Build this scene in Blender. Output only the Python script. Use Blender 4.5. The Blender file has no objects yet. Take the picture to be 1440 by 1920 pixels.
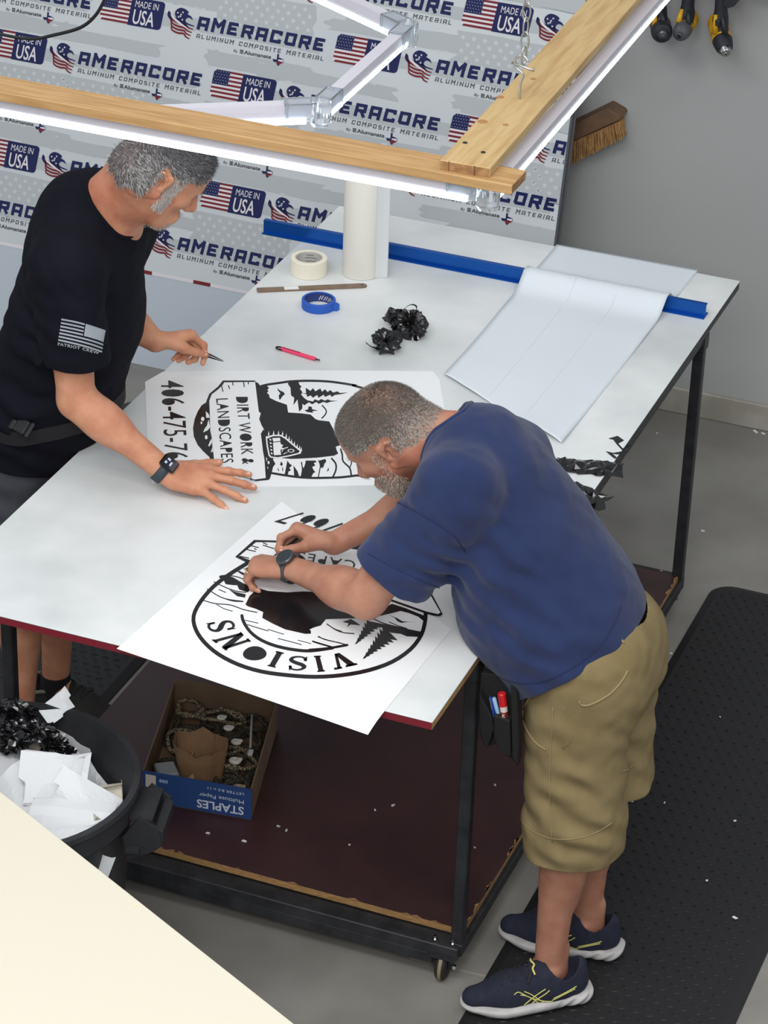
import bpy, bmesh, math, random
import numpy as np
from mathutils import Vector, Matrix, noise as mnoise
from mathutils.geometry import tessellate_polygon
random.seed(7)
SC = bpy.context.scene
COL = SC.collection
PI = math.pi

# ------------------------------------------------------------------ camera
CAM = np.array([1.63571, -4.674740, 4.229508])
YAW, PITCH, ROLL, FPX = -0.360384921, 0.515364196, 0.0357103736, 5278.36683
def cam_axes():
    cy, sy, cp, sp = math.cos(YAW), math.sin(YAW), math.cos(PITCH), math.sin(PITCH)
    f = np.array([sy*cp, cy*cp, -sp]); r0 = np.array([cy, -sy, 0.]); u0 = np.cross(r0, f)
    return math.cos(ROLL)*r0+math.sin(ROLL)*u0, -math.sin(ROLL)*r0+math.cos(ROLL)*u0, f
CR, CU, CF = cam_axes()
cd = bpy.data.cameras.new('camera'); co = bpy.data.objects.new('camera', cd); COL.objects.link(co)
m = Matrix.Identity(4)
for i in range(3):
    m[i][0], m[i][1], m[i][2], m[i][3] = CR[i], CU[i], -CF[i], CAM[i]
co.matrix_world = m
cd.sensor_fit = 'VERTICAL'; cd.sensor_height = 36; cd.sensor_width = 27; cd.lens = FPX/1920*36
cd.clip_start = .05; cd.clip_end = 100
SC.camera = co
# survey helpers: where a sight line through the photograph meets a real plane of the room
def _ray(px):
    d = CF+CR*(px[0]-720)/FPX-CU*(px[1]-960)/FPX
    return d/np.linalg.norm(d)
def atz(x, y, z=.92):
    d = _ray((x, y)); t = (z-CAM[2])/d[2]; return CAM+t*d
def aty(x, y, Y):
    d = _ray((x, y)); t = (Y-CAM[1])/d[1]; return CAM+t*d

# ------------------------------------------------------------------ materials
def lin(c):
    r = []
    for v in c:
        v = v/255.
        r.append(v/12.92 if v <= .04045 else ((v+.055)/1.055)**2.4)
    return (r[0], r[1], r[2], 1)
def mat(name, rgb, rough=.5, metal=0, rgb2=None, vs=8, vlo=.35, vhi=.65, bump=0, bs=40, spec=.5, sss=0, coat=0, trans=0, emit=0, ior=1.45, alpha=1, stretch=None, detail=4, sheen=0):
    mt = bpy.data.materials.new(name); mt.use_nodes = True
    nt = mt.node_tree; b = nt.nodes['Principled BSDF']
    b.inputs['Base Color'].default_value = lin(rgb)
    b.inputs['Roughness'].default_value = rough; b.inputs['Metallic'].default_value = metal
    b.inputs['Specular IOR Level'].default_value = spec; b.inputs['IOR'].default_value = ior
    b.inputs['Coat Weight'].default_value = coat; b.inputs['Transmission Weight'].default_value = trans
    b.inputs['Alpha'].default_value = alpha
    if sheen: b.inputs['Sheen Weight'].default_value = sheen
    if sss:
        b.inputs['Subsurface Weight'].default_value = sss
        b.inputs['Subsurface Radius'].default_value = (.012, .005, .003)
        b.inputs['Subsurface Scale'].default_value = 1
    if emit:
        b.inputs['Emission Color'].default_value = lin(rgb); b.inputs['Emission Strength'].default_value = emit
    if rgb2 or bump:
        tc = nt.nodes.new('ShaderNodeTexCoord'); src = tc.outputs['Object']
        if stretch:
            mp = nt.nodes.new('ShaderNodeMapping'); mp.inputs['Scale'].default_value = stretch
            nt.links.new(src, mp.inputs['Vector']); src = mp.outputs['Vector']
    if rgb2:
        n = nt.nodes.new('ShaderNodeTexNoise'); n.inputs['Scale'].default_value = vs; n.inputs['Detail'].default_value = detail
        nt.links.new(src, n.inputs['Vector'])
        cr = nt.nodes.new('ShaderNodeValToRGB')
        cr.color_ramp.elements[0].position = vlo; cr.color_ramp.elements[1].position = vhi
        cr.color_ramp.elements[0].color = lin(rgb); cr.color_ramp.elements[1].color = lin(rgb2)
        nt.links.new(n.outputs['Fac'], cr.inputs['Fac']); nt.links.new(cr.outputs['Color'], b.inputs['Base Color'])
    if bump:
        n2 = nt.nodes.new('ShaderNodeTexNoise'); n2.inputs['Scale'].default_value = bs; n2.inputs['Detail'].default_value = 3
        nt.links.new(src, n2.inputs['Vector'])
        bp = nt.nodes.new('ShaderNodeBump'); bp.inputs['Strength'].default_value = bump; bp.inputs['Distance'].default_value = .004
        nt.links.new(n2.outputs['Fac'], bp.inputs['Height']); nt.links.new(bp.outputs['Normal'], b.inputs['Normal'])
    return mt

# ------------------------------------------------------------------ objects
ORG = {}
def tag(o, label=None, cat=None, group=None, kind=None):
    if label: o['label'] = label
    if cat: o['category'] = cat
    if group: o['group'] = group
    if kind: o['kind'] = kind
    return o
def empty(name, loc, label=None, cat=None, group=None):
    o = bpy.data.objects.new(name, None); COL.objects.link(o)
    o.location = loc; o.empty_display_size = .05
    ORG[o.name] = np.array(loc, float)
    return tag(o, label, cat, group)
def link_mesh(name, V, F, mats, parent=None, smooth=False, mi=None, origin=None):
    V = np.asarray(V, float)
    if parent is not None: org = ORG[parent.name]
    elif origin is not None: org = np.array(origin, float)
    else:
        org = np.array([(V[:, 0].min()+V[:, 0].max())/2, (V[:, 1].min()+V[:, 1].max())/2, V[:, 2].min()])
    me = bpy.data.meshes.new(name)
    me.from_pydata((V-org).tolist(), [], [list(map(int, f)) for f in F] if not isinstance(F, np.ndarray) else F.tolist())
    if not isinstance(mats, (list, tuple)): mats = [mats]
    for x in mats: me.materials.append(x)
    if mi is not None: me.polygons.foreach_set('material_index', np.asarray(mi, dtype=np.int32))
    if smooth: me.polygons.foreach_set('use_smooth', np.ones(len(me.polygons), dtype=bool))
    me.update()
    o = bpy.data.objects.new(name, me); COL.objects.link(o)
    if parent is not None: o.parent = parent
    else: o.location = org
    ORG[o.name] = org
    return o
def nrm(v):
    v = np.asarray(v, float); return v/max(1e-12, np.linalg.norm(v))
def perp(d):
    d = nrm(d); a = np.array([0, 0, 1.]) if abs(d[2]) < .9 else np.array([1., 0, 0])
    u = nrm(np.cross(a, d)); return u, np.cross(d, u)
class MB:
    def __init__(s): s.v = []; s.f = []; s.m = []
    def add(s, V, F, mi=0):
        n = len(s.v); s.v += [tuple(map(float, p)) for p in V]
        for f in F: s.f.append([i+n for i in f]); s.m.append(mi)
        return s
    def box(s, c, size, ax=None, mi=0, bev=0):
        ax = np.eye(3) if ax is None else np.asarray(ax, float)
        h = np.array(size)/2.
        if bev:
            # chamfered box: each corner cut into three points
            V = []; idx = {}
            for sx in (-1, 1):
                for sy in (-1, 1):
                    for sz in (-1, 1):
                        for k in range(3):
                            q = np.array([sx*h[0], sy*h[1], sz*h[2]])
                            for j in range(3):
                                if j != k: q[j] -= np.sign(q[j])*bev
                            idx[(sx, sy, sz, k)] = len(V); V.append(np.array(c)+q@ax)
            F = []
            for k in range(3):
                a, b = [(1, 2), (2, 0), (0, 1)][k]
                for sg in (-1, 1):
                    q = []
                    for (p, r) in ((-1, -1), (1, -1), (1, 1), (-1, 1)):
                        t = [0, 0, 0]; t[k] = sg; t[a] = p; t[b] = r; q.append(idx[(t[0], t[1], t[2], k)])
                    F.append(q if sg > 0 else q[::-1])
            for k in range(3):
                a, b = [(1, 2), (2, 0), (0, 1)][k]
                for sa in (-1, 1):
                    for sb in (-1, 1):
                        t0 = [0, 0, 0]; t0[a] = sa; t0[b] = sb; t1 = list(t0); t0[k] = -1; t1[k] = 1
                        q = [idx[(*t0, a)], idx[(*t1, a)], idx[(*t1, b)], idx[(*t0, b)]]
                        F.append(q if sa*sb < 0 else q[::-1])
            for sx in (-1, 1):
                for sy in (-1, 1):
                    for sz in (-1, 1):
                        q = [idx[(sx, sy, sz, k)] for k in range(3)]
                        F.append(q if sx*sy*sz > 0 else q[::-1])
            return s.add(V, F, mi)
        V = [np.array(c)+np.array([sx*h[0], sy*h[1], sz*h[2]])@ax for sx in (-1, 1) for sy in (-1, 1) for sz in (-1, 1)]
        return s.add(V, [(0, 1, 3, 2), (4, 6, 7, 5), (0, 4, 5, 1), (2, 3, 7, 6), (0, 2, 6, 4), (1, 5, 7, 3)], mi)
    def bar(s, a, b, w, h, up=(0, 0, 1), mi=0, bev=0):
        a, b = np.array(a, float), np.array(b, float); d = nrm(b-a)
        sd = nrm(np.cross(d, up)); u = np.cross(sd, d)
        return s.box((a+b)/2, (np.linalg.norm(b-a), w, h), np.array([d, sd, u]), mi, bev)
    def tube(s, pts, r, n=8, mi=0, cap=True, closed=False, flat=None):
        P = [np.array(p, float) for p in pts]; N = len(P)
        R = r if isinstance(r, (list, tuple, np.ndarray)) else [r]*N
        V = []; F = []; pu = None
        for i, p in enumerate(P):
            if closed: d = P[(i+1) % N]-P[i-1]
            else: d = P[min(i+1, N-1)]-P[max(i-1, 0)]
            d = nrm(d)
            if pu is None: u, w = perp(d)
            else:
                u = pu-d*(pu@d)
                u = nrm(u) if np.linalg.norm(u) > 1e-6 else perp(d)[0]
                w = np.cross(d, u)
            pu = u
            for k in range(n):
                a = 2*PI*k/n
                V.append(p+R[i]*(math.cos(a)*u+math.sin(a)*w*(flat or 1)))
        for i in range(N if closed else N-1):
            j = (i+1) % N
            for k in range(n):
                l = (k+1) % n
                F.append((i*n+k, i*n+l, j*n+l, j*n+k))
        if cap and not closed:
            F.append(tuple(range(n))[::-1]); F.append(tuple((N-1)*n+k for k in range(n)))
        return s.add(V, F, mi)
    def cyl(s, a, b, r, n=20, r2=None, mi=0):
        return s.tube([a, b], [r, r if r2 is None else r2], n, mi)
    def lathe(s, prof, o, ax=(0, 0, 1), n=32, mi=0, closed=False):
        u, w = perp(ax); ax = nrm(ax); o = np.array(o, float); V = []; F = []
        for (r, h) in prof:
            for k in range(n):
                a = 2*PI*k/n; V.append(o+ax*h+r*(math.cos(a)*u+math.sin(a)*w))
        M = len(prof)
        for i in range(M if closed else M-1):
            j = (i+1) % M
            for k in range(n):
                l = (k+1) % n; F.append((i*n+k, i*n+l, j*n+l, j*n+k))
        return s.add(V, F, mi)
    def poly(s, loops, fn, mi=0):
        """flat polygon (outer + holes) in 2D, mapped into 3D by fn(u, v)"""
        L = [[Vector((p[0], p[1], 0)) for p in lp] for lp in loops]
        flat = [p for lp in loops for p in lp]
        T = tessellate_polygon(L)
        V = [fn(*p) for p in flat]
        a = np.array(V[:3] if len(V) >= 3 else V)
        return s.add(V, [tuple(t) for t in T], mi)
    def prism(s, loop, fn, t, nvec, mi=0):
        """closed polygon loop mapped by fn, thickened by t along nvec"""
        n = len(loop); nv = np.array(nvec, float)*t
        T = tessellate_polygon([[Vector((p[0], p[1], 0)) for p in loop]])
        A = [np.array(fn(*p)) for p in loop]
        V = A+[p+nv for p in A]
        F = [tuple(x) for x in T]+[tuple(i+n for i in x[::-1]) for x in T]+[(i, (i+1) % n, (i+1) % n+n, i+n) for i in range(n)]
        return s.add(V, F, mi)
    def build(s, name, mats, parent=None, smooth=False, origin=None, fix=True, angle=None):
        o = link_mesh(name, s.v, s.f, mats, parent, smooth, s.m, origin)
        if fix:
            bm = bmesh.new(); bm.from_mesh(o.data); bmesh.ops.recalc_face_normals(bm, faces=bm.faces); bm.to_mesh(o.data); bm.free()
        if angle is not None:
            try: o.data.set_sharp_from_angle(angle=math.radians(angle))
            except Exception: pass
        return o
# thick stroke polyline -> polygon strip with round ends
def stroke(mb, pts, w, fn, mi=0, n=6, taper=None):
    P = [np.array(p, float) for p in pts]; N = len(P)
    L = []; R = []
    for i, p in enumerate(P):
        d = nrm(P[min(i+1, N-1)]-P[max(i-1, 0)]); q = np.array([-d[1], d[0]])
        ww = w/2*(taper[i] if taper else 1)
        L.append(p+q*ww); R.append(p-q*ww)
    V = [fn(*x) for x in L]+[fn(*x) for x in R]
    mb.add(V, [(i, i+1, N+i+1, N+i) for i in range(N-1)], mi)
    if not taper:
        for p in (P[0], P[-1]):
            c = [np.array(fn(p[0]+w/2*math.cos(2*PI*k/10), p[1]+w/2*math.sin(2*PI*k/10)))-(0, 0, 3e-6) for k in range(10)]
            mb.add(c, [tuple(range(10))], mi)
def spline(pts, n=6, closed=False):
    P = [np.array(p, float) for p in pts]; N = len(P); out = []
    rng = range(N) if closed else range(N-1)
    for i in rng:
        p1, p2 = P[i], P[(i+1) % N]
        p0 = P[i-1] if (closed or i > 0) else 2*p1-p2
        p3 = P[(i+2) % N] if (closed or i+2 < N) else 2*p2-p1
        for k in range(n):
            t = k/n
            out.append(.5*((2*p1)+(-p0+p2)*t+(2*p0-5*p1+4*p2-p3)*t*t+(-p0+3*p1-3*p2+p3)*t**3))
    if not closed: out.append(P[-1])
    return out
# ------------------------------------------------------------------ lettering from the built-in outline font
_TX = {}
def text_loops(s, bold=0., fill=False, spacing=1.):
    key = (s, bold, fill, spacing)
    if key in _TX: return _TX[key]
    cu = bpy.data.curves.new('lettering', 'FONT'); cu.body = s; cu.resolution_u = 3; cu.offset = bold; cu.space_character = spacing
    cu.fill_mode = 'NONE' if fill else 'FRONT'; cu.dimensions = '2D'
    o = bpy.data.objects.new('lettering', cu); COL.objects.link(o)
    bpy.context.view_layer.update()
    dg = bpy.context.evaluated_depsgraph_get(); me = o.evaluated_get(dg).to_mesh()
    V = np.array([v.co[:2] for v in me.vertices]) if len(me.vertices) else np.zeros((0, 2))
    if not fill: F = [tuple(p.vertices) for p in me.polygons]
    else:
        nb = {}
        for e in me.edges:
            a, b = e.vertices; nb.setdefault(a, []).append(b); nb.setdefault(b, []).append(a)
        seen = set(); loops = []
        for st in nb:
            if st in seen: continue
            lp = [st]; seen.add(st); cur = st
            while True:
                nx = [q for q in nb[cur] if q not in seen]
                if not nx: break
                cur = nx[0]; seen.add(cur); lp.append(cur)
            if len(lp) > 2: loops.append(lp)
        bb = [(V[l].min(0), V[l].max(0)) for l in loops]
        F = []
        for i, l in enumerate(loops):
            inside = any(j != i and (bb[j][0] <= bb[i][0]+1e-6).all() and (bb[j][1] >= bb[i][1]-1e-6).all() for j in range(len(loops)))
            if inside: continue
            T = tessellate_polygon([[Vector((*V[k], 0)) for k in l]])
            F += [tuple(l[k] for k in t) for t in T]
    o.evaluated_get(dg).to_mesh_clear()
    bpy.data.objects.remove(o); bpy.data.curves.remove(cu)
    lo, hi = V.min(0), V.max(0)
    V = (V-lo)/(hi-lo)
    _TX[key] = (V, F, (hi-lo)); return _TX[key]
def put_text(mb, s, fn, mi=0, bold=0., fill=False, spacing=1.):
    """fn maps the unit box (0..1, 0..1) of the set line onto the surface"""
    V, F, _ = text_loops(s, bold, fill, spacing)
    mb.add([fn(*p) for p in V], F, mi)
def quadmap(a, b, c, d, fn=None):
    """bilinear unit square -> a(0,0) b(1,0) c(1,1) d(0,1)"""
    a, b, c, d = [np.array(q, float) for q in (a, b, c, d)]
    def g(u, v):
        p = a*(1-u)*(1-v)+b*u*(1-v)+c*u*v+d*(1-u)*v
        return fn(*p) if fn else p
    return g
# ================================================================== materials
M = {}
M['floor'] = mat('concrete', (141, 139, 134), .45, rgb2=(116, 114, 109), vs=3.2, vlo=.3, vhi=.7, bump=.15, bs=60, detail=9)
M['wall'] = mat('grey_wall_paint', (170, 172, 172), .6, rgb2=(164, 166, 166), vs=1.5, bump=.05, bs=90)
M['base'] = mat('baseboard', (176, 172, 164), .6, rgb2=(150, 146, 136), vs=6)
M['black_steel'] = mat('black_steel', (34, 35, 38), .42, metal=.0, rgb2=(48, 49, 52), vs=20, bump=.08, bs=60, spec=.4)
M['maroon'] = mat('maroon_faced_ply', (54, 36, 38), .42, rgb2=(70, 43, 45), vs=5, bump=.05, bs=200, detail=8)
M['maroon_edge'] = mat('maroon_edge', (118, 30, 42), .5)
M['ply_edge'] = mat('raw_ply_edge', (176, 142, 92), .7, rgb2=(136, 98, 60), vs=60, stretch=(1, 1, 14))
M['table_white'] = mat('cutting_surface', (224, 227, 227), .38, rgb2=(197, 202, 202), vs=3.5, vlo=.36, vhi=.70, bump=.02, bs=40, detail=8)
M['sheet_white'] = mat('white_vinyl_sheet', (217, 225, 231), .3)
M['paper'] = mat('decal_backing', (233, 235, 236), .32)
M['vinyl_black'] = mat('black_vinyl', (22, 22, 25), .22, spec=.5)
M['blue_rail'] = mat('blue_anodised', (14, 86, 172), .28, metal=.55, spec=.6)
M['chrome'] = mat('chrome', (190, 190, 190), .2, metal=1)
M['rubber_mat'] = mat('black_rubber', (33, 33, 35), .55, spec=.4)
M['wheel'] = mat('caster_rubber', (38, 36, 34), .6)
M['wheel_core'] = mat('caster_tread', (128, 116, 92), .6)
M['pine'] = mat('pine', (212, 176, 118), .6, rgb2=(186, 144, 88), vs=9, vlo=.4, vhi=.66, stretch=(1, 1, 1), bump=.05, bs=60, detail=7)
M['pine_x'] = mat('pine_grain_lengthwise', (178, 144, 98), .6, rgb2=(156, 120, 76), vs=14, vlo=.38, vhi=.66, stretch=(.5, 6, 6), bump=.05, bs=20, detail=7)
M['pine_y'] = mat('pine_grain_crosswise', (184, 158, 112), .6, rgb2=(164, 132, 86), vs=14, vlo=.4, vhi=.7, stretch=(6, .5, 6), bump=.05, bs=20, detail=7)
M['wood_end'] = mat('pine_end_grain', (158, 120, 80), .7, rgb2=(128, 92, 58), vs=70)
M['led'] = mat('led_diffuser', (236, 245, 255), .4, emit=7)
M['housing'] = mat('led_housing', (196, 194, 204), .25, spec=.6)
M['clear'] = mat('clear_plastic', (240, 246, 250), .05, trans=.9, ior=1.3)
M['film_base'] = mat('film_silver', (204, 210, 214), .32, rgb2=(210, 216, 219), vs=2)
M['film_grey'] = mat('film_grey', (184, 190, 193), .34)
M['film_light'] = mat('film_light', (206, 211, 214), .32)
M['navy'] = mat('print_navy', (26, 34, 84), .32)
M['red'] = mat('print_red', (122, 34, 44), .32)
M['pwhite'] = mat('print_white', (226, 222, 226), .32)
M['panel_white'] = mat('panel_white_back', (190, 199, 210), .35)
M['panel_edge'] = mat('panel_edge', (96, 98, 102), .4, metal=.3)
M['cream'] = mat('cream_laminate', (206, 201, 184), .45)
M['dark'] = mat('dark_plastic', (26, 26, 28), .45)
M['zinc'] = mat('zinc_chain', (186, 186, 180), .35, metal=.9)

# ================================================================== setting
def bumpy_floor():
    mb = MB(); mb.box((-.5, 0, -.05), (11, 14, .1)); return mb
o = bumpy_floor().build('floor', M['floor']); tag(o, 'grey concrete shop floor', 'floor', kind='structure')
# saw-cut joints in the slab
jm = MB()
for a, b in (((-.145, .335), (1.9, .43)), ((.235, 2.47), (.52, 4.0))):
    a, b = np.array(a), np.array(b); d = nrm(b-a)
    jm.bar((*a, .0), (*b, .0), .005, .0012)
o = jm.build('trim_1', mat('slab_joint', (150, 147, 138), .8)); tag(o, 'pale saw-cut joint lines in the concrete floor', 'floor joint', kind='structure')
mb = MB(); mb.box((-.5, 3.40, 1.5), (11, .12, 3.2))
o = mb.build('wall_back', M['wall']); tag(o, 'plain grey painted back wall', 'wall', kind='structure')
mb = MB(); mb.box((-.5, 3.332, .045), (11, .016, .09), bev=.003)
o = mb.build('baseboard_back', M['base']); tag(o, 'worn pale baseboard along the back wall', 'baseboard', kind='structure')

# ================================================================== anti-fatigue mats
def ribbed_mat(name, x0, x1, y0, y1, label, rot=0., seed=1):
    """rubber mat: bevelled slab with raised lozenges all over its top"""
    r = .07; out = []
    for cx, cy, a0 in ((x1-r, y1-r, 0), (x0+r, y1-r, 90), (x0+r, y0+r, 180), (x1-r, y0+r, 270)):
        for k in range(7):
            a = math.radians(a0+15*k); out.append((cx+r*math.cos(a), cy+r*math.sin(a)))
    n = len(out); c = np.array([(x0+x1)/2, (y0+y1)/2])
    ins = [tuple(c+(np.array(p)-c)*np.array([1-.05/(x1-x0)*1, 1-.05/(y1-y0)])) for p in out]
    mb = MB()
    V = [(*p, 0.) for p in out]+[(*p, .004) for p in out]+[(*p, .013) for p in ins]
    F = [(i, (i+1) % n, (i+1) % n+n, i+n) for i in range(n)]+[(n+i, n+(i+1) % n, (i+1) % n+2*n, i+2*n) for i in range(n)]+[tuple(2*n+i for i in range(n)), tuple(range(n))[::-1]]
    mb.add(V, F)
    sx, sy = .034, .026
    i = 0; y = y0+.05
    while y < y1-.045:
        x = x0+.045+(sx/2 if i % 2 else 0)
        while x < x1-.045:
            a = .35 if (i % 2) else -.35
            dx, dy = .0115*math.cos(a), .0115*math.sin(a); wx, wy = -.0035*math.sin(a), .0035*math.cos(a)
            mb.add([(x-dx, y-dy, .0128), (x+wx, y+wy, .0128), (x+dx, y+dy, .0128), (x-wx, y-wy, .0128), (x-dx*.4, y-dy*.4, .0158), (x+dx*.4, y+dy*.4, .0158)],
                   [(0, 3, 5, 4), (3, 2, 5), (2, 1, 4, 5), (1, 0, 4)])
            x += sx
        y += sy; i += 1
    o = mb.build(name, M['rubber_mat'])
    return tag(o, label, 'mat')
ribbed_mat('floor_mat', .045, .635, -.25, 2.325, 'black ribbed rubber mat on the floor under the man in khaki shorts')
ribbed_mat('floor_mat', -2.03, -1.29, .3, 2.66, 'black ribbed rubber mat on the floor behind the table, under the man in black')

# ================================================================== work table
H = .92
tb = empty('work_table', (-.61, 1.22, 0), 'large white-topped work table on a black steel frame with casters', 'table')
mb = MB(); mb.box((-.61, 1.22, .9185), (1.22, 2.44, .003), bev=.0008)
mb.build('table_surface', M['table_white'], tb)
mb = MB()
mb.box((-.61, 1.22, .908), (1.218, 2.438, .018))
o = mb.build('tabletop_board', [M['maroon_edge'], M['ply_edge'], M['black_steel']], tb)
for p in o.data.polygons:
    if p.normal.x > .9: p.material_index = 1
# chipped red paint left along the raw right-hand edge of the board
mb = MB(); random.seed(5)
y = .02
while y < 1.0:
    l = random.uniform(.05, .2)
    if random.random() < .7: mb.box((.0, y+l/2, .906-random.uniform(0, .003)), (.0012, l, .011))
    y += l+random.uniform(.0, .04)
mb.build('edge_paint', M['maroon_edge'], tb)
mb = MB(); mb.box((.0005, 1.74, .908), (.002, 1.38, .018)); mb.build('edge_shade', M['black_steel'], tb)  # dark strip paints the shade on the far half of the board edge
def rail(name, a, b, w, h, mt=None, bev=.002):
    mb = MB(); mb.bar(a, b, w, h, bev=bev); return mb.build(name, mt or M['black_steel'], tb)
FX0, FX1, FY0, FY1 = -1.19, -.022, .322, 2.135
ZR = .884
rail('top_rail', (FX0-.014, FY0, ZR), (FX1+.014, FY0, ZR), .03, .028)
rail('top_rail', (FX0-.014, FY1, ZR), (FX1+.014, FY1, ZR), .03, .028)
rail('top_rail', (FX0, FY0, ZR), (FX0, FY1, ZR), .028, .028)
rail('top_rail', (FX1, FY0, ZR), (FX1, FY1, ZR), .028, .034)
for x in (FX0, FX1):
    for y in (FY0, FY1):
        mb = MB(); mb.bar((x, y, .078), (x, y, .872), .03, .03, up=(0, 1, 0), bev=.003)
        mb.build('leg', M['black_steel'], tb)
        mb = MB(); mb.box((x, y, .862), (.036, .05, .05), bev=.004); mb.build('corner_bracket', M['black_steel'], tb)
mb = MB(); mb.box((-.607, 1.232, .111), (1.178, 1.78, .018))
random.seed(11)
for k in range(34):     # splintered pale ply along the worn edges
    y = random.uniform(.36, 2.1); q = random.uniform(.004, .011)
    mb.add([(-.0185, y-q*2, .1209), (-.0185, y+q*2, .1209), (-.0185-q*.7, y+random.uniform(-q, q), .1209)], [(0, 1, 2)], 1)
for k in range(12):
    x = random.uniform(-1.0, -.05); q = random.uniform(.003, .009)
    mb.add([(x-q*2, .3425, .1209), (x+q*2, .3425, .1209), (x, .3425+q*.7, .1209)], [(0, 1, 2)], 1)
sh = mb.build('shelf', [M['maroon'], M['ply_edge']], tb, fix=False)
for p in sh.data.polygons:
    if abs(p.normal.z) < .5: p.material_index = 1
rail('bottom_rail', (FX0, .308, .088), (FX1+.012, .308, .088), .05, .032)
rail('bottom_flange', (FX0, .286, .06), (FX1-.05, .286, .06), .006, .03)
rail('bottom_rail', (FX0, 2.14, .088), (FX1+.012, 2.14, .088), .05, .032)
rail('bottom_rail', (FX1+.006, .3, .088), (FX1+.006, 2.15, .088), .02, .034)
rail('bottom_rail', (FX0, .3, .088), (FX0, 2.15, .088), .02, .034)
for (x, y) in ((FX1-.028, .303), (FX0+.03, .303), (FX1-.028, 2.14), (FX0+.03, 2.14)):
    mb = MB(); mb.lathe([(.0, -.014), (.028, -.014), (.034, -.010), (.038, -.004), (.038, .004), (.034, .010), (.028, .014), (0, .014)], (x, y-.004, .038), (1, .1, 0), 28)
    cs = mb.build('caster', M['wheel'], tb, smooth=True)
    mb = MB(); mb.lathe([(.0384, -.004), (.0388, 0), (.0384, .004)], (x, y-.004, .038), (1, .1, 0), 28)
    mb.build('tread', M['wheel_core'], cs, smooth=True)
    mb = MB()
    for s in (-1, 1): mb.box((x+s*.0185, y+.002, .052), (.003, .032, .042))
    mb.box((x, y, .0725), (.07, .056, .004)); mb.cyl((x-.026, y-.004, .038), (x+.026, y-.004, .038), .005, 8)
    mb.build('fork', M['zinc'] if False else M['black_steel'], cs)
    for dx in (-.022, .022):
        mb = MB(); mb.cyl((x+dx, y-.006, .100), (x+dx, y-.006, .118), .0042, 8); mb.lathe([(.0042, .106), (.0075, .106), (.0075, .110), (.0042, .110)], (x+dx, y-.006, 0), n=6); mb.build('bolt', M['chrome'], cs)
    mb = MB(); mb.cyl((x+.026, y-.004, .038), (x+.033, y-.004, .038), .007, 6); mb.build('axle_nut', M['chrome'], cs)

# ================================================================== printed panel stack leaning on the wall
LEAN = math.radians(12.2)
PE1 = np.array([1., 0, 0]); PE2 = np.array([0, math.sin(LEAN), math.cos(LEAN)]); PN = np.cross(PE1, PE2)   # PN points at the camera side (-y)
PO = np.array([0., 2.895, 0.])
def onpanel(u, v, d=0.): return PO+PE1*u+PE2*v+PN*d
XR, XL, PT = -.737, -3.78, 1.50
def panel_box(mb, x0, x1, v0, v1, d0, d1):
    c = onpanel((x0+x1)/2, (v0+v1)/2, (d0+d1)/2)
    mb.box(c, (x1-x0, v1-v0, d1-d0), np.array([PE1, PE2, PN]))
pn = empty('composite_panel', tuple(onpanel(-2.2, 0)), 'leaning white composite panel covered in a printed silver flag film with eagle logos', 'panel')
mb = MB(); panel_box(mb, XL, XR, .001, PT, -.005, -.0005); mb.build('panel_core', [M['panel_white']], pn)
for k, (dx, lab) in enumerate(((.006, 'grey-edged panel just behind the printed one, its edge showing at the right'), (-.004, 'middle panel of the leaning stack, seen only as a dark edge'), (.012, 'rearmost panel of the leaning stack, its dark edge nearest the wall'))):
    mb = MB(); panel_box(mb, XL+.01*k, XR+dx, .001, PT+.004*k, -.0125-.0075*k, -.0055-.0075*k)
    o = mb.build('composite_panel', M['panel_edge'], origin=tuple(onpanel(-2.2, 0, -.009-.0075*k))); tag(o, lab, 'panel', 'panels stacked behind the printed one')
film = MB()
# slots: 0 base 1 grey 2 light 3 navy 4 red 5 white
V0 = .312
film.add([onpanel(XL, V0), onpanel(XR, V0), onpanel(XR, PT), onpanel(XL, PT)], [(0, 1, 2, 3)], 0)
def clipf(d):
    def fn(u, v):
        return onpanel(min(max(u, XL), XR), min(max(v, V0), PT), d)
    return fn
TILT = -.010
def cellf(U, W, d):
    def fn(u, v):
        return onpanel(min(max(U+u-TILT*v, XL), XR), min(max(W+v+TILT*(u+U+2.063), V0), PT), d)
    return fn
def rag(x0, x1, y0, y1, rng, l=True, r=True):
    """brush-stroke stripe with ragged ends"""
    p = [(x0, y0)]
    n = 6
    p += [(x0+(x1-x0)*k/5, y0+rng.uniform(-.003, .003)) for k in range(1, 5)]
    rs = [(x1+(rng.uniform(-.016, .016) if r else 0), y0+(y1-y0)*k/n) for k in range(n+1)]
    p += rs
    p += [(x0+(x1-x0)*k/5, y1+rng.uniform(-.003, .003)) for k in range(4, 0, -1)]
    p += [(x0+(rng.uniform(-.016, .016) if l else 0), y1-(y1-y0)*k/n) for k in range(n)]
    return p
def star(cx, cy, r):
    return [(cx+(r if k % 2 == 0 else r*.42)*math.sin(PI*k/5+.1), cy+(r if k % 2 == 0 else r*.42)*math.cos(PI*k/5+.1)) for k in range(10)]
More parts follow.
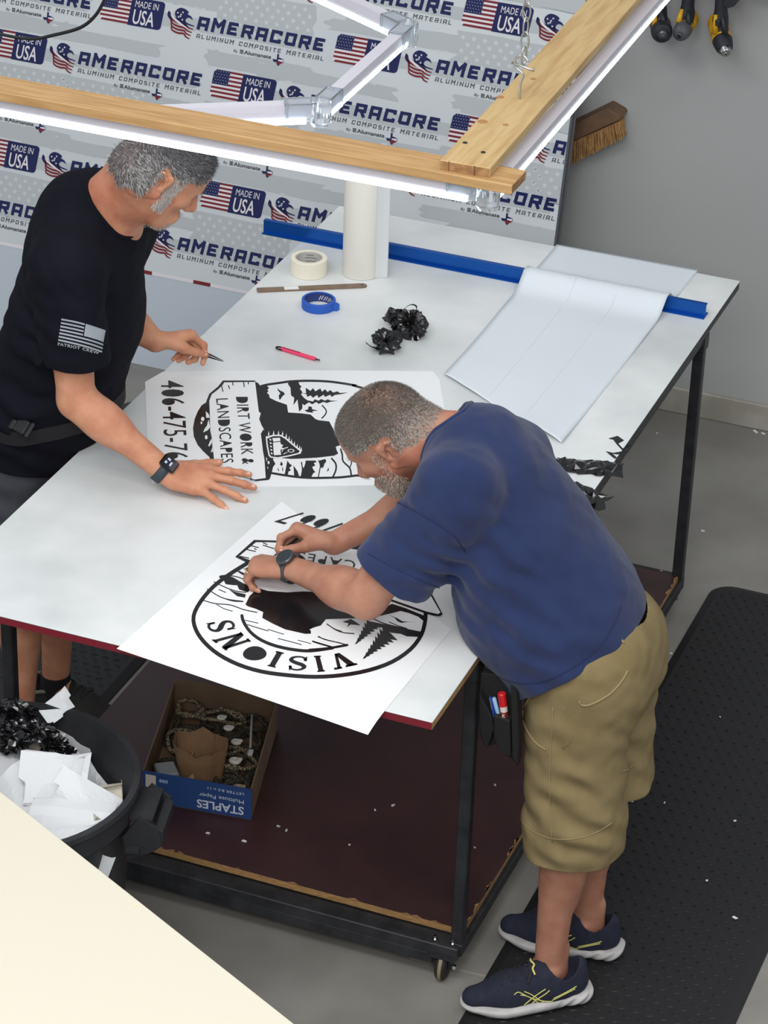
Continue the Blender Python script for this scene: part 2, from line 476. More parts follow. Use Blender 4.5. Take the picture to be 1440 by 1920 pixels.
# blocky slanted capitals: each a list of strokes on a 0..3.6 x 0..4 grid, stroke 1 wide
GL = {
 'A': [[(.5, 0), (.5, 3.5), (3.1, 3.5), (3.1, 0)], [(.5, 1.5), (3.1, 1.5)]],
 'M': [[(.5, 0), (.5, 3.9), (2.05, 1.9), (3.6, 3.9), (3.6, 0)]],
 'E': [[(3.1, 3.5), (.5, 3.5), (.5, .5), (3.1, .5)], [(.5, 2), (2.7, 2)]],
 'R': [[(.5, 0), (.5, 3.5), (3.1, 3.5), (3.1, 1.8), (.5, 1.8)], [(2.0, 1.8), (3.2, 0)]],
 'C': [[(3.1, 2.7), (3.1, 3.5), (.5, 3.5), (.5, .5), (3.1, .5), (3.1, 1.2)]],
 'O': [[(.5, .5), (.5, 3.5), (3.1, 3.5), (3.1, .5), (.5, .5)]],
 'L': [[(.5, 3.9), (.5, .5), (2.9, .5)]], 'U': [[(.5, 4), (.5, .5), (3.1, .5), (3.1, 4)]], 'I': [[(.6, 0), (.6, 4)]],
 'N': [[(.5, 0), (.5, 3.6), (3.1, .4), (3.1, 4)]], 'P': [[(.5, 0), (.5, 3.5), (3.1, 3.5), (3.1, 1.7), (.5, 1.7)]],
 'S': [[(3.1, 3.5), (.5, 3.5), (.5, 2), (3.1, 2), (3.1, .5), (.5, .5)]], 'T': [[(0.2, 3.5), (3.4, 3.5)], [(1.8, 3.5), (1.8, 0)]], ' ': [],
}
def block_text(mb, s, x0, x1, y0, y1, fnf, mi, w=1., slant=.12, gap=1.1):
    adv = {'M': 4.1, 'I': 1.2, ' ': 2.2}
    kk = [0]
    tot = sum(adv.get(c, 3.6)+gap for c in s)-gap
    sx = (x1-x0)/tot; sy = (y1-y0)/4.; x = 0
    for c in s:
        for st in GL[c]:
            P = []
            for (a, b) in st: P.append((x0+(x+a)*sx+slant*b*sy, y0+b*sy))
            for i in range(len(P)-1):
                (ax_, ay_), (bx_, by_) = P[i], P[i+1]
                d = nrm((bx_-ax_, by_-ay_)); h = w/2*sy*(.95 if abs(d[0]) > .5 else 1.0); e = d*h*.85
                q = np.array([-d[1], d[0]])*h
                a0 = np.array(P[i])-(e if i > 0 else e*.3); b0 = np.array(P[i+1])+(e if i < len(P)-2 else e*.3)
                kk[0] += 1; o_ = PN*kk[0]*3e-6
                mb.add([fnf(*(a0+q))+o_, fnf(*(b0+q))+o_, fnf(*(b0-q))+o_, fnf(*(a0-q))+o_], [(0, 1, 2, 3)], mi)
        x += adv.get(c, 3.6)+gap
TEXAS = [(-.2, 1), (.12, 1), (.12, .45), (.55, .38), (1, .25), (1.02, -.2), (.9, -.35), (.45, -.62), (.2, -1), (-.05, -.85), (-.2, -.5), (-.45, -.35), (-.6, -.5), (-.8, -.3), (-1, .02), (-.2, .05)]
def logo_cell(U, W, rng, j):
    f1 = cellf(U, W, .0012); f2 = cellf(U, W, .0015); f3 = cellf(U, W, .0019); f4 = cellf(U, W, .0022)
    inside = lambda u, v: XL+.05 < U+u < XR-.0 and V0+.01 < W+v < PT-.0
    def poly(mbl, f, mi):
        cu = np.mean([p[0] for p in mbl]); cv = np.mean([p[1] for p in mbl])
        if XL < U+cu < XR and V0 < W+cv < PT: film.poly([mbl], f, mi)
    # eagle head of stars over waving stripes
    if XL+.06 < U < XR-.03 and V0+.03 < W < PT-.03:
        for k in range(5):
            y = .010-.0105*k
            a = spline([(-.047+.004*k, y+.016), (-.03, y+.001), (-.008, y-.006), (.012, y-.009+.001*k), (.022, y-.014), (.047-.003*k, y-.018)], 4)
            mi = 3 if k == 0 else 4
            stroke(film, a, .0062, f2, mi, taper=[.35+.65*math.sin(PI*(.12+.8*i/(len(a)-1))) for i in range(len(a))])
        film.poly([[(p[0], p[1]) for p in spline([(-.024, .020), (-.020, .034), (-.006, .043), (.012, .041), (.024, .033), (.020, .027), (.034, .021), (.040, .010), (.034, .014), (.024, .016), (.016, .010), (.016, -.002), (.030, -.016), (.008, -.008), (-.012, .004)], 3, True)]], f2, 3)
        a = spline([(-.036, .030), (-.034, .016), (-.016, .0), (.004, -.010), (.024, -.018)], 4)
        stroke(film, a, .007, f3, 5, taper=[.4+.6*math.sin(PI*i/(len(a)-1)) for i in range(len(a))])
        a = spline([(-.046, .026), (-.044, .012), (-.030, -.004)], 4)
        stroke(film, a, .010, f2, 3, taper=[.3+.7*math.sin(PI*i/(len(a)-1)) for i in range(len(a))])
        for (x, y) in ((-.014, .026), (-.004, .016), (.004, .006), (-.010, .013), (.004, .030), (-.002, .022)): film.poly([star(x, y, .0042)], f3, 5)
    def strip_ok(x0, x1, y0, y1): return XL < U+x0 and U+x0 < XR-.02 and V0 < W+y0 and W+y1 < PT+.01
    if strip_ok(.056, .50, -.016, .027): block_text(film, 'AMERACORE', .056, .497, -.0145, .0265, f2, 3, w=1.08, slant=.16)
    if strip_ok(.057, .50, -.045, -.028): block_text(film, 'ALUMINUM COMPOSITE MATERIAL', .057, .501, -.0435, -.029, f2, 6, w=.62, slant=.16, gap=1.5)
    if strip_ok(.19, .32, -.07, -.055):
        put_text(film, 'By', lambda u, v: f2(.191+u*.014+v*.002, -.0685+v*.011), 6)
        for k in range(3): film.poly([[(.214, -.0665+.0045*k), (.226, -.0665+.0045*k), (.225, -.0635+.0045*k), (.213, -.0635+.0045*k)]], f2, 6)
        put_text(film, 'Alumanate', lambda u, v: f2(.228+u*.094, -.067+v*.0125), 6, bold=.02)
        film.poly([[(.346+.019*p[0], -.066+.019*p[1]) for p in TEXAS]], f2, 3)
        film.poly([[(.347, -.064), (.364, -.0625), (.364, -.070), (.347, -.068)]], f3, 5)
        film.poly([[(.340, -.070), (.363, -.0705), (.354, -.079), (.350, -.083)]], f3, 4)
    # flag and MADE IN USA badge
    if XL+.05 < U-.29 and V0+.02 < W-.04 and W+.05 < PT+.005 and U-.065 < XR:
        r = .012
        def rr(x0, x1, y0, y1, lft, rgt):
            p = []
            for cx, cy, a0, on in ((x1-r, y1-r, 0, rgt), (x0+r, y1-r, 90, lft), (x0+r, y0+r, 180, lft), (x1-r, y0+r, 270, rgt)):
                if on: p += [(cx+r*math.cos(math.radians(a0+18*k)), cy+r*math.sin(math.radians(a0+18*k))) for k in range(6)]
                else: p += [(cx+(r if a0 in (0, 270) else -r), cy+(r if a0 in (0, 90) else -r))]
            return p
        sl = lambda y: (y-.004)*.12
        fs = lambda f: (lambda u, v: f(u+sl(v), v))
        film.poly([rr(-.284, -.183, -.039, .051, True, False)], fs(f1), 5)
        film.poly([rr(-.183, -.065, -.041, .051, False, True)], fs(f1), 3)
        for k in range(7):
            y1 = .051-.0138*k*1.0; film.poly([[(-.284 if k not in (0, 6) else -.279, y1-.0069), (-.183, y1-.0069), (-.183, y1), (-.284 if k not in (0, 6) else -.276, y1)]], fs(f2), 4)
        film.poly([[(-.284, .003), (-.228, .003), (-.228, .051), (-.274, .051), (-.284, .042)]], fs(f3), 3)
        for a in range(5):
            for b in range(6):
                film.poly([star(-.279+.0092*b+(.0046 if a % 2 else 0), .0465-.0095*a, .0030)], fs(f4), 7)
        put_text(film, 'MADE IN', lambda u, v: fs(f2)(-.168+u*.082, .0205+v*.021), 5)
        put_text(film, 'USA', lambda u, v: fs(f2)(-.168+u*.076, -.035+v*.048), 5, bold=.012)
RP, RH = .819, .181
rng = random.Random(3)
_g = [0]
def fg(u, v): return cellf(0, 0, .0002+1e-6*_g[0])(u, v)
fl = cellf(0, 0, .0010)
# big ghosted flags under the logos: ragged stripes and fields of stars
for i in range(-3, 3):
    for j in range(-2, 5):
        U = -2.063+RP*i+(RP/2 if j % 2 else 0); W = 1.155-RH*j
        if W-.1 > PT or W < V0-.1: continue
        for (x0, x1, y0, y1) in ((-.50, -.06, -.128, -.086), (.10, .50, -.112, -.072), (-.30, .16, .058, .094), (-.14, .52, -.024, .016)):
            x0 += U+rng.uniform(-.05, .05); x1 += U+rng.uniform(-.05, .05); y0 += W; y1 += W
            if x0 > XR or y1 > PT or y0 < V0+.02: continue
            _g[0] += 1; film.poly([rag(x0, x1, y0, y1, rng)], fg, 1)
            for q in range(5):
                _g[0] += 1; cx, cy, r = rng.uniform(x0, x1), rng.choice((y0, y1)), rng.uniform(.004, .010)
                film.poly([[(cx+r*math.cos(a)*rng.uniform(.5, 1.8), cy+r*.5*math.sin(a)*rng.uniform(.5, 1.2)) for a in [k*PI/4 for k in range(8)]]], fg, rng.choice((1, 0)))
        if (i+j) % 2 == 0 or j % 2 == 0:
            x0, x1, y0, y1 = U+.10, U+.44, W-.015, W+.125
            if j in (1, 3): x0, x1, y0, y1 = U-.02, U+.30, W-.17, W-.06
            if y0 < V0+.02: y0 = V0+.02
            if x0 > XR or y0 > PT or y1-y0 < .04: continue
            _g[0] += 1; film.poly([rag(x0, x1, y0, min(y1, PT), rng)], fg, 1)
            a = 0; y = y1-.018
            while y > y0+.01:
                x = x0+.02+(.018 if a % 2 else 0)
                while x < x1-.01:
                    if y < PT-.02 and x < XR-.02: film.poly([star(x, y, .0098)], fl, 2)
                    x += .036
                y -= .021; a += 1
for i in range(-3, 3):
    for j in range(-2, 5):
        logo_cell(-2.063+RP*i+(RP/2 if j % 2 else 0), 1.155-RH*j, rng, j)
# cropped stripe of the next print along the film's bottom edge
f1 = lambda u, v: onpanel(u, v, .0004)
x = XL
for k, (l, mi) in enumerate(((1.44, 5), (.13, 4), (.045, 5), (.075, 4), (.15, 5), (.062, 4), (.9, 5), (.09, 4))):
    film.poly([[(x, V0), (x+l, V0), (x+l, V0+.012), (x, V0+.012)]], f1, mi); x += l
film.build('printed_film', [M['film_base'], M['film_grey'], M['film_light'], M['navy'], M['red'], M['pwhite'], mat('print_charcoal', (62, 62, 68), .32), mat('print_star_grey', (128, 134, 158), .32)], pn, fix=False)

# ================================================================== foreground table (cream corner of the picture)
fg_a, fg_b = atz(0, 1483, .95), atz(553, 1920, .95)
d = nrm(fg_b-fg_a); nn = np.array([d[1], -d[0], 0.])      # towards the camera side
ft = empty('foreground_table', tuple((fg_a+fg_b)/2*np.array([1, 1, 0])), 'cream laminate worktable cutting across the lower left corner, nearest the viewer', 'table')
c = (fg_a+fg_b)/2+nn*.46; mb = MB()
A3 = np.array([d, nn, [0, 0, 1.]])
mb.box(c+np.array([0, 0, -.0125]), (2.3, .92, .025), A3, bev=.002); mb.build('tabletop', M['cream'], ft)
for sx in (-1.05, 1.05):
    for sy in (-.38, .38):
        q = c+d*sx+nn*sy; mb = MB(); mb.bar((q[0], q[1], 0), (q[0], q[1], .925), .05, .05, up=(0, 1, 0)); mb.build('leg', M['black_steel'], ft)
q = atz(254, 1697, .9505); mb = MB(); mb.lathe([(0, .0), (.0035, 0), (.003, .0008), (0, .001)], q, n=12)
o = mb.build('glue_spot', mat('dried_glue', (222, 206, 176), .6), origin=tuple(q)); tag(o, 'tiny tan speck near the edge of the cream tabletop', 'speck')
# ================================================================== hanging light rig over the table
ZB = 2.313
knotm = mat('pine_knot', (160, 116, 68), .6); crackm = mat('drying_crack', (96, 66, 40), .8)
def plank(name, a, b, w, t, ztop, mt, endm, knots=(), cracks=()):
    mb = MB(); a, b = np.array(a), np.array(b)
    mb.bar((*a, ztop-t/2), (*b, ztop-t/2), w, t, bev=.0012)
    n0 = len(mb.f); mb.m = [0]*n0
    for (p, q) in knots: mb.lathe([(0, .0004), (q*.5, .0004), (q, .0002)], (p[0], p[1], ztop), n=14, mi=2)
    for xx in cracks: mb.box((xx-.001, -.2877, ztop-t/2), (.0014, .0012, t), mi=3)
    r = mb.build(name, [mt, endm, knotm, crackm], rig); d = nrm(np.array([*(b-a), 0]))
    for p in list(r.data.polygons)[:n0]:
        if abs(p.normal.dot(Vector(d))) > .8: p.material_index = 1
    return r
tA = .0185
rig = empty('light_rig', (-.4, -.26, ZB-.09), 'hanging rig of two pine planks with long glowing LED bars above the table', 'light fixture')
hexl = empty('hexagon_light', (-.3, .2, ZB-.18), 'inner hexagon of short LED bars and clear joints, behind the pine planks', 'light fixture')
zA = ZB-tA
A_y = -.262
pa = plank('wood_plank', (-2.9, A_y+.004), (.206, A_y), .076, tA, zA, M['pine_x'], M['wood_end'])
b0, b1 = np.array([.112, -.287]), np.array([.060, 1.35])
pb = plank('wood_plank', b0, b1, .094, tA, ZB, M['pine_y'], M['wood_end'], [(atz(q[0], q[1], ZB), k) for q, k in (((905, 228), .010), ((948, 234), .006), ((938, 182), .008), ((1000, 148), .006))], (.083, .131))
for q in ((872, 268), (906, 286)):
    p = atz(q[0], q[1], ZB); mb = MB(); mb.cyl((p[0], p[1], ZB-.002), (p[0], p[1], ZB+.0012), .0045, 10); mb.build('screw', M['dark'], pb)
def led_bar(a, b, ztop, par, wd=.026, hh=.028):
    """slim LED bar: grey extruded housing with a glowing half-round diffuser below"""
    a, b = np.array([*a, ztop]), np.array([*b, ztop]); d = nrm(b-a); s = nrm(np.cross(d, (0, 0, 1)))
    mb = MB()
    prof = [(-wd/2, 0), (wd/2, 0), (wd/2-.002, -hh*.5), (wd/2-.005, -hh), (-wd/2+.005, -hh), (-wd/2+.002, -hh*.5)]
    n = len(prof); V = [p+s*x+np.array([0, 0, z]) for p in (a, b) for (x, z) in prof]
    F = [(i, (i+1) % n, n+(i+1) % n, n+i) for i in range(n)]+[tuple(range(n)), tuple(n+i for i in range(n))[::-1]]
    mb.add(V, F); root = mb.build('led_bar', M['housing'], par)
    mb = MB(); prof = [(.0095*math.cos(PI*k/8), -hh-.001-.016*math.sin(PI*k/8)) for k in range(9)]
    n = len(prof); V = [p+s*x+np.array([0, 0, z]) for p in (a+d*.01, b-d*.01) for (x, z) in prof]
    F = [(i, (i+1) % n, n+(i+1) % n, n+i) for i in range(n)]+[tuple(range(n)), tuple(n+i for i in range(n))[::-1]]
    mb.add(V, F); mb.build('diffuser', M['led'], root)
def connector(p, ztop, dirs, par):
    """clear moulded corner joint with a sleeve round each bar"""
    p = np.array([*p, ztop]); mb = MB()
    mb.lathe([(.0, .004), (.020, .004), (.022, 0), (.022, -.042), (.018, -.050), (.0, -.050)], p, n=18)
    for d in dirs:
        d = nrm(np.array([*d, 0])); s = np.cross(d, (0, 0, 1)); a = p+d*.01; b = p+d*.075
        for (x0, x1, z0, z1) in ((-.018, .018, .001, .0035), (-.0175, -.0145, -.034, .001), (.0145, .0175, -.034, .001)):
            c = (a+b)/2+s*(x0+x1)/2+np.array([0, 0, (z0+z1)/2]); mb.box(c, (np.linalg.norm(b-a), x1-x0, z1-z0), np.array([d, s, [0, 0, 1]]))
        mb.box(b-d*.004+np.array([0, 0, -.014]), (.006, .037, .036), np.array([d, s, [0, 0, 1]]))
    mb.build('corner_connector', M['clear'], par)
zl = zA-tA-.0008
K = np.array([.150, -.262])
led_bar((-2.9, -.262), (.12, -.262), zl, rig)
led_bar((.155, -.235), (.112, 1.40), zl, rig)
connector(K, zl, ((-1, 0), (-.03, 1)), rig)
# hexagon of shorter bars inside the frame
ZH = ZB-.125
def hp(x, y): p = atz(x, y, ZH); return np.array([p[0], p[1]])
j1, j2 = hp(602, 190), hp(766, 44)
e0 = hp(600, -32); e0 = j2+nrm(e0-j2)*.42
dl = nrm(hp(430, 196)-j1); e3 = j1+dl*.45
led_bar(j1+nrm(j2-j1)*.02, j2-nrm(j2-j1)*.02, ZH, hexl, hh=.03)
led_bar(j1+dl*.02, e3, ZH, hexl, hh=.03)
led_bar(j2+nrm(e0-j2)*.02, e0, ZH, hexl, hh=.03)
connector(j1, ZH, (j2-j1, dl), hexl)
connector(j2, ZH, (j1-j2, e0-j2), hexl)
# hook and chain
hk = atz(974, 186, ZB); hk = np.array([hk[0], hk[1], ZB])
mb = MB(); mb.tube(spline([hk+(0, 0, -.008), hk+(0, 0, .03), hk+(.004, 0, .05), hk+(-.010, 0, .062), hk+(-.012, 0, .078), hk+(.002, 0, .086), hk+(.014, 0, .076)], 6), .0026, 8)
mb.tube([hk+(-.02, .004, .068), hk+(.026, -.004, .062)], .0028, 8)
mb.build('screw_hook', M['zinc'], rig, smooth=True)
ch = empty('hanging_chain', tuple(hk+(0, 0, .066)), 'zinc chain holding up the light rig by its hook', 'chain')
z = .068
for k in range(9):
    L = .036; ax = np.array([1, 0, 0.]) if k % 2 else np.array([.3, 1, 0.]); ax = nrm(ax)
    c = hk+(0.004, 0, z+L/2); pts = []
    for q in range(16):
        a = 2*PI*q/16; x = .0075*math.sin(a); yy = L/2*math.cos(a)
        pts.append(c+ax*x+np.array([0, 0, yy]))
    mb = MB(); mb.tube(pts, .0019, 6, closed=True); mb.build('chain_link', M['zinc'], ch, smooth=True)
    z += L-.0075
# sagging black power cord at the upper left
P = [aty(x, y, 1.0) for (x, y) in ((215, -40), (196, 0), (178, 30), (150, 52), (100, 66), (60, 73), (10, 66), (-40, 50))]
mb = MB(); mb.tube(spline(P, 6), .0042, 8)
o = mb.build('power_cord', M['dark'], smooth=True); tag(o, 'black power cord hanging in a loop at the upper left', 'cord')

# ================================================================== light of the room: ceiling lamps and added front fill
def area(name, loc, size, power, col=(1, 1, 1), rot=(0, 0, 0)):
    l = bpy.data.lights.new(name, 'AREA'); l.shape = 'RECTANGLE'; l.size, l.size_y = size; l.energy = power; l.color = col
    o = bpy.data.objects.new(name, l); COL.objects.link(o); o.location = loc; o.rotation_euler = rot; return o
area('ceiling_fill_lamp', (-.8, -2.6, 5.6), (4.0, 1.6), 128, (1, .985, .96), (math.radians(8), 0, 0))  # unseen, set forward as broad fill for the near floor
area('ceiling_fill_lamp', (1.5, -4.9, 4.8), (3.0, 1.6), 150, (1, .985, .96), (math.radians(45), 0, 0))  # added fill from the right front, tilted to lift the dark floor
area('ceiling_fill_lamp', (3.0, .3, 5.8), (1.6, 4.0), 50, (1, .985, .96))
area('ceiling_fill_lamp', (-3.2, 1.2, 5.8), (1.6, 4.0), 25, (1, .985, .97))
w = bpy.data.worlds.new('world'); SC.world = w; w.use_nodes = True
w.node_tree.nodes['Background'].inputs[0].default_value = (.80, .84, .9, 1); w.node_tree.nodes['Background'].inputs[1].default_value = .42
SC.view_settings.view_transform = 'Standard'; SC.view_settings.look = 'None'; SC.view_settings.exposure = 0.38; SC.view_settings.gamma = 1
# ================================================================== organic surfaces: smooth-blended solids meshed with surface nets
def smin(a, b, k):
    h = np.maximum(k-np.abs(a-b), 0)/k
    return np.minimum(a, b)-h*h*k*.25
def smax(a, b, k): return -smin(-a, -b, k)
class Cap:
    """tapered capsule; optional flattening: the direction w is scaled by fl (<1 thinner)"""
    def __init__(s, a, b, ra, rb=None, w=None, fl=1.):
        s.a = np.array(a, float); s.b = np.array(b, float); s.ra = ra; s.rb = ra if rb is None else rb
        s.d = s.b-s.a; s.L2 = max(1e-12, s.d@s.d); s.fl = fl
        if w is not None:
            w = np.array(w, float); dd = s.d/math.sqrt(s.L2)
            if np.linalg.norm(s.d) > 1e-6: w = w-dd*(w@dd)
            s.w = nrm(w)
        else: s.w = None
        s.c = (s.a+s.b)/2; s.R = math.sqrt(s.L2)/2+max(s.ra, s.rb)*max(1, fl)
    def __call__(s, P):
        q = P-s.a
        t = np.clip(q@s.d/s.L2, 0, 1)
        q = q-t[:, None]*s.d
        if s.w is not None and s.fl != 1.:
            h = q@s.w; q = q+np.outer(h*(1/s.fl-1), s.w)
            return (np.sqrt((q*q).sum(1))-(s.ra+(s.rb-s.ra)*t))*min(1., s.fl)
        return np.sqrt((q*q).sum(1))-(s.ra+(s.rb-s.ra)*t)
class Ell:
    def __init__(s, c, r, ax=None):
        s.c = np.array(c, float); s.r = np.array(r, float); s.ax = np.eye(3) if ax is None else np.array(ax, float); s.R = max(r)
    def __call__(s, P):
        q = (P-s.c)@s.ax.T
        k0 = np.sqrt(((q/s.r)**2).sum(1)); k1 = np.sqrt(((q/s.r**2)**2).sum(1))+1e-9
        return k0*(k0-1)/k1
class Half:
    """half space n.(p-o) <= 0 kept"""
    def __init__(s, o, n): s.o = np.array(o, float); s.n = nrm(n); s.c = s.o; s.R = 1e9
    def __call__(s, P): return (P-s.o)@s.n
class Model:
    """ordered list of (operation, primitive(s), blend)"""
    def __init__(s): s.items = []
    def add(s, pr, k=.02): s.items.append(('u', pr, k)); return s
    def sub(s, pr, k=.01): s.items.append(('s', pr, k)); return s
    def cut(s, pr, k=.004): s.items.append(('i', pr, k)); return s
    def fan(s, chains, k=.008, kk=.004): s.items.append(('f', chains, (k, kk))); return s
    def disp(s, fn, c=None, R=None): s.items.append(('d', fn, (c, R))); return s
    def prims(s):
        for op, pr, k in s.items:
            if op == 'u': yield pr
            elif op == 'f':
                for ch in pr:
                    for q in ch: yield q
    def ev(s, P, c=None, h=None):
        D = np.full(len(P), 10.)
        near = (lambda q: True) if c is None else (lambda q: np.linalg.norm(c-q.c)-q.R < h+.095)
        for op, pr, k in s.items:
            if op == 'u':
                if near(pr): D = smin(D, pr(P), k)
            elif op == 's':
                if near(pr): D = smax(D, -pr(P), k)
            elif op == 'i': D = smax(D, pr(P), k)
            elif op == 'f':
                base = D; out = D
                for ch in pr:
                    if c is not None and not any(near(q) for q in ch): continue
                    f = None
                    for q in ch: f = q(P) if f is None else smin(f, q(P), k[1])
                    out = np.minimum(out, smin(base, f, k[0]))
                D = out
            elif op == 'd':
                D = D+pr(P)
        return D
def mesh_sdf(mdl, h, B=14, newton=2):
    lo = np.min([p.c-p.R for p in mdl.prims()], 0)-3*h; hi = np.max([p.c+p.R for p in mdl.prims()], 0)+3*h
    S = B*h; nb = np.ceil((hi-lo)/S).astype(int)
    N = nb*B+1
    gx, gy, gz = np.meshgrid(*[np.arange(n) for n in nb], indexing='ij')
    blocks = np.stack([gx.ravel(), gy.ravel(), gz.ravel()], 1)
    ctr = lo+(blocks+.5)*S; half = S*math.sqrt(3)/2
    # only blocks touched by some primitive's bounding sphere
    keep = np.zeros(len(blocks), bool)
    for p in mdl.prims(): keep |= (np.linalg.norm(ctr-p.c, axis=1) < p.R+half+.01)
    blocks = blocks[keep]; ctr = ctr[keep]
    d = mdl.ev(ctr); kp = np.abs(d) < half*1.6+.035
    blocks = blocks[kp]; ctr = ctr[kp]
    ii = np.arange(B+1); I, J, K = np.meshgrid(ii, ii, ii, indexing='ij'); loc = np.stack([I.ravel(), J.ravel(), K.ravel()], 1)
    cells = []; verts = []; quads = []
    strd = np.array([N[1]*N[2], N[2], 1], dtype=np.int64)
    off8 = np.array([[i, j, k] for i in (0, 1) for j in (0, 1) for k in (0, 1)])
    E12 = [(a, b) for a in range(8) for b in range(a+1, 8) if np.abs(off8[a]-off8[b]).sum() == 1]
    for bk, c in zip(blocks, ctr):
        base = bk*B
        D = mdl.ev(lo+(loc+base)*h, c, half).reshape(B+1, B+1, B+1)
        sg = D < 0
        if sg.all() or not sg.any(): continue
        C8 = [D[o[0]:o[0]+B, o[1]:o[1]+B, o[2]:o[2]+B] for o in off8]
        s8 = sum((x < 0).astype(int) for x in C8)
        act = np.argwhere((s8 > 0) & (s8 < 8))
        if len(act):
            vals = np.stack([x[act[:, 0], act[:, 1], act[:, 2]] for x in C8], 1)
            acc = np.zeros((len(act), 3)); cnt = np.zeros(len(act))
            for a, b in E12:
                va, vb = vals[:, a], vals[:, b]; x = (va < 0) != (vb < 0)
                t = np.where(x, va/np.where(va-vb == 0, 1, va-vb), 0)
                p = off8[a]+t[:, None]*(off8[b]-off8[a]); acc += p*x[:, None]; cnt += x
            P = lo+(act+base+acc/cnt[:, None])*h
            for _ in range(newton):
                d0 = mdl.ev(P, c, half); g = np.stack([(mdl.ev(P+e, c, half)-d0)/1e-4 for e in np.eye(3)*1e-4], 1)
                gl = np.maximum((g*g).sum(1), .2); mv = -(d0/gl)[:, None]*g
                ln = np.linalg.norm(mv, axis=1); P = P+mv*np.minimum(1, .7*h/np.maximum(ln, 1e-9))[:, None]
            verts.append(P); cells.append(((act+base)*strd).sum(1))
        for ax in range(3):
            o = [0, 0, 0]; o[ax] = 1
            A = sg[:B, :B, :B]; Bq = sg[o[0]:o[0]+B, o[1]:o[1]+B, o[2]:o[2]+B]
            e = np.argwhere(A != Bq)
            if not len(e): continue
            g = e+base; a1, a2 = (ax+1) % 3, (ax+2) % 3
            ok = (g[:, a1] > 0) & (g[:, a2] > 0); g = g[ok]; fl = A[e[ok][:, 0], e[ok][:, 1], e[ok][:, 2]]
            u = np.zeros(3, int); u[a1] = 1; v = np.zeros(3, int); v[a2] = 1
            id0 = (g*strd).sum(1); du = (u*strd).sum(); dv = (v*strd).sum()
            q = np.stack([id0, id0-du, id0-du-dv, id0-dv], 1)
            q[~fl] = q[~fl][:, ::-1]
            quads.append(q)
    cells = np.concatenate(cells); verts = np.concatenate(verts); quads = np.concatenate(quads)
    order = np.argsort(cells); cells = cells[order]; verts = verts[order]
    ix = np.searchsorted(cells, quads); ix = np.clip(ix, 0, len(cells)-1)
    good = (cells[ix] == quads).all(1); F = ix[good]
    return verts, F[:, ::-1]
def sdf_object(mdl, h, name, mats, parent=None, newton=1, mi=None, origin=None, B=14):
    V, F = mesh_sdf(mdl, h, B, newton)
    o = link_mesh(name, V, F, mats, parent, True, mi(V, F) if mi else None, origin)
    return o
def folds(c, dirv, wl, amp, R, axis=None, ph=0.):
    """soft wavy cloth folds around c: ridges running along axis, repeating along dirv"""
    c = np.array(c, float); dv = nrm(dirv)
    def fn(P):
        q = P-c; r2 = (q*q).sum(1)/R**2
        wob = .6*np.sin(q@np.array([23., 31., 17.])+ph)+.4*np.sin(q@np.array([-37., 19., 29.])+2*ph)
        return amp*np.exp(-r2*1.2)*np.sin(2*PI*(q@dv)/wl+ph+1.3*wob)
    return fn
def rumple(amp, s, ph=0.):
    def fn(P):
        return amp*(np.sin(P[:, 0]*s+1.3*np.sin(P[:, 2]*s*.7+ph)+ph)*np.sin(P[:, 1]*s*.9+1.1*np.sin(P[:, 0]*s*.6))+.6*np.sin(P[:, 2]*s*1.3+1.7*np.sin(P[:, 1]*s*.8+ph)))
    return fn

class Trim:
    """sleeve: capsule cut square at its hem and hollowed just inside it"""
    def __init__(s, cap, o, n, hol): s.cap, s.o, s.n, s.hol = cap, o, nrm(n), hol; s.c, s.R = cap.c, cap.R
    def __call__(s, P):
        return smax(smax(s.cap(P), (P-s.o)@s.n, .004), -s.hol(P), .003)
def snap2(f1, f2, P, n=25):
    """pull points onto the curve where two surfaces meet"""
    P = np.array(P, float)
    for _ in range(n):
        for f in (f1, f2):
            d = f(P); g = np.stack([(f(P+e)-d)/1e-4 for e in np.eye(3)*1e-4], 1); gl = np.maximum((g*g).sum(1), .2)
            P = P-(d*.9/gl)[:, None]*g
    return P
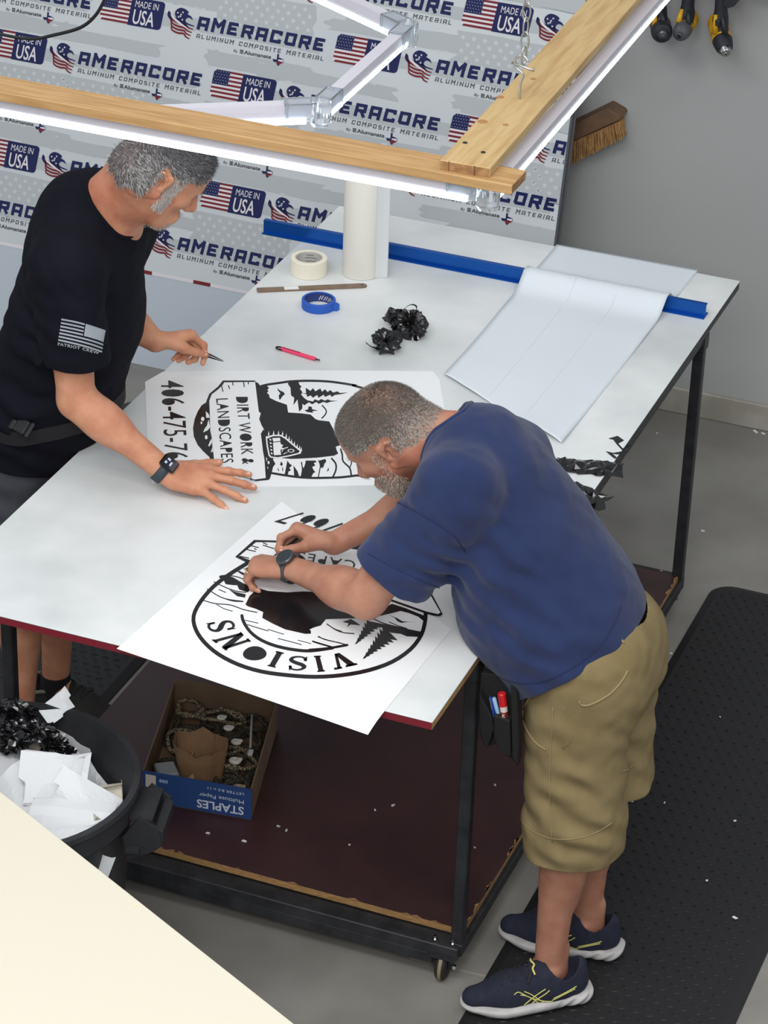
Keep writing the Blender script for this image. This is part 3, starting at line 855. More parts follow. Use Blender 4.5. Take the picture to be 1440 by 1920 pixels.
# ================================================================== people
def V3(*a): return np.array(a, float)
def rotv(v, ax, a):
    ax = nrm(ax); v = np.asarray(v, float)
    return v*math.cos(a)+np.cross(ax, v)*math.sin(a)+ax*(ax@v)*(1-math.cos(a))
def hand(md, wrist, X, N, right, fl, thumb, sc=1.0, wr=.026, tips=None):
    """palm and five separate fingers. X: wrist to knuckles, N: where the palm faces.
    fl: per finger (knuckle, middle, end flexion, spread) in degrees; thumb: three directions in (X, T, N) coordinates."""
    X = nrm(X); N = nrm(np.asarray(N)-X*(X@np.asarray(N))); T = np.cross(X, N) if right else -np.cross(X, N)
    W = np.array(wrist, float)
    def P(x, t, n): return W+sc*(X*x+T*t+N*n)
    mcp = [(.088, .030, 0), (.092, .009, -.003), (.087, -.012, -.002), (.078, -.031, .002)]
    for (x, t, n), r in zip(mcp, (.0135, .0138, .013, .012)):
        md.add(Cap(P(.012, t*.55, 0), P(x, t, n), sc*.0145, sc*r, w=N, fl=.95), .014)
    md.add(Cap(P(.015, 0, .004), P(.065, 0, .006), sc*.024, sc*.027, w=N, fl=.5), .02)
    md.add(Cap(P(.02, -.022, .006), P(.06, -.026, .006), sc*.013, sc*.013), .015)
    chains = []; names = []
    for i, ((x, t, n), (a1, a2, a3, spd)) in enumerate(zip(mcp, fl)):
        ln = ((.044, .027, .021), (.049, .031, .022), (.045, .029, .022), (.036, .022, .019))[i]
        rr = ((.0100, .0090, .0080, .0068), (.0102, .0092, .0082, .007), (.0096, .0086, .0077, .0066), (.0086, .0077, .0069, .006))[i]
        d = rotv(X, N, math.radians(spd)*(-1 if right else 1)); ax = np.cross(N, d)   # bending about ax turns d towards N
        p = P(x, t, n); ch = [Cap(P(x*.8, t*.9, n), p, sc*rr[0], sc*rr[0]*1.04)]
        ang = 0
        for j, (a, l) in enumerate(zip((a1, a2, a3), ln)):
            ang += math.radians(a); dd = rotv(d, ax, -ang)
            if dd@N < 0 and ang > .05: dd = rotv(d, ax, ang)
            q = p+dd*l*sc
            ch.append(Cap(p, q, sc*rr[j], sc*rr[j+1]))
            if j < 2: ch.append(Ell(q, [sc*rr[j+1]*1.08]*3))
            p = q
        chains.append(ch)
        if tips is not None:
            up = -nrm(N-dd*(N@dd)); tips.append((p-dd*.004*sc+up*rr[3]*.62*sc, dd, up, rr[3]*sc))
    q0 = P(.020, .020, .006); ch = []
    for j, (dx, l, ra, rb) in enumerate(zip(thumb, (.048, .034, .027), (.0155, .0125, .0108), (.0128, .0106, .0082))):
        dd = nrm(X*dx[0]+T*dx[1]+N*dx[2]); q1 = q0+dd*l*sc
        ch.append(Cap(q0, q1, sc*ra, sc*rb)); q0 = q1
    if tips is not None:
        up = np.array(thumb[3]) if len(thumb) > 3 else (0, 0, -1); up = X*up[0]+T*up[1]+N*up[2]
        up = nrm(up-dd*(up@dd)); tips.append((q0-dd*.004*sc+up*.0076*.62*sc, dd, up, .0082*sc))
    md.add(ch[0], .016)
    chains.append(ch)
    md.fan(chains, .007, .004)
    return dict(X=X, N=N, T=T, P=P, thumb=q0)
def nails(tips, parent, mt):
    for (p, d, u, r) in tips:
        s = np.cross(d, u); mb = MB(); V = []; n = 8
        for i in range(4):
            for k in range(n+1):
                a = -1.0+2.0*k/n; y = (-.0045+.009*i/3)*(1 if i < 3 else 1.08)
                V.append(p+d*y+s*r*.92*math.sin(a)*(1 if i < 3 else .8)+u*(r*.40*math.cos(a)+.0003-(.0006 if i in (0, 3) else 0)))
        F = [(i*(n+1)+k, i*(n+1)+k+1, (i+1)*(n+1)+k+1, (i+1)*(n+1)+k) for i in range(3) for k in range(n)]
        mb.add(V, F); mb.build('fingernail', mt, parent, smooth=True, fix=False)
def head(md, C, F, L, U, s=1.0, earside=1, neck=None, thin=1.0):
    A = np.array([F, L, U])
    def P(f, l, u): return C+s*(F*f+L*l+U*u)
    def E(c, r, k=.02, ax=None): md.add(Ell(P(*c), np.array(r)*s, A if ax is None else ax), k)
    E((-.010, 0, .030), (.098, .077, .088)); E((.020, 0, .020), (.078, .069, .080), .03)
    E((.045, 0, .045), (.052, .060, .052), .03)
    E((.030, 0, -.040), (.062, .060, .078), .03)
    for q in (-1, 1):
        md.add(Cap(P(.012, q*.056, -.050), P(.062, q*.026, -.103), s*.020, s*.018), .025)
        E((.064, q*.043, -.024), (.024, .022, .020), .02)
    E((.081, 0, -.106), (.020, .024, .018), .02); E((.070, 0, -.080), (.034, .034, .030), .02)
    md.add(Cap(P(.084, -.034, .016), P(.084, .034, .016), s*.013), .016)
    md.add(Cap(P(.094, 0, .010), P(.117, 0, -.034), s*.0085, s*.0125), .012)
    E((.118, 0, -.038), (.012, .012, .0105), .008)
    for q in (-1, 1):
        E((.104, q*.0135, -.041), (.013, .0085, .0095), .006)
        md.sub(Ell(P(.098, q*.031, -.003), np.array([.016, .017, .0105])*s, A), .012)
        E((.0815, q*.031, -.003), (.0125, .0135, .0125), .003)
        md.sub(Cap(P(.096, q*.018, -.005), P(.092, q*.046, -.004), s*.0016), .003)
        md.sub(Ell(P(.112, q*.007, -.048), np.array([.005, .0035, .004])*s, A), .004)
    md.add(Cap(P(.096, -.020, -.070), P(.096, .020, -.070), s*.0085), .010)
    md.add(Cap(P(.094, -.018, -.082), P(.094, .018, -.082), s*.0085), .010)
    md.sub(Cap(P(.107, -.022, -.076), P(.107, .022, -.076), s*.0028), .004)
    for q in (-1, 1):
        # ear: shell, hollowed bowl, rolled rim, lobe
        e0 = (-.012, q*.076, -.014); tf = nrm(F*.94+L*q*.10-U*.28); tu = nrm(U*.96+F*(-.26)+L*q*.08); tl = np.cross(tf, tu)*(1 if True else -1)
        Ax = np.array([tf, tl, tu]); c = P(*e0); outn = nrm(L*q*.93-F*.36)
        def Q(f, u, o=0): return c+s*(tf*f+tu*u+outn*o)
        md.add(Ell(Q(-.001, .002, .003), np.array([.0175, .007, .030])*s, Ax), .006)
        md.sub(Ell(Q(.002, .004, .0125), np.array([.0095, .0085, .017])*s, Ax), .003)
        rim = [(.010, -.004, .006), (.014, .012, .007), (.010, .027, .009), (-.003, .033, .012), (-.015, .026, .014), (-.018, .010, .014), (-.015, -.008, .011), (-.008, -.021, .008), (.002, -.029, .006), (.008, -.022, .005)]
        for a, b in zip(rim[:-1], rim[1:]): md.add(Cap(Q(*a), Q(*b), s*.0042, s*.0042), .003)
        md.add(Ell(Q(.002, -.024, .006), np.array([.0075, .004, .008])*s, Ax), .005)
        md.add(Cap(Q(-.008, -.008, .006), Q(-.006, .016, .007), s*.0035), .003)
        md.add(Ell(Q(.011, -.006, .005), np.array([.004, .003, .005])*s, Ax), .003)
    if neck is not None:
        a, b, ra, rb = neck; md.add(Cap(a, b, ra, rb), .035)
    return P
def trace_to(fn, p, d, steps=40):
    """slide p along d until it meets the surface fn = 0"""
    P = np.array(p, float)
    for _ in range(steps):
        v = fn(P)
        P = P+np.outer(v*.8, d)
        if np.max(np.abs(v)) < 2e-4: break
    bad = (np.abs(fn(P)) > .004)|(np.linalg.norm(P-np.asarray(p), axis=1) > 1.6)
    if bad.any() and not bad.all():      # points that miss the cloth take the place of the nearest one that met it
        ok = np.where(~bad)[0]
        for i in np.where(bad)[0]: P[i] = P[ok[np.argmin(np.abs(ok-i))]]
    return P
def short_hair(fn, grad_pts, name, parent, mats, length, comb, rngseed=1, w=.0009, jit=.35, mi_fn=None, keep=None):
    """individual bristly hairs: tapered blades rooted on the surface points grad_pts (point, normal)"""
    rg = np.random.RandomState(rngseed); pts, nor = grad_pts
    n = len(pts); L = length*(.6+.7*rg.rand(n))
    c = np.asarray(comb(pts), float)
    d = nor*.5+c+rg.randn(n, 3)*jit*.5; d /= np.linalg.norm(d, axis=1)[:, None]
    sd = np.cross(d, nor); sd /= np.maximum(np.linalg.norm(sd, axis=1), 1e-6)[:, None]
    a = pts-nor*.001; mid = a+d*L[:, None]*.55+nor*.0006; tip = a+d*L[:, None]-nor*(L*.12)[:, None]
    V = np.stack([a-sd*w, a+sd*w, mid+sd*w*.8, mid-sd*w*.8, tip], 1).reshape(-1, 3)
    b = np.arange(n)*5
    F = [[i, i+1, i+2, i+3] for i in b]+[[i+3, i+2, i+4] for i in b]
    mi = None
    if mi_fn is not None:
        m0 = mi_fn(pts, rg); mi = np.concatenate([m0, m0])
    return link_mesh(name, V, F, mats, parent, False, mi)
def scatter(md, C, R, n, seed, ok, sel=None):
    """random points on the model's surface around C"""
    rg = np.random.RandomState(seed); d = rg.randn(n, 3); d /= np.linalg.norm(d, axis=1)[:, None]
    P = C+d*R; fn = lambda q: md.ev(q, C, R*1.15)
    for _ in range(14):
        v = fn(P); P = P-d*(v*.7)[:, None]
    g = np.stack([(fn(P+e)-fn(P-e))/2e-4 for e in np.eye(3)*1e-4], 1); g /= np.maximum(np.linalg.norm(g, axis=1), 1e-6)[:, None]
    k = ok(P)&(np.abs(fn(P)) < .001); return P[k], g[k]
def wrist_band(mbm, c, ax, r, w, t, n=28, fl=.82, wdir=None):
    """flattened strap round a wrist"""
    ax = nrm(ax); u = nrm(np.asarray(wdir)-ax*(ax@np.asarray(wdir))); v = np.cross(ax, u)
    V = []; F = []
    pr = [(-w/2, 0), (-w/2+.001, t), (w/2-.001, t), (w/2, 0)]
    for k in range(n):
        a = 2*PI*k/n
        for (h, e) in pr: V.append(c+ax*h+(u*math.cos(a)*(r*fl+e)+v*math.sin(a)*(r+e)))
    for k in range(n):
        l = (k+1) % n
        for j in range(4):
            jj = (j+1) % 4; F.append((k*4+j, k*4+jj, l*4+jj, l*4+j))
    mbm.add(V, F)
def shoe(parent, heel, toe, zb, upper_m, sole_m, lace_m, w=.098, tilt=0, ankle=None, nm='shoe', collar_m=None, hh=1.0):
    h, t = np.array([*heel, zb]), np.array([*toe, zb]); f = nrm(t-h); L = np.linalg.norm(t-h); s = np.cross([0, 0, 1.], f); Z = np.array([0, 0, 1.])
    def P(x, y, z): return h+f*x*L+s*y+Z*z
    up = Model()
    A = np.array([f, s, Z])
    up.add(Cap(P(.13, 0, .050), P(.30, 0, .045), .038, .040, w=s, fl=.85), .03)
    up.add(Cap(P(.30, .002, .042), P(.62, .0, .036), .044, .043, w=s, fl=.95), .03)
    up.add(Cap(P(.62, 0, .034), P(.86, 0, .030), .044, .030, w=Z, fl=.8), .03)
    up.add(Cap(P(.17, 0, .06), P(.20, 0, .085*hh), .041, .043, w=s, fl=.85), .025)
    up.add(Cap(P(.09, 0, .06), P(.065, 0, .098*hh), .018, .013), .02)
    up.add(Cap(P(.40, 0, .075), P(.60, 0, .060), .026, .022), .03)
    up.add(Cap(P(.33, 0, .085*hh), P(.42, 0, .098*hh), .022, .014, w=f, fl=.6), .015)
    ak = P(.20, 0, .125*hh)
    up.sub(Cap(ak+Z*.06, P(.21, 0, .080*hh), .046, .036), .006)
    up.cut(Half(P(0, 0, .020), -Z), .004)
    o = sdf_object(up, .0028, nm, upper_m, parent)
    so = Model()
    so.add(Cap(P(.13, 0, .018), P(.40, 0, .018), .043, .040, w=Z, fl=.55), .03)
    so.add(Cap(P(.40, 0, .018), P(.66, 0, .016), .041, .048, w=Z, fl=.46), .03)
    so.add(Cap(P(.66, 0, .016), P(.86, 0, .018), .048, .034, w=Z, fl=.46), .03)
    so.add(Cap(P(.06, -.01, .026), P(.06, .01, .026), .026, .026, w=Z, fl=.8), .02)
    so.cut(Half(P(0, 0, .001), -Z), .003); so.cut(Half(P(0, 0, .034), Z+f*.04), .006)
    so.disp(lambda p: .0011*np.sin(((p-h)@f)*210+((p-h)@Z)*260)*np.clip((.3*L-((p-h)@f))*20, 0, 1))
    sdf_object(so, .0028, 'sole', sole_m, o)
    mb = MB()
    for k in range(5):
        x = .46+.052*k; z0 = .112-.028*k*.9
        pts = []
        for q in range(7):
            y = -.026+.052*q/6
            pts.append(P(x+.012*((-1)**k)*(q/6-.5)*2, y, .13))
        pts = trace_to(lambda p: up.ev(p)-.0012, np.array(pts), -Z)
        mb.tube(pts, .0021, 6)
    base = P(.44, 0, .13)
    for sg in (-1, 1):
        pts = np.array([P(.455, sg*.004, .15), P(.45, sg*.016, .15), P(.47, sg*.028, .15), P(.49, sg*.034, .15), P(.47, sg*.022, .15), P(.455, sg*.008, .15)])
        pts = trace_to(lambda p: up.ev(p)-.003, pts, -Z); mb.tube(spline(pts, 4), .0019, 6)
    mb.build('laces', lace_m, o, smooth=True)
    return o, up, P
def on_side(mdl, pts, d, off=.0008):
    return trace_to(lambda p: mdl.ev(p)-off, np.array(pts), d)
def cloth_print(md, quads, d, off=.0008):
    """list of planar strips (each a list of 3D points around) laid on the cloth along d"""
    pass

skinA = mat('skin_tanned', (204, 148, 117), .5, rgb2=(184, 121, 94), vs=22, vlo=.35, vhi=.72, bump=.08, bs=420, sss=.12, spec=.35, detail=6)
skinB = mat('skin_ruddy', (178, 129, 106), .5, rgb2=(158, 105, 85), vs=20, vlo=.36, vhi=.74, bump=.08, bs=420, sss=.12, spec=.35, detail=6)
skinH = mat('skin_flushed', (182, 122, 98), .5, rgb2=(162, 100, 82), vs=26, bump=.08, bs=420, sss=.12, spec=.35)
scalpA = mat('scalp_stubble_slate', (110, 100, 98), .6, rgb2=(92, 84, 84), vs=60, sss=.1, spec=.3)
scalpB = mat('scalp_stubble_brown', (156, 130, 114), .6, rgb2=(142, 116, 102), vs=60, sss=.1, spec=.3)
skinHA = mat('skin_sunburnt_neck', (198, 138, 109), .5, rgb2=(180, 114, 89), vs=24, bump=.08, bs=420, sss=.12, spec=.35)
nail_m = mat('fingernail', (222, 176, 158), .35)
navy_cloth = mat('navy_cotton', (42, 54, 92), .9, rgb2=(37, 48, 83), vs=9, bump=.25, bs=700, spec=.2, sheen=.15)
black_cloth = mat('black_cotton', (15, 16, 24), .9, rgb2=(19, 20, 29), vs=9, bump=.25, bs=700, spec=.15)
khaki = mat('khaki_twill', (137, 122, 88), .9, rgb2=(125, 110, 77), vs=12, bush=0, bump=.3, bs=600, spec=.2) if False else mat('khaki_twill', (137, 122, 88), .9, rgb2=(124, 109, 76), vs=12, bump=.3, bs=600, spec=.2)
khaki_seam = mat('khaki_seam', (144, 128, 92), .9)
grey_cloth = mat('charcoal_twill', (72, 74, 80), .9, rgb2=(62, 64, 70), vs=12, bump=.3, bs=600, spec=.2)
hair_salt = [mat('hair_grey', (118, 110, 102), .55), mat('hair_dark', (92, 84, 78), .5), mat('hair_silver', (172, 168, 162), .55)]
# ------------------------------------------------------------------ man in navy shirt and khaki shorts, bent over the near right corner
bodyB = Model()
C7 = V3(-.115, .45, 1.375)
hipL, hipR = V3(.185, .36, .86), V3(.20, .54, .86)
kneeL, kneeR = V3(.205, .355, .47), V3(.225, .535, .47)
ankL, ankR = V3(.200, .330, .095), V3(.225, .530, .095)
shL, shR = V3(-.085, .265, 1.325), V3(-.070, .605, 1.255)
elL, wrL = V3(-.250, .238, 1.035), V3(-.485, .360, .985)
elR, wrR = V3(-.250, .66, 1.08), V3(-.435, .503, .985)
axT = nrm(V3(-.56, 0, .83)); nb = V3(.83, 0, .56)
# trunk (under the clothes)
bodyB.add(Cap(V3(.19, .45, .90), V3(.12, .45, 1.05), .145, .138, w=nb, fl=.78), .05)
bodyB.add(Cap(V3(.11, .45, 1.08), V3(-.03, .45, 1.24), .140, .132, w=nb, fl=.70), .05)
bodyB.add(Cap(shL+V3(0, .03, -.01), shR+V3(0, -.03, -.012), .052), .06)
for h_, k_, a_ in ((hipL, kneeL, ankL), (hipR, kneeR, ankR)):
    bodyB.add(Cap(h_, k_, .085, .060), .04)
    bodyB.add(Cap(k_, a_, .050, .034), .03)
    bodyB.add(Ell(k_*.70+a_*.30+V3(.014, 0, 0), (.046, .047, .10)), .03)
    bodyB.add(Ell(k_+V3(-.02, 0, 0), (.046, .048, .055)), .03)
footdirs = (nrm(V3(-.84, -.53, 0)), nrm(V3(-1, -.09, 0)))
for a_, fd in zip((ankL, ankR), footdirs):
    s_ = np.cross([0, 0, 1.], fd)
    for q in (-1, 1): bodyB.add(Ell(a_+s_*q*.030+V3(0, 0, -.004), (.014, .014, .016)), .014)
    bodyB.add(Cap(a_-fd*.032+V3(0, 0, .05), a_-fd*.030+V3(0, 0, -.02), .011, .015), .02)
    bodyB.add(Cap(a_+V3(0, 0, -.02), a_+fd*.09+V3(0, 0, -.045), .036, .030), .02)
# arms
for s_, e_, w_ in ((shL, elL, wrL), (shR, elR, wrR)):
    bodyB.add(Cap(s_, e_, .050, .048), .03)
    d_ = nrm(w_-e_)
    bodyB.add(Cap(e_, w_, .044, .0285, w=V3(0, 0, 1), fl=.92), .02)
    bodyB.add(Ell(e_+d_*.075, (.07, .049, .046), np.array([d_, nrm(np.cross([0, 0, 1.], d_)), np.cross(d_, nrm(np.cross([0, 0, 1.], d_)))])), .03)
    bodyB.add(Ell(e_-d_*.018+nrm(e_-s_)*.026, (.022, .022, .022)), .02)
# head bowed to the left of the picture
yaw, pit, rol = math.radians(184), math.radians(43), math.radians(-5)
FB = V3(math.cos(yaw)*math.cos(pit), math.sin(yaw)*math.cos(pit), -math.sin(pit)); LB = V3(-math.sin(yaw), math.cos(yaw), 0); UB = np.cross(FB, LB)
LB, UB = math.cos(rol)*LB+math.sin(rol)*UB, math.cos(rol)*UB-math.sin(rol)*LB
CB = V3(-.285, .45, 1.325)
PB = head(bodyB, CB, FB, LB, UB, 1.0, neck=(V3(-.275, .45, 1.325)-FB*.045-UB*.035, C7+V3(.02, 0, -.03), .062, .072))
bodyB.add(Cap(PB(-.055, -.03, -.035), PB(-.055, .03, -.035), .045), .04)
# left hand flat-knuckled on the vinyl, fingers bent down; right hand pinching the weeding pick
tipsB = []
hL = hand(bodyB, wrL, V3(-.92, .02, -.14), V3(-.18, -.12, -1), False, [(56, 62, 26, 4), (56, 66, 28, 1), (58, 68, 30, -1), (54, 66, 30, -5)],
          [(.80, .45, .40), (.90, .05, .45), (.92, -.05, .38), (0, .7, -.7)], .93, tips=tipsB)
hR = hand(bodyB, wrR, V3(-.92, -.12, .22), V3(-.28, -.62, -.72), True, [(48, 50, 26, 2), (58, 52, 24, 0), (64, 56, 24, -1), (66, 58, 24, -3)],
          [(.72, .42, .55), (.84, -.02, .52), (.90, -.12, .40), (0, .85, -.5)], .98, tips=tipsB)
manB = empty('person', (.22, .45, 0), 'man in navy T-shirt and khaki shorts bending over the near right corner of the table', 'person')
# --- hair: close crop, fading on the sides; thin crown
def frameB(P): q = P-CB; return q@FB, q@LB, q@UB
def okB(P):
    f, l, u = frameB(P)
    line = np.where(f > .0, .030+np.maximum(f-.055, 0)*1.9, np.where(f > -.04, .012, -.018-(-.04-f)*.12))
    line = np.where((f > -.040)&(f < .018), np.maximum(line, .030-.0*f), line)
    jag = .004*np.sin(l*160)+.003*np.sin(f*190)
    front = f < .088-.9*np.maximum(u-.06, 0)*0+.004*np.sin(l*120)
    return (u > line+jag)&front&(u > -.055)&(np.linalg.norm(P-CB, axis=1) < .135)
def skin_zone_B(V, F):
    c = V[F[:, 0]]
    q = c-CB; f, u = q@FB, q@UB
    red = ((u < -.03)&(f < .045)&(np.linalg.norm(q, axis=1) < .24))
    return np.where(okB(c), 2, np.where(red, 1, 0))
tabB0 = Model
class _T:
    c = np.array([0., .45, .86]); R = .6
    def __call__(s, P): return np.maximum(np.maximum(np.maximum(P[:, 0]-.010, P[:, 2]-.9225), .80-P[:, 2]), -.05-P[:, 0]*0-1)
bodyB.sub(_T(), .003)
bodyo = sdf_object(bodyB, .0026, 'body', [skinB, skinH, scalpB], manB, mi=skin_zone_B)
nails(tipsB, manB, nail_m)
ptsB = scatter(bodyB, PB(-.005, 0, .025), .15, 60000, 5, okB)
def thinB(pts, nor, seed):
    f, l, u = frameB(pts); rg = np.random.RandomState(seed)
    crown = np.exp(-(((f+.015)/.030)**2+((l-.0)/.030)**2))*(u > .08)
    side = np.clip((.075-u)/.09, 0, 1)*.35
    k = rg.rand(len(pts)) > np.maximum(crown*.72, side); return pts[k], nor[k]
ptsB = thinB(*ptsB, 3)
def combB(P):
    f, l, u = frameB(P); w = np.stack([f+.04, l, u-.10], 1); w /= np.maximum(np.linalg.norm(w, axis=1), 1e-6)[:, None]
    return .8*(np.outer(w[:, 0], FB)+np.outer(w[:, 1], LB)+np.outer(w[:, 2], UB))
def miB(P, rg):
    f, l, u = frameB(P); r = rg.rand(len(P)); sil = np.clip((.055-u)/.08, 0, .6)+np.clip((f-.05)*4, 0, .25)
    return np.where(r < sil, 2, np.where(r < .62, 0, 1))
hair = short_hair(None, ptsB, 'hair', manB, hair_salt, .0085, combB, 2, mi_fn=miB, jit=.25, w=.0005)
hair['label'] = 'closely cropped greying hair, thin at the crown'
def okbeard(P):
    f, l, u = frameB(P)
    jaw = (u < -.045-.35*np.maximum(.05-f, 0))&(f > .018)&(u > -.135)
    mous = (f > .078)&(u < -.052)&(np.abs(l) < .032)
    lips = (f > .090)&(u > -.089)&(u < -.066)&(np.abs(l) < .021)
    burn = (f > .010)&(f < .034)&(u < .03)&(u > -.10)&(np.abs(l) > .050)
    return (jaw | mous | burn)&~lips
beard_m = [mat('beard_sand', (150, 134, 116), .6), mat('beard_dark', (104, 86, 74), .6), mat('beard_silver', (188, 180, 170), .6)]
pb = scatter(bodyB, PB(.05, 0, -.06), .13, 14000, 8, okbeard)
def combbeard(P): return np.tile(FB*.35-UB*.8, (len(P), 1))
short_hair(None, pb, 'beard', manB, beard_m, .0065, combbeard, 4, mi_fn=lambda P, rg: np.where(rg.rand(len(P)) < .55, 2, np.where(rg.rand(len(P)) < .75, 0, 1)), jit=.3, w=.00045)
for sg in (-1, 1):
  pe = scatter(bodyB, PB(.07, 0, .02), .06, 4000, 9, lambda P: (frameB(P)[0] > .07)&(np.abs(frameB(P)[2]-.017) < .006)&(sg*frameB(P)[1] > .012)&(sg*frameB(P)[1] < .046))
  short_hair(None, pe, 'eyebrow', manB, hair_salt[:2], .007, lambda P: np.tile(UB*.4+FB*.2, (len(P), 1)), 4, mi_fn=lambda P, rg: (rg.rand(len(P)) < .5).astype(int))
# --- T-shirt
sb = Model()
sb.add(Cap(V3(-.040, .44, 1.250), V3(.03, .44, 1.15), .180, .186, w=nb, fl=.70), .05)
sb.add(Cap(V3(.035, .44, 1.13), V3(.130, .44, .98), .186, .200, w=nb, fl=.82), .06)
sb.add(Ell(V3(.040, .43, 1.00), (.135, .185, .145)), .05)
sb.add(Cap(V3(.140, .44, .98), V3(.185, .445, .86), .198, .204, w=nb, fl=.86), .05)
sb.add(Cap(C7+V3(.02, -.06, -.045), shL+V3(.012, .01, .005), .072, .078), .05)
sb.add(Cap(C7+V3(.02, .06, -.055), shR+V3(.012, -.01, .005), .064, .070), .05)
sb.add(Cap(C7+V3(.035, 0, -.035), C7+V3(.06, 0, -.08), .082, .098), .05)
slL = nrm(elL-shL); slR = nrm(elR-shR)
eL, eR = shL+slL*.235, shR+slR*.25
nL = nrm(slL+V3(-.12, -.12, -.25))
sb.add(Trim(Cap(shL+V3(.02, .01, -.01), eL+slL*.05+V3(.012, 0, -.008), .086, .094, w=V3(0, 1, 0), fl=.88), eL+slL*.012, nL, Cap(eL-slL*.03, eL+slL*.10, .060, .078, w=V3(0, 1, 0), fl=.88)), .045)
sb.add(Trim(Cap(shR+V3(.01, 0, -.01), eR+slR*.05, .084, .090), eR, slR, Cap(eR-slR*.03, eR+slR*.1, .062, .078)), .045)
# cloth folds
sb.disp(folds(V3(.0, .27, 1.16), V3(-.5, 0, -.85), .055, 0.0037, .16, ph=.4))
sb.disp(folds(V3(-.06, .26, 1.24), V3(.7, .3, .6), .050, 0.0027, .12, ph=2.))
sb.disp(folds(V3(.12, .27, 1.0), V3(.25, 0, 1), .075, 0.0030, .22, ph=1.2))
sb.disp(folds(V3(.26, .40, 1.06), V3(.5, 0, .85), .085, 0.0025, .2, ph=.1))
sb.disp(folds(V3(.02, .5, 1.33), V3(.8, .5, .1), .09, 0.0020, .2, ph=.7))
sb.disp(folds(V3(-.11, .25, 1.18), V3(.3, .2, .9), .045, .004, .10, ph=.9))
sb.disp(rumple(.0016, 30, .3)); sb.disp(rumple(.0006, 95, 1.3))
# openings
hemn = nrm(V3(.62, 0, -.80)); hemo = V3(.215, .24, .928)
def hemcut(P): return (P-hemo)@hemn+.006*np.sin((P[:, 1]-.45)*18)*1.0+np.where(P[:, 0] < .1, (.1-P[:, 0])*.55, 0)
class Fn:
    def __init__(s, f): s.f = f; s.c = np.zeros(3); s.R = 1e9
    def __call__(s, P): return s.f(P)
sb.cut(Fn(hemcut), .004)
import copy as _cp
sb_pre = _cp.copy(sb); sb_pre.items = list(sb.items)
neckB = Cap(C7+V3(-.012, 0, -.022), PB(-.03, 0, -.07), .080, .094)
sb.sub(neckB, .006)
inb = nrm(V3(.42, 0, -.9)); sb.sub(Cap(V3(.185, .445, .90), V3(.215, .445, .80), .160, .176, w=nb, fl=.84), .003)
tabB = Fn(lambda P: np.maximum(np.maximum(P[:, 0]-.005, P[:, 2]-.9225), .80-P[:, 2]))
sb.sub(tabB, .004)
to = sdf_object(sb, .0032, 't_shirt', navy_cloth, manB)
# ribbed collar and stitched hems, laid on the cloth
nk = nrm(PB(-.03, 0, -.05)-C7); u_, w_ = perp(nk)
mb = MB(); ring = []
for k in range(40):
    a = 2*PI*k/40; ring.append(C7+V3(-.012, 0, -.012)+nk*.006+(u_*math.cos(a)+w_*math.sin(a))*.086)
ring = snap2(lambda q: sb_pre.ev(q, C7, .2)+.002, neckB, np.array(ring))
mb.tube(ring, .0065, 8, closed=True)
mb.build('collar', navy_cloth, to, smooth=True)
def seam_line(md, pts, d, r, name, m_, par, off=.0003, closed=False):
    p = on_side(md, np.array(spline(pts, 6)), d, off+.0006); mb = MB(); mb.tube(p, r, 5); return mb.build(name, m_, par, smooth=True)
darknavy = mat('navy_seam', (36, 44, 82), .9)
VD = nrm(V3(-.27, .80, -.53))      # roughly along the camera's view: used only to find the visible side of the cloth
pts = [aty(x, y, .1) for (x, y) in ((735, 930), (775, 952), (815, 975), (850, 1000), (872, 1030))]
seam_line(sb, pts, VD, .0016, 'shoulder_seam', darknavy, to)
hem = [aty(x, y, .05) for (x, y) in ((684, 1032), (720, 1052), (760, 1072), (800, 1090), (826, 1100))]
seam_line(sb, hem, VD, .0012, 'sleeve_hem', darknavy, to)
hem = [aty(x, y, .05) for (x, y) in ((905, 1250), (930, 1268), (965, 1281), (1010, 1283), (1055, 1268), (1100, 1243), (1140, 1210), (1168, 1170), (1186, 1132))]
seam_line(sb, hem, VD, .0012, 'bottom_hem', darknavy, to)
# --- khaki shorts
kb = Model()
kb.add(Ell(V3(.205, .45, .93), (.150, .195, .12)), .04)
kb.add(Ell(V3(.25, .405, .86), (.115, .12, .13)), .05); kb.add(Ell(V3(.25, .505, .86), (.115, .12, .13)), .05)
kb.add(Cap(V3(.205, .365, .86), V3(.228, .352, .50), .118, .112), .05)
kb.add(Cap(V3(.225, .535, .86), V3(.245, .535, .50), .112, .103), .03)
kb.add(Cap(V3(.228, .352, .50), V3(.229, .352, .40), .112, .113), .03)
kb.add(Cap(V3(.245, .535, .50), V3(.245, .535, .40), .103, .104), .03)
kb.disp(folds(V3(.20, .26, .66), V3(.3, 0, 1), .085, 0.0033, .22, ph=.5))
kb.disp(folds(V3(.30, .30, .62), V3(.6, .2, 1), .07, 0.0036, .2, ph=1.5))
kb.disp(folds(V3(.12, .27, .56), V3(1, .2, .5), .07, 0.0033, .16, ph=.2))
kb.disp(folds(V3(.33, .55, .62), V3(.2, .4, 1), .08, 0.0028, .2, ph=2.2))
kb.disp(folds(V3(.24, .25, .46), V3(.35, 0, 1), .06, 0.0028, .12, ph=2.9))
kb.disp(rumple(.0016, 28, 1.1)); kb.disp(rumple(.0007, 90, .4))
class Box2:
    def __init__(s, f, c, R): s.f = f; s.c = np.array(c); s.R = R
    def __call__(s, P): return s.f(P)
kb.cut(Fn(lambda P: np.where(P[:, 1] < .448, .432, .500)+.10*(P[:, 0]-.23)+.004*np.sin(P[:, 1]*60)-P[:, 2]), .003)
kb.cut(Half(V3(.2, .45, 1.03), V3(-.25, 0, 1)), .004)
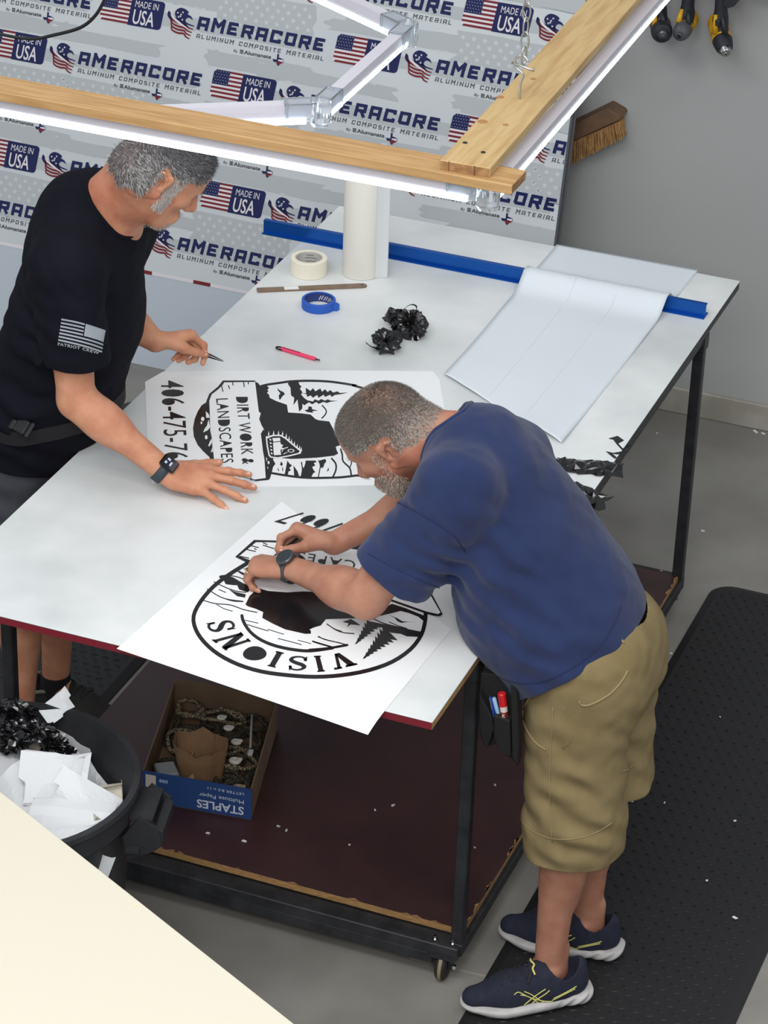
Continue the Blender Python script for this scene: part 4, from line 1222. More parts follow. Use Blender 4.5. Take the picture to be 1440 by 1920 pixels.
kb.sub(Cap(V3(.228, .352, .52), V3(.229, .352, .36), .085, .106), .003)
kb.sub(Cap(V3(.245, .535, .54), V3(.245, .535, .40), .080, .097), .003)
kb.sub(Cap(V3(.17, .45, .94), V3(.14, .45, 1.08), .16, .17), .003)
ko = sdf_object(kb, .0032, 'shorts', khaki, manB)
def kline(px, name, r=.0016, Y=.1, m_=None, n=3): return seam_line(kb, [aty(x, y, Y) for (x, y) in px], VD, r, name, m_ or khaki_seam, ko)
kline(((999, 1307), (986, 1335), (985, 1355), (995, 1380), (1010, 1400), (1028, 1412)), 'front_pocket', .0022)
kline(((1092, 1318), (1098, 1326), (1115, 1325), (1150, 1308), (1175, 1285), (1192, 1260)), 'back_pocket', .0024)
kline(((1042, 1330), (1040, 1380), (1036, 1430), (1036, 1500), (1038, 1560), (1040, 1590)), 'side_seam', .0014)
kline(((976, 1545), (1000, 1568), (1035, 1582), (1080, 1583), (1125, 1574), (1160, 1556)), 'leg_hem', .0014)
kline(((1178, 1452), (1195, 1452), (1212, 1444)), 'leg_hem', .0014, Y=.2)
kline(((1184, 1172), (1190, 1182)), 'belt_loop', .003); kline(((1176, 1192), (1186, 1206)), 'belt_loop', .003)
kline(((1062, 1330), (1075, 1360), (1078, 1390), (1060, 1410)), 'pocket_stitch', .0008)
# --- shoes
upB = mat('navy_mesh', (34, 38, 58), .85, rgb2=(28, 31, 46), vs=60, bump=.5, bs=500)
soleB = mat('pale_grey_foam', (188, 186, 184), .6, rgb2=(170, 168, 168), vs=20)
laceB = mat('dark_lace', (40, 40, 44), .8); lime = mat('lime_trim', (206, 204, 120), .6)
for i, (hl, tt, fd) in enumerate((((.288, .356), (.026, .186), 0), ((.312, .528), (.012, .494), 1))):
    so_, um, SP = shoe(manB, hl, tt, .0158, upB, soleB, laceB)
    sd = np.cross([0, 0, 1.], nrm(np.array([tt[0]-hl[0], tt[1]-hl[1], 0])))
    out = sd if i == 0 else sd          # the man's left side, facing the camera
    dirn = -out
    def side(x, z): return SP(x, 0, z)+out*.12
    mb = MB()
    for st in (((.36, .026), (.41, .040), (.47, .055), (.52, .064)), ((.40, .024), (.44, .038), (.50, .052), (.55, .058)),
               ((.30, .030), (.38, .034), (.47, .046), (.56, .064), (.60, .060)), ((.52, .030), (.46, .044), (.40, .058), (.36, .066)),
               ((.46, .028), (.42, .040), (.36, .054), (.33, .062)), ((.12, .062), (.20, .052), (.30, .040)), ((.13, .056), (.22, .046), (.31, .034))):
        p = on_side(um, [side(1-x if False else x, z) for (x, z) in spline(st, 4)], dirn, .0006); mb.tube(p, .0013, 5)
    so_['_'] = 0; del so_['_']
    mb.build('side_stripes', lime, so_, smooth=True)
    mb = MB()
    p = on_side(um, [SP(.435+.03*a, .004+.022*b, .16) for (a, b) in ((0, -1), (.3, -.4), (-.2, .2), (.4, .6), (0, 1.1))], V3(0, 0, -1), .004)
    mb.tube(spline(p, 4), .0024, 6); mb.build('lace_knot', lime, so_, smooth=True)
# --- watch, ring
dL = nrm(wrL-elL); wc = wrL-dL*.010; up = nrm(V3(-.1, -.42, .9)-dL*(dL@V3(-.1, -.42, .9)))
mb = MB(); wrist_band(mb, wc, dL, .0335, .020, .0028, wdir=up, fl=.9); mb.cyl
strapB = mat('grey_watch_strap', (62, 64, 66), .6)
wo = mb.build('wrist_watch', strapB, manB, smooth=True); wo['label'] = 'round watch on a grey strap'
s_ = np.cross(dL, up); cc = wc+up*.0325
mb = MB(); mb.lathe([(0, 0), (.0205, 0), (.0222, .002), (.0222, .006), (.0205, .0085), (.0185, .0088)], cc, up, 32); mb.build('watch_case', mat('dark_steel', (88, 90, 92), .3, metal=.7), wo, smooth=True)
mb = MB(); mb.lathe([(.0, .0086), (.0188, .0086)], cc, up, 32); mb.build('watch_face', mat('watch_glass', (58, 66, 70), .08, spec=.7), wo)
Rf = hL['P']; c_ = Rf(.087, -.012, -.002)
# wedding ring round the left ring finger's first segment
Xh, Nh, Th = hL['X'], hL['N'], hL['T']
fd = rotv(Xh, np.cross(Nh, Xh), math.radians(50)); fd = fd if fd@Nh > 0 else rotv(Xh, np.cross(Nh, Xh), -math.radians(50))
mb = MB(); rc = c_+fd*.022; u_, w_ = perp(fd)
mb.tube([rc+(u_*math.cos(2*PI*k/24)+w_*math.sin(2*PI*k/24))*.0102 for k in range(24)], .0021, 8, closed=True)
mb.build('ring', mat('gold', (206, 176, 112), .25, metal=1), manB, smooth=True)
# weeding pick held in the right hand
a_ = np.array(aty(580, 994, .512)); b_ = hR['thumb']+V3(-.002, .006, -.006)
tip_ = b_+nrm(b_-a_)*.03
mb = MB(); mb.tube([a_, a_*.5+b_*.5, b_, tip_], [.0032, .0036, .003, .0008], 8)
o = mb.build('weeding_pick', M['dark'], smooth=True, origin=tuple(tip_)); tag(o, 'slim black weeding pick pinched in the right hand of the man in navy', 'tool')
# ------------------------------------------------------------------ man in black shirt leaning over the far-left side of the table
bodyA = Model()
aP, aC7 = V3(-1.38, .85, .95), V3(-1.20, .85, 1.575)
aSR, aSL = V3(-1.19, .655, 1.465), V3(-1.20, 1.045, 1.47)
aER, aWR = V3(-1.158, .635, 1.135), V3(-.935, .666, .972)
aEL, aWL = V3(-1.338, 1.11, 1.155), V3(-1.205, 1.165, 1.045)
na = nrm(V3(-.96, 0, .28))
aHR, aHL = V3(-1.40, .76, .92), V3(-1.40, .94, .92)
aKR, aKL = V3(-1.37, .735, .50), V3(-1.36, .905, .50)
aAR, aAL = V3(-1.385, .70, .10), V3(-1.385, .905, .10)
bodyA.add(Cap(aP+V3(0, 0, -.03), aP+V3(.05, 0, .14), .145, .135, w=na, fl=.78), .05)
bodyA.add(Cap(aP+V3(.06, 0, .18), V3(-1.22, .85, 1.42), .14, .145, w=na, fl=.72), .05)
bodyA.add(Cap(aSR+V3(-.01, .02, 0), aSL+V3(-.01, -.02, 0), .062), .06)
for h_, k_, a_ in ((aHR, aKR, aAR), (aHL, aKL, aAL)):
    bodyA.add(Cap(h_, k_, .085, .060), .04); bodyA.add(Cap(k_, a_, .050, .035), .03)
    bodyA.add(Ell(k_*.68+a_*.32+V3(-.014, 0, 0), (.047, .047, .10)), .03)
    bodyA.add(Cap(a_, a_+V3(.09, 0, -.045), .034, .028), .02)
for s_, e_, w_ in ((aSR, aER, aWR), (aSL, aEL, aWL)):
    d_ = nrm(w_-e_)
    bodyA.add(Cap(s_, e_, .057, .045), .03)
    bodyA.add(Cap(e_, w_, .042, .029), .02)
    q_ = nrm(np.cross([0, 0, 1.], d_)); bodyA.add(Ell(e_+d_*.08, (.075, .045, .047), np.array([d_, q_, np.cross(d_, q_)])), .03)
    bodyA.add(Ell(e_-d_*.012+nrm(e_-s_)*.024, (.021, .021, .021)), .02)
yaw, pit, rol = math.radians(37), math.radians(39), math.radians(4)
FA = V3(math.cos(yaw)*math.cos(pit), math.sin(yaw)*math.cos(pit), -math.sin(pit)); LA = V3(-math.sin(yaw), math.cos(yaw), 0); UA = np.cross(FA, LA)
LA, UA = math.cos(rol)*LA+math.sin(rol)*UA, math.cos(rol)*UA-math.sin(rol)*LA
CA = V3(-1.030, .85, 1.668)
PA = head(bodyA, CA, FA, LA, UA, 1.0, neck=(CA-FA*.04-UA*.04, aC7+V3(-.0, 0, -.05), .062, .073))
bodyA.add(Cap(PA(-.055, -.03, -.035), PA(-.055, .03, -.035), .046), .04)
bodyA.add(Cap(PA(-.005, 0, -.07), aC7+V3(.045, .02, -.06), .046, .055), .04)
tipsA = []
hR = hand(bodyA, aWR, V3(.95, .31, -.13), V3(-.2, .23, -.98), True, [(4, 5, 3, 12), (4, 6, 3, 1), (5, 6, 3, -12), (6, 6, 4, -28)],
          [(.75, .66, .22), (.80, .58, .16), (.88, .45, .10), (0, .1, -1)], 1.09, tips=tipsA)
hLA = hand(bodyA, aWL, V3(.55, .78, -.10), V3(.42, -.36, -.85), False, [(46, 50, 22, 0), (58, 74, 34, 0), (62, 94, 44, 0), (62, 98, 46, 0)],
           [(.72, .40, .55), (.86, .20, .48), (.94, .06, .32), (0, .95, -.3)], 1.0, tips=tipsA)
manA = empty('person', (-1.4, .85, 0), 'man in black T-shirt and grey shorts leaning over the left side of the table', 'person')
def frameA(P): q = P-CA; return q@FA, q@LA, q@UA
def okA(P):
    f, l, u = frameA(P)
    line = np.where(f > .02, .034+np.maximum(f-.055, 0)*1.6, np.where(f > -.035, .016, -.052-(-.035-f)*.3))
    line = np.where((f > -.038)&(f < .015), np.maximum(line, .028), line)
    return (u > line+.005*np.sin(l*150)+.004*np.sin(f*170))&(u > -.080)&(np.linalg.norm(P-CA, axis=1) < .128)
def skin_zone_A(V, F):
    q = V[F[:, 0]]-CA; f, u = q@FA, q@UA
    q = V[F[:, 0]]-CA
    return np.where(okA(V[F[:, 0]]), 2, np.where((u < -.02)&(f < .05)&(np.linalg.norm(q, axis=1) < .27), 1, 0))
sdf_object(bodyA, .0026, 'body', [skinA, skinHA, scalpA], manA, mi=skin_zone_A)
nails(tipsA, manA, nail_m)
def combA(P): return np.tile(FA*.75-UA*.25, (len(P), 1))
def miA(P, rg):
    f, l, u = frameA(P); r = rg.rand(len(P)); sil = np.clip((.062-u)/.06, 0, .8)
    return np.where(r < sil, np.where(rg.rand(len(P)) < .5, 2, 0), np.where(r < .35+sil*.5, 0, 1))
hairA = [mat('hair_ash', (108, 106, 106), .55), mat('hair_slate', (62, 62, 68), .5), mat('hair_white', (176, 174, 170), .55)]
ha = short_hair(None, scatter(bodyA, PA(-.005, 0, .025), .15, 52000, 15, okA), 'hair', manA, hairA, .017, combA, 12, mi_fn=miA, jit=.4, w=.0006)
ha['label'] = 'thick short grey hair, white round the ears'
def okburn(P):
    f, l, u = frameA(P)
    return (f > .006)&(f < .036)&(u < .04)&(u > -.068)&(np.abs(l) > .05)
short_hair(None, scatter(bodyA, PA(.02, 0, -.02), .12, 16000, 18, okburn), 'sideburns', manA, [hairA[2]], .013, lambda P: np.tile(-UA*.8+FA*.2, (len(P), 1)), 13, jit=.3, w=.0006)
def okgoat(P):
    f, l, u = frameA(P)
    return (f > .060)&(u < -.088)&(u > -.14)&(np.abs(l) < .04) | (f > .09)&(u < -.052)&(u > -.066)&(np.abs(l) < .03)
short_hair(None, scatter(bodyA, PA(.05, 0, -.07), .12, 5000, 19, okgoat), 'beard', manA, [hairA[2], beard_m[0]], .008, lambda P: np.tile(FA*.35-UA*.8, (len(P), 1)), 14, mi_fn=lambda P, rg: (rg.rand(len(P)) < .4).astype(int), jit=.3, w=.0005)
for sg in (-1, 1):
  pe = scatter(bodyA, PA(.07, 0, .02), .06, 5000, 20, lambda P: (frameA(P)[0] > .07)&(np.abs(frameA(P)[2]-.017) < .006)&(sg*frameA(P)[1] > .012)&(sg*frameA(P)[1] < .046))
  short_hair(None, pe, 'eyebrow', manA, hairA[:2], .008, lambda P: np.tile(UA*.4+FA*.2, (len(P), 1)), 4, mi_fn=lambda P, rg: (rg.rand(len(P)) < .5).astype(int))
# --- T-shirt
sa = Model()
sa.add(Cap(V3(-1.235, .85, 1.425), V3(-1.265, .85, 1.25), .185, .190, w=na, fl=.72), .05)
sa.add(Cap(V3(-1.27, .85, 1.22), V3(-1.34, .85, 1.02), .190, .195, w=na, fl=.80), .06)
sa.add(Cap(V3(-1.35, .85, 1.02), V3(-1.385, .85, .86), .192, .200, w=na, fl=.84), .05)
for sh_, sg in ((aSR, -1), (aSL, 1)):
    sa.add(Cap(aC7+V3(-.02, sg*.055, -.062), sh_+V3(-.004, -sg*.012, .0), .070, .076), .05)
sa.add(Cap(aC7+V3(-.05, 0, -.05), aC7+V3(-.06, 0, -.12), .085, .10), .05)
dR, dL_ = nrm(aER-aSR), nrm(aEL-aSL)
xR, xL = aSR+dR*.235, aSL+dL_*.24
sa.add(Trim(Cap(aSR+V3(.006, 0, 0), xR+dR*.03+V3(.008, 0, 0), .082, .083), xR, dR, Cap(xR-dR*.05, xR+dR*.1, .062, .074)), .045); sa.add(Trim(Cap(aSL, xL+dL_*.03, .078, .078), xL, dL_, Cap(xL-dL_*.05, xL+dL_*.1, .06, .07)), .045)
sa.disp(folds(V3(-1.26, .66, 1.30), V3(.2, 0, 1), .07, .004, .2, ph=.3))
sa.disp(folds(V3(-1.36, .68, 1.05), V3(.35, 0, 1), .075, .0045, .22, ph=1.6))
sa.disp(folds(V3(-1.19, .68, 1.40), V3(.8, 0, .6), .05, .003, .14, ph=1.0))
sa.disp(rumple(.0018, 27, 2.3)); sa.disp(rumple(.0006, 90, .3))
sa.cut(Half(V3(-1.36, .85, .875), V3(-.14, 0, -1)), .004)
sa_pre = _cp.copy(sa); sa_pre.items = list(sa.items); neckA = Cap(aC7+V3(.03, 0, -.035), PA(-.02, 0, -.06), .082, .090)
sa.sub(neckA, .006)
sa.sub(Cap(V3(-1.37, .85, .98), V3(-1.39, .85, .80), .17, .18, w=na, fl=.82), .003)
class _TA:
    c = np.array([-1.1, .85, .86]); R = .6
    def __call__(s, P): return np.maximum(np.maximum(-1.226-P[:, 0], P[:, 2]-.9225), .60-P[:, 2])
sa.sub(_TA(), .003)
sao = sdf_object(sa, .0032, 't_shirt', black_cloth, manA)
nk = nrm(PA(-.02, 0, -.06)-aC7); nk = nrm(nk+V3(0, 0, .35)); u_, w_ = perp(nk)
mb = MB(); mb.tube(snap2(lambda q: sa_pre.ev(q, aC7, .2)+.002, neckA, np.array([aC7+V3(.022, 0, -.022)+(u_*math.cos(2*PI*k/40)+w_*math.sin(2*PI*k/40))*.085 for k in range(40)])), .006, 8, closed=True)
mb.build('collar', black_cloth, sao, smooth=True)
# pale flag print and lettering on the right sleeve
fq = [(103, 632), (180, 646), (185, 600), (108, 588)]
fmap = quadmap(*fq)
DA = nrm(V3(-.31, .78, -.54))
def sleeve_fn(pts): return on_side(sa, [aty(p[0], p[1], .50) for p in pts], DA, .0012)
mb = MB()
def sleeve_patch(u0, u1, v0, v1, n=14):
    m = max(2, int((v1-v0)*14)); P = []
    for j in range(m+1):
        for i in range(n+1): P.append(fmap(u0+(u1-u0)*i/n, v0+(v1-v0)*j/m))
    mb.add(sleeve_fn(P), [(j*(n+1)+i, j*(n+1)+i+1, (j+1)*(n+1)+i+1, (j+1)*(n+1)+i) for j in range(m) for i in range(n)])
for k in range(7):
    v1 = 1-k*(2/13.); v0 = v1-1/13.
    sleeve_patch(0 if k % 2 or True else 0, .55 if k < 4 else 1, v0, v1)
sleeve_patch(.57, 1, 6/13., 1)
tm = quadmap((103, 640.5), (174, 649.5), (174, 643.5-.2), (103, 634.5))
Vt, Ft, _ = text_loops('PATRIOT CREW', .03, False, 1.15)
tm = quadmap((102, 641), (175, 651), (175.5, 645.5), (102.5, 635))
mb.add(sleeve_fn([tm(*p) for p in Vt]), Ft)
pr = mb.build('sleeve_print', mat('print_silver', (150, 156, 162), .7), sao, fix=False); pr['label'] = 'silver striped flag print with two words beneath'
# --- shorts
ka = Model()
ka.add(Ell(V3(-1.395, .85, .90), (.130, .168, .12)), .05)
ka.add(Cap(V3(-1.40, .76, .88), V3(-1.375, .735, .46), .105, .108), .05); ka.add(Cap(V3(-1.40, .94, .88), V3(-1.365, .915, .46), .105, .108), .05)
ka.disp(folds(V3(-1.34, .68, .7), V3(.2, 0, 1), .08, .004, .2, ph=.7)); ka.disp(rumple(.0018, 25, .6))
ka.cut(Fn(lambda P: .475+.004*np.sin(P[:, 0]*50)-P[:, 2]), .003); ka.cut(Half(V3(-1.39, .85, .98), V3(0, 0, 1)), .004)
ka.sub(Cap(V3(-1.375, .735, .56), V3(-1.375, .735, .36), .09, .1), .003); ka.sub(Cap(V3(-1.365, .915, .56), V3(-1.365, .915, .36), .09, .1), .003)
ka.sub(_TA(), .003); sdf_object(ka, .0036, 'shorts', grey_cloth, manA)
# --- apron-style belt with a side-release buckle over the shirt
ring = []
for k in range(48):
    a = 2*PI*k/48
    ring.append(V3(-1.355+.205*math.cos(a), .85+.26*math.sin(a), .985+.02*math.cos(a)))
ring = np.array(ring); cen = V3(-1.355, .85, .985)
P = np.array([cen+(p-cen)*1.4 for p in ring])
for _ in range(40):
    v = sa.ev(P)-.002; dirs = (cen-P); dirs[:, 2] = 0; dirs /= np.linalg.norm(dirs, axis=1)[:, None]; P = P+dirs*(v*.8)[:, None]
mb = MB(); n = len(P)
V = []
for p in P:
    o_ = p-cen; o_[2] = 0; o_ = nrm(o_)
    for (h, e) in ((-.019, 0), (-.019, .004), (.019, .004), (.019, 0)): V.append(p+o_*e+V3(0, 0, h))
F = [(k*4+j, k*4+(j+1) % 4, ((k+1) % n)*4+(j+1) % 4, ((k+1) % n)*4+j) for k in range(n) for j in range(4)]
mb.add(V, F); bo = mb.build('belt', mat('black_webbing', (20, 20, 24), .8, bump=.4, bs=400), manA)
q0 = np.array(aty(43, 800, .655)); q0 = on_side(sa, [q0], DA, .008)[0]
mb = MB(); xx = nrm(V3(.95, -.3, -.1)); yy = nrm(np.cross(xx, DA)); zz = np.cross(xx, yy)
ax3 = np.array([xx, yy, zz])
mb.box(q0, (.034, .038, .012), ax3, bev=.003); mb.box(q0-xx*.026, (.014, .042, .010), ax3, bev=.003); mb.box(q0+xx*.026, (.010, .042, .010), ax3, bev=.003)
mb.build('buckle', M['dark'], bo)
# --- shoes and socks
upA = mat('olive_black_knit', (48, 48, 46), .85, rgb2=(40, 40, 40), vs=50, bump=.5, bs=400)
soleA = mat('dark_foam', (44, 44, 44), .7)
colA = mat('sage_collar', (112, 118, 96), .8)
sockA = mat('black_sock', (26, 26, 30), .9, bump=.4, bs=500)
for i, (hl, tt, ak) in enumerate((((-1.475, .700), (-1.205, .655), aAR), ((-1.475, .902), (-1.200, .915), aAL))):
    so_, um, SP = shoe(manA, hl, tt, .0158, upA, soleA, laceB, hh=.95)
    mb = MB(); pts = []
    for k in range(28):
        a = 2*PI*k/28; pts.append(SP(.20+.155*math.cos(a), .043*math.sin(a), .080+.014*math.cos(a)*-1 if math.cos(a) < 0 else .084))
    mb.tube(pts, .0055, 8, closed=True); mb.build('collar', colA, so_, smooth=True)
    sk = Model(); sk.add(Cap(ak+V3(0, 0, -.02), ak+V3(.002, 0, .045), .041, .0395), .01); sk.cut(Half(ak+V3(0, 0, .042), V3(0, 0, 1)), .003)
    sdf_object(sk, .003, 'sock', sockA, manA)
# --- smart watch
dR_ = nrm(aWR-aER); wc = aWR-dR_*.012; up = nrm(V3(.25, -.35, .9)-dR_*(dR_@V3(.25, -.35, .9)))
mb = MB(); wrist_band(mb, wc, dR_, .0335, .024, .003, wdir=up, fl=.92)
wo = mb.build('smart_watch', mat('slate_band', (52, 62, 70), .6), manA, smooth=True); wo['label'] = 'square smart watch on a slate rubber band'
s_ = np.cross(dR_, up); cc = wc+up*.0365
mb = MB(); mb.box(cc, (.042, .036, .011), np.array([dR_, s_, up]), bev=.004); mb.build('watch_case', mat('black_case', (18, 18, 20), .2, spec=.7), wo)
mb = MB(); mb.box(cc+up*.0056, (.035, .030, .0006), np.array([dR_, s_, up])); mb.build('watch_screen', mat('watch_screen', (20, 22, 30), .06, spec=.8), wo)
mb = MB()
put_text(mb, '10:25', lambda u, v: cc+up*.0063+dR_*(-.006+.012*v)+s_*(.010-.022*u), bold=.01) if False else None
for (a0, b0, a1, b1) in ((-.010, -.009, -.002, -.003), (.001, -.004, .006, .008), (-.012, .002, -.006, .009)):
    mb.add([cc+up*.0063+dR_*a0+s_*b0, cc+up*.0063+dR_*a1+s_*b0, cc+up*.0063+dR_*a1+s_*b1, cc+up*.0063+dR_*a0+s_*b1], [(0, 1, 2, 3)])
mb.build('lit_digits', mat('screen_glow', (150, 160, 190), .4, emit=.5), wo, fix=False)
# --- tweezers held in the left hand
t0 = hLA['thumb']; dtw = nrm(V3(.80, .22, -.28))
root = empty('tweezers', tuple(t0+dtw*.05+V3(0, 0, -.02)), 'dark pointed tweezers in the left hand of the man in black', 'tweezers')
for sg in (-1, 1):
    s_ = nrm(np.cross(dtw, (0, 0, 1.)))*.0+V3(0, 0, 1)*sg
    mb = MB(); mb.tube([t0-dtw*.075, t0-dtw*.03+s_*.004, t0+dtw*.012+s_*.0038, t0+dtw*.048+s_*.0012], [.0024, .0030, .0024, .0006], 6)
    mb.build('arm', M['dark'], root, smooth=True)
# ================================================================== things lying on the table
HT = .92
# ---- the two decals: backing sheets with black vinyl artwork, set out flat on the tabletop
def flat(z): return lambda x, y: (lambda p: (p[0], p[1], z))(atz(x, y, z))
def sheet(name, outline, z, t, mt, parent, n=1):
    mb = MB(); P = [atz(x, y, z) for x, y in outline]
    mb.prism([(p[0], p[1]) for p in P], lambda x, y: (x, y, z), -t, (0, 0, 1)); return mb.build(name, mt, parent)
def art(mb, z0):
    """drawing helpers in photograph coordinates, laid on the table plane; layer lifts each later layer a hair"""
    n_ = [0]
    def lay(L):
        n_[0] += 1; return flat(z0+.0004*L+4e-6*n_[0])
    def P(pts, L=0, mi=0): mb.poly([pts], lay(L), mi)
    def S(pts, w, L=0, mi=0, sm=3, taper=None):
        q = spline(pts, sm) if sm else pts
        stroke(mb, q, w, lay(L), mi, taper=[math.sin(PI*(.08+.84*i/(len(q)-1))) for i in range(len(q))] if taper else None)
    return P, S
d1 = empty('logo_decal', tuple(atz(560, 800, HT)), 'decal sheet with phone number and landscape logo, reading sideways behind the bent man', 'decal', 'black and white landscaping logo decals')
o1 = [(272, 716), (305, 697), (420, 695), (560, 694), (700, 695), (812, 696), (824, 712), (838, 790), (846, 860), (840, 905), (690, 910), (560, 912), (440, 912), (340, 915), (284, 905), (276, 830)]
sheet('backing_sheet', o1, HT+.0012, .0008, M['paper'], d1)
mb = MB(); P, S = art(mb, HT+.0014)
C4 = lambda x, y: (270+x*.14583, 690+y*.14583)          # reading frames for the tracing
C5 = lambda x, y: (460+x*.15278, 700+y*.15278)
def T4(L): return [C4(*p) for p in L]
def T5(L): return [C5(*p) for p in L]
# ring, mound behind the board, silhouette, mountains
P(T4([(800, 440), (740, 480), (690, 560), (650, 660), (630, 770), (640, 880), (690, 990), (760, 1070), (840, 1145), (860, 1210), (890, 1180), (880, 1060), (870, 900), (850, 800), (845, 640), (835, 520)]), 0)
ring1 = [C5(*p) for p in ((170, 165), (260, 140), (400, 120), (540, 100), (700, 92), (860, 92), (1020, 100), (1180, 120), (1360, 150))]
S(ring1, 4.2, 0)
ring1 = [(660, 722), (690, 731), (715, 745), (735, 765), (748, 790), (752, 815), (745, 845), (725, 870), (695, 888), (672, 892)]
S([C5(1360, 150)]+ring1, 4.2, 0)
S([C5(*p) for p in ((330, 1225), (480, 1250), (640, 1272), (800, 1283), (980, 1282), (1180, 1275), (1390, 1250))], 4.2, 0)
P(T5([(165, 160), (265, 150), (290, 180), (270, 205), (285, 220), (265, 240), (290, 260), (300, 300), (380, 340), (510, 385), (525, 480), (680, 490), (800, 505), (860, 560), (900, 575), (1030, 590), (1120, 760), (1170, 880), (1110, 900), (1120, 940), (1140, 985), (1090, 1010), (880, 1035), (700, 1045), (560, 1050), (350, 1030), (340, 1060), (370, 1110), (340, 1150), (325, 1215), (300, 1300), (255, 1290), (235, 1160), (230, 1080), (215, 960), (200, 900), (205, 800), (230, 690), (185, 610), (165, 500), (195, 490), (150, 300), (160, 130)]), 0)
for L in ([(520, 125), (560, 95), (650, 100), (665, 140), (690, 160), (670, 190), (700, 230), (685, 260), (720, 300), (760, 330), (700, 380), (700, 430), (660, 470), (650, 400), (640, 320), (590, 390), (600, 300), (560, 270), (555, 180)],
          [(680, 240), (745, 245), (740, 175), (800, 215), (830, 180), (860, 220), (920, 185), (940, 225), (980, 195), (1010, 230), (1040, 205), (1080, 235), (1130, 220), (1160, 240), (1260, 235), (1180, 255), (1100, 265), (1060, 290), (1040, 262), (980, 290), (960, 262), (900, 300), (880, 265), (830, 300), (800, 270), (760, 290), (750, 255)],
          [(690, 345), (760, 330), (830, 345), (850, 318), (900, 335), (930, 315), (980, 335), (1010, 318), (1050, 335), (1140, 337), (1040, 350), (1000, 365), (960, 350), (900, 375), (870, 352), (820, 380), (780, 355), (720, 395)],
          [(395, 180), (425, 210), (470, 230), (485, 260), (460, 275), (430, 320), (415, 320), (410, 270), (430, 245), (400, 210)],
          [(725, 455), (770, 440), (775, 405), (815, 410), (820, 440), (890, 455), (820, 465), (835, 485), (760, 475)],
          [(515, 1070), (545, 1110), (575, 1130), (540, 1160), (560, 1190), (530, 1205), (520, 1250), (480, 1250), (500, 1150)],
          [(740, 1070), (860, 1070), (875, 1090), (840, 1100), (860, 1130), (820, 1150), (840, 1190), (860, 1210), (830, 1230), (810, 1275), (690, 1275), (700, 1180), (680, 1090), (715, 1165), (735, 1110)],
          [(910, 1070), (980, 1050), (995, 1080), (970, 1110), (960, 1150), (935, 1165), (915, 1130)],
          [(1020, 1150), (1025, 1190), (1000, 1210)], [(590, 1130), (640, 1200), (660, 1260), (600, 1265)], [(440, 1080), (460, 1110), (450, 1140), (425, 1120)]): P(T5(L), 0)
for pts, w in (([(945, 395), (990, 450), (985, 500), (940, 550)], 2.4), ([(1060, 1045), (1110, 1110), (1110, 1190), (1075, 1270)], 3.2), ([(900, 1070), (920, 1130), (910, 1200), (895, 1275)], 2), ([(1170, 930), (1190, 1000), (1200, 1080), (1280, 1160), (1300, 1245)], 3), ([(1310, 1050), (1300, 1110), (1285, 1150)], 2), ([(690, 1090), (700, 1180), (685, 1270)], 2), ([(400, 1170), (410, 1195)], 1.6), ([(455, 1160), (460, 1195)], 1.6)): S([C5(*p) for p in pts], w, 0)
# white details lifted out of the black: bucket with teeth, sparks
P(T5([(250, 775), (280, 770), (335, 755), (440, 755), (500, 790), (570, 850), (690, 950), (680, 985), (540, 1020), (400, 1045), (310, 1035), (285, 1010), (262, 900)]), 1, 1)
P(T5([(268, 800), (340, 772), (430, 770), (490, 805), (560, 865), (668, 955), (650, 975), (530, 1005), (400, 1028), (320, 1020), (300, 1000), (280, 900)]), 2, 0)
P(T5([(330, 795), (425, 790), (430, 830), (345, 840)]), 3, 1); P(T5([(340, 850), (430, 840), (435, 870), (465, 880), (445, 910), (475, 920), (430, 940), (440, 1000), (350, 1005)]), 3, 1)
for k in range(5): P(T5([(295+4*k, 800+42*k), (318+4*k, 810+42*k), (318+4*k, 826+42*k), (300+4*k, 822+42*k)]), 3, 1)
c = C5(560, 950); mb.poly([[(c[0]+6.5*math.cos(a), c[1]+3.2*math.sin(a)) for a in np.arange(16)*PI/8]], flat(HT+.0014+.0014), 1)
c = C5(560, 950); mb.poly([[(c[0]+4.5*math.cos(a), c[1]+2.0*math.sin(a)) for a in np.arange(16)*PI/8]], flat(HT+.0014+.0018), 0)
S([C5(450, 960), C5(470, 925), C5(520, 910)], 1.4, 3, 1); S([C5(470, 990), C5(510, 970)], 1.2, 3, 1)
for (x, y) in ((285, 740), (345, 735), (405, 735), (455, 740), (500, 770), (535, 800), (565, 835), (600, 865), (635, 895), (665, 915), (685, 935)):
    P(T5([(x-9, y+22), (x+11, y+18), (x+3, y-34)]), 1, 1)
for L in ([(280, 165), (400, 140), (520, 125), (545, 200), (555, 265), (590, 390), (620, 310), (655, 400), (625, 440), (640, 480), (525, 480), (510, 385), (400, 345), (300, 300)],):
    pass
for (x, y, a, b) in ((255, 1060, 12, 30), (285, 1095, 12, 20), (265, 1160, 16, 16)):
    mb.poly([[C5(x+a*math.cos(t), y+b*math.sin(t)) for t in np.arange(10)*PI/5]], flat(HT+.0014+.0006), 1)
for (x, y, a, b) in ((755, 655, 22, 28), (738, 705, 12, 18), (800, 890, 18, 28)):
    mb.poly([[C4(x+a*math.cos(t), y+b*math.sin(t)) for t in np.arange(10)*PI/5]], flat(HT+.0014+.0006), 1)
for L in ([(795, 555), (840, 600), (850, 640), (800, 640)], [(830, 660), (850, 760), (820, 800), (760, 830), (780, 780), (810, 740)], [(870, 910), (880, 950), (840, 1010), (825, 1000), (850, 940)], [(880, 1020), (890, 1060), (855, 1090)]): P(T4(L), 1, 1)
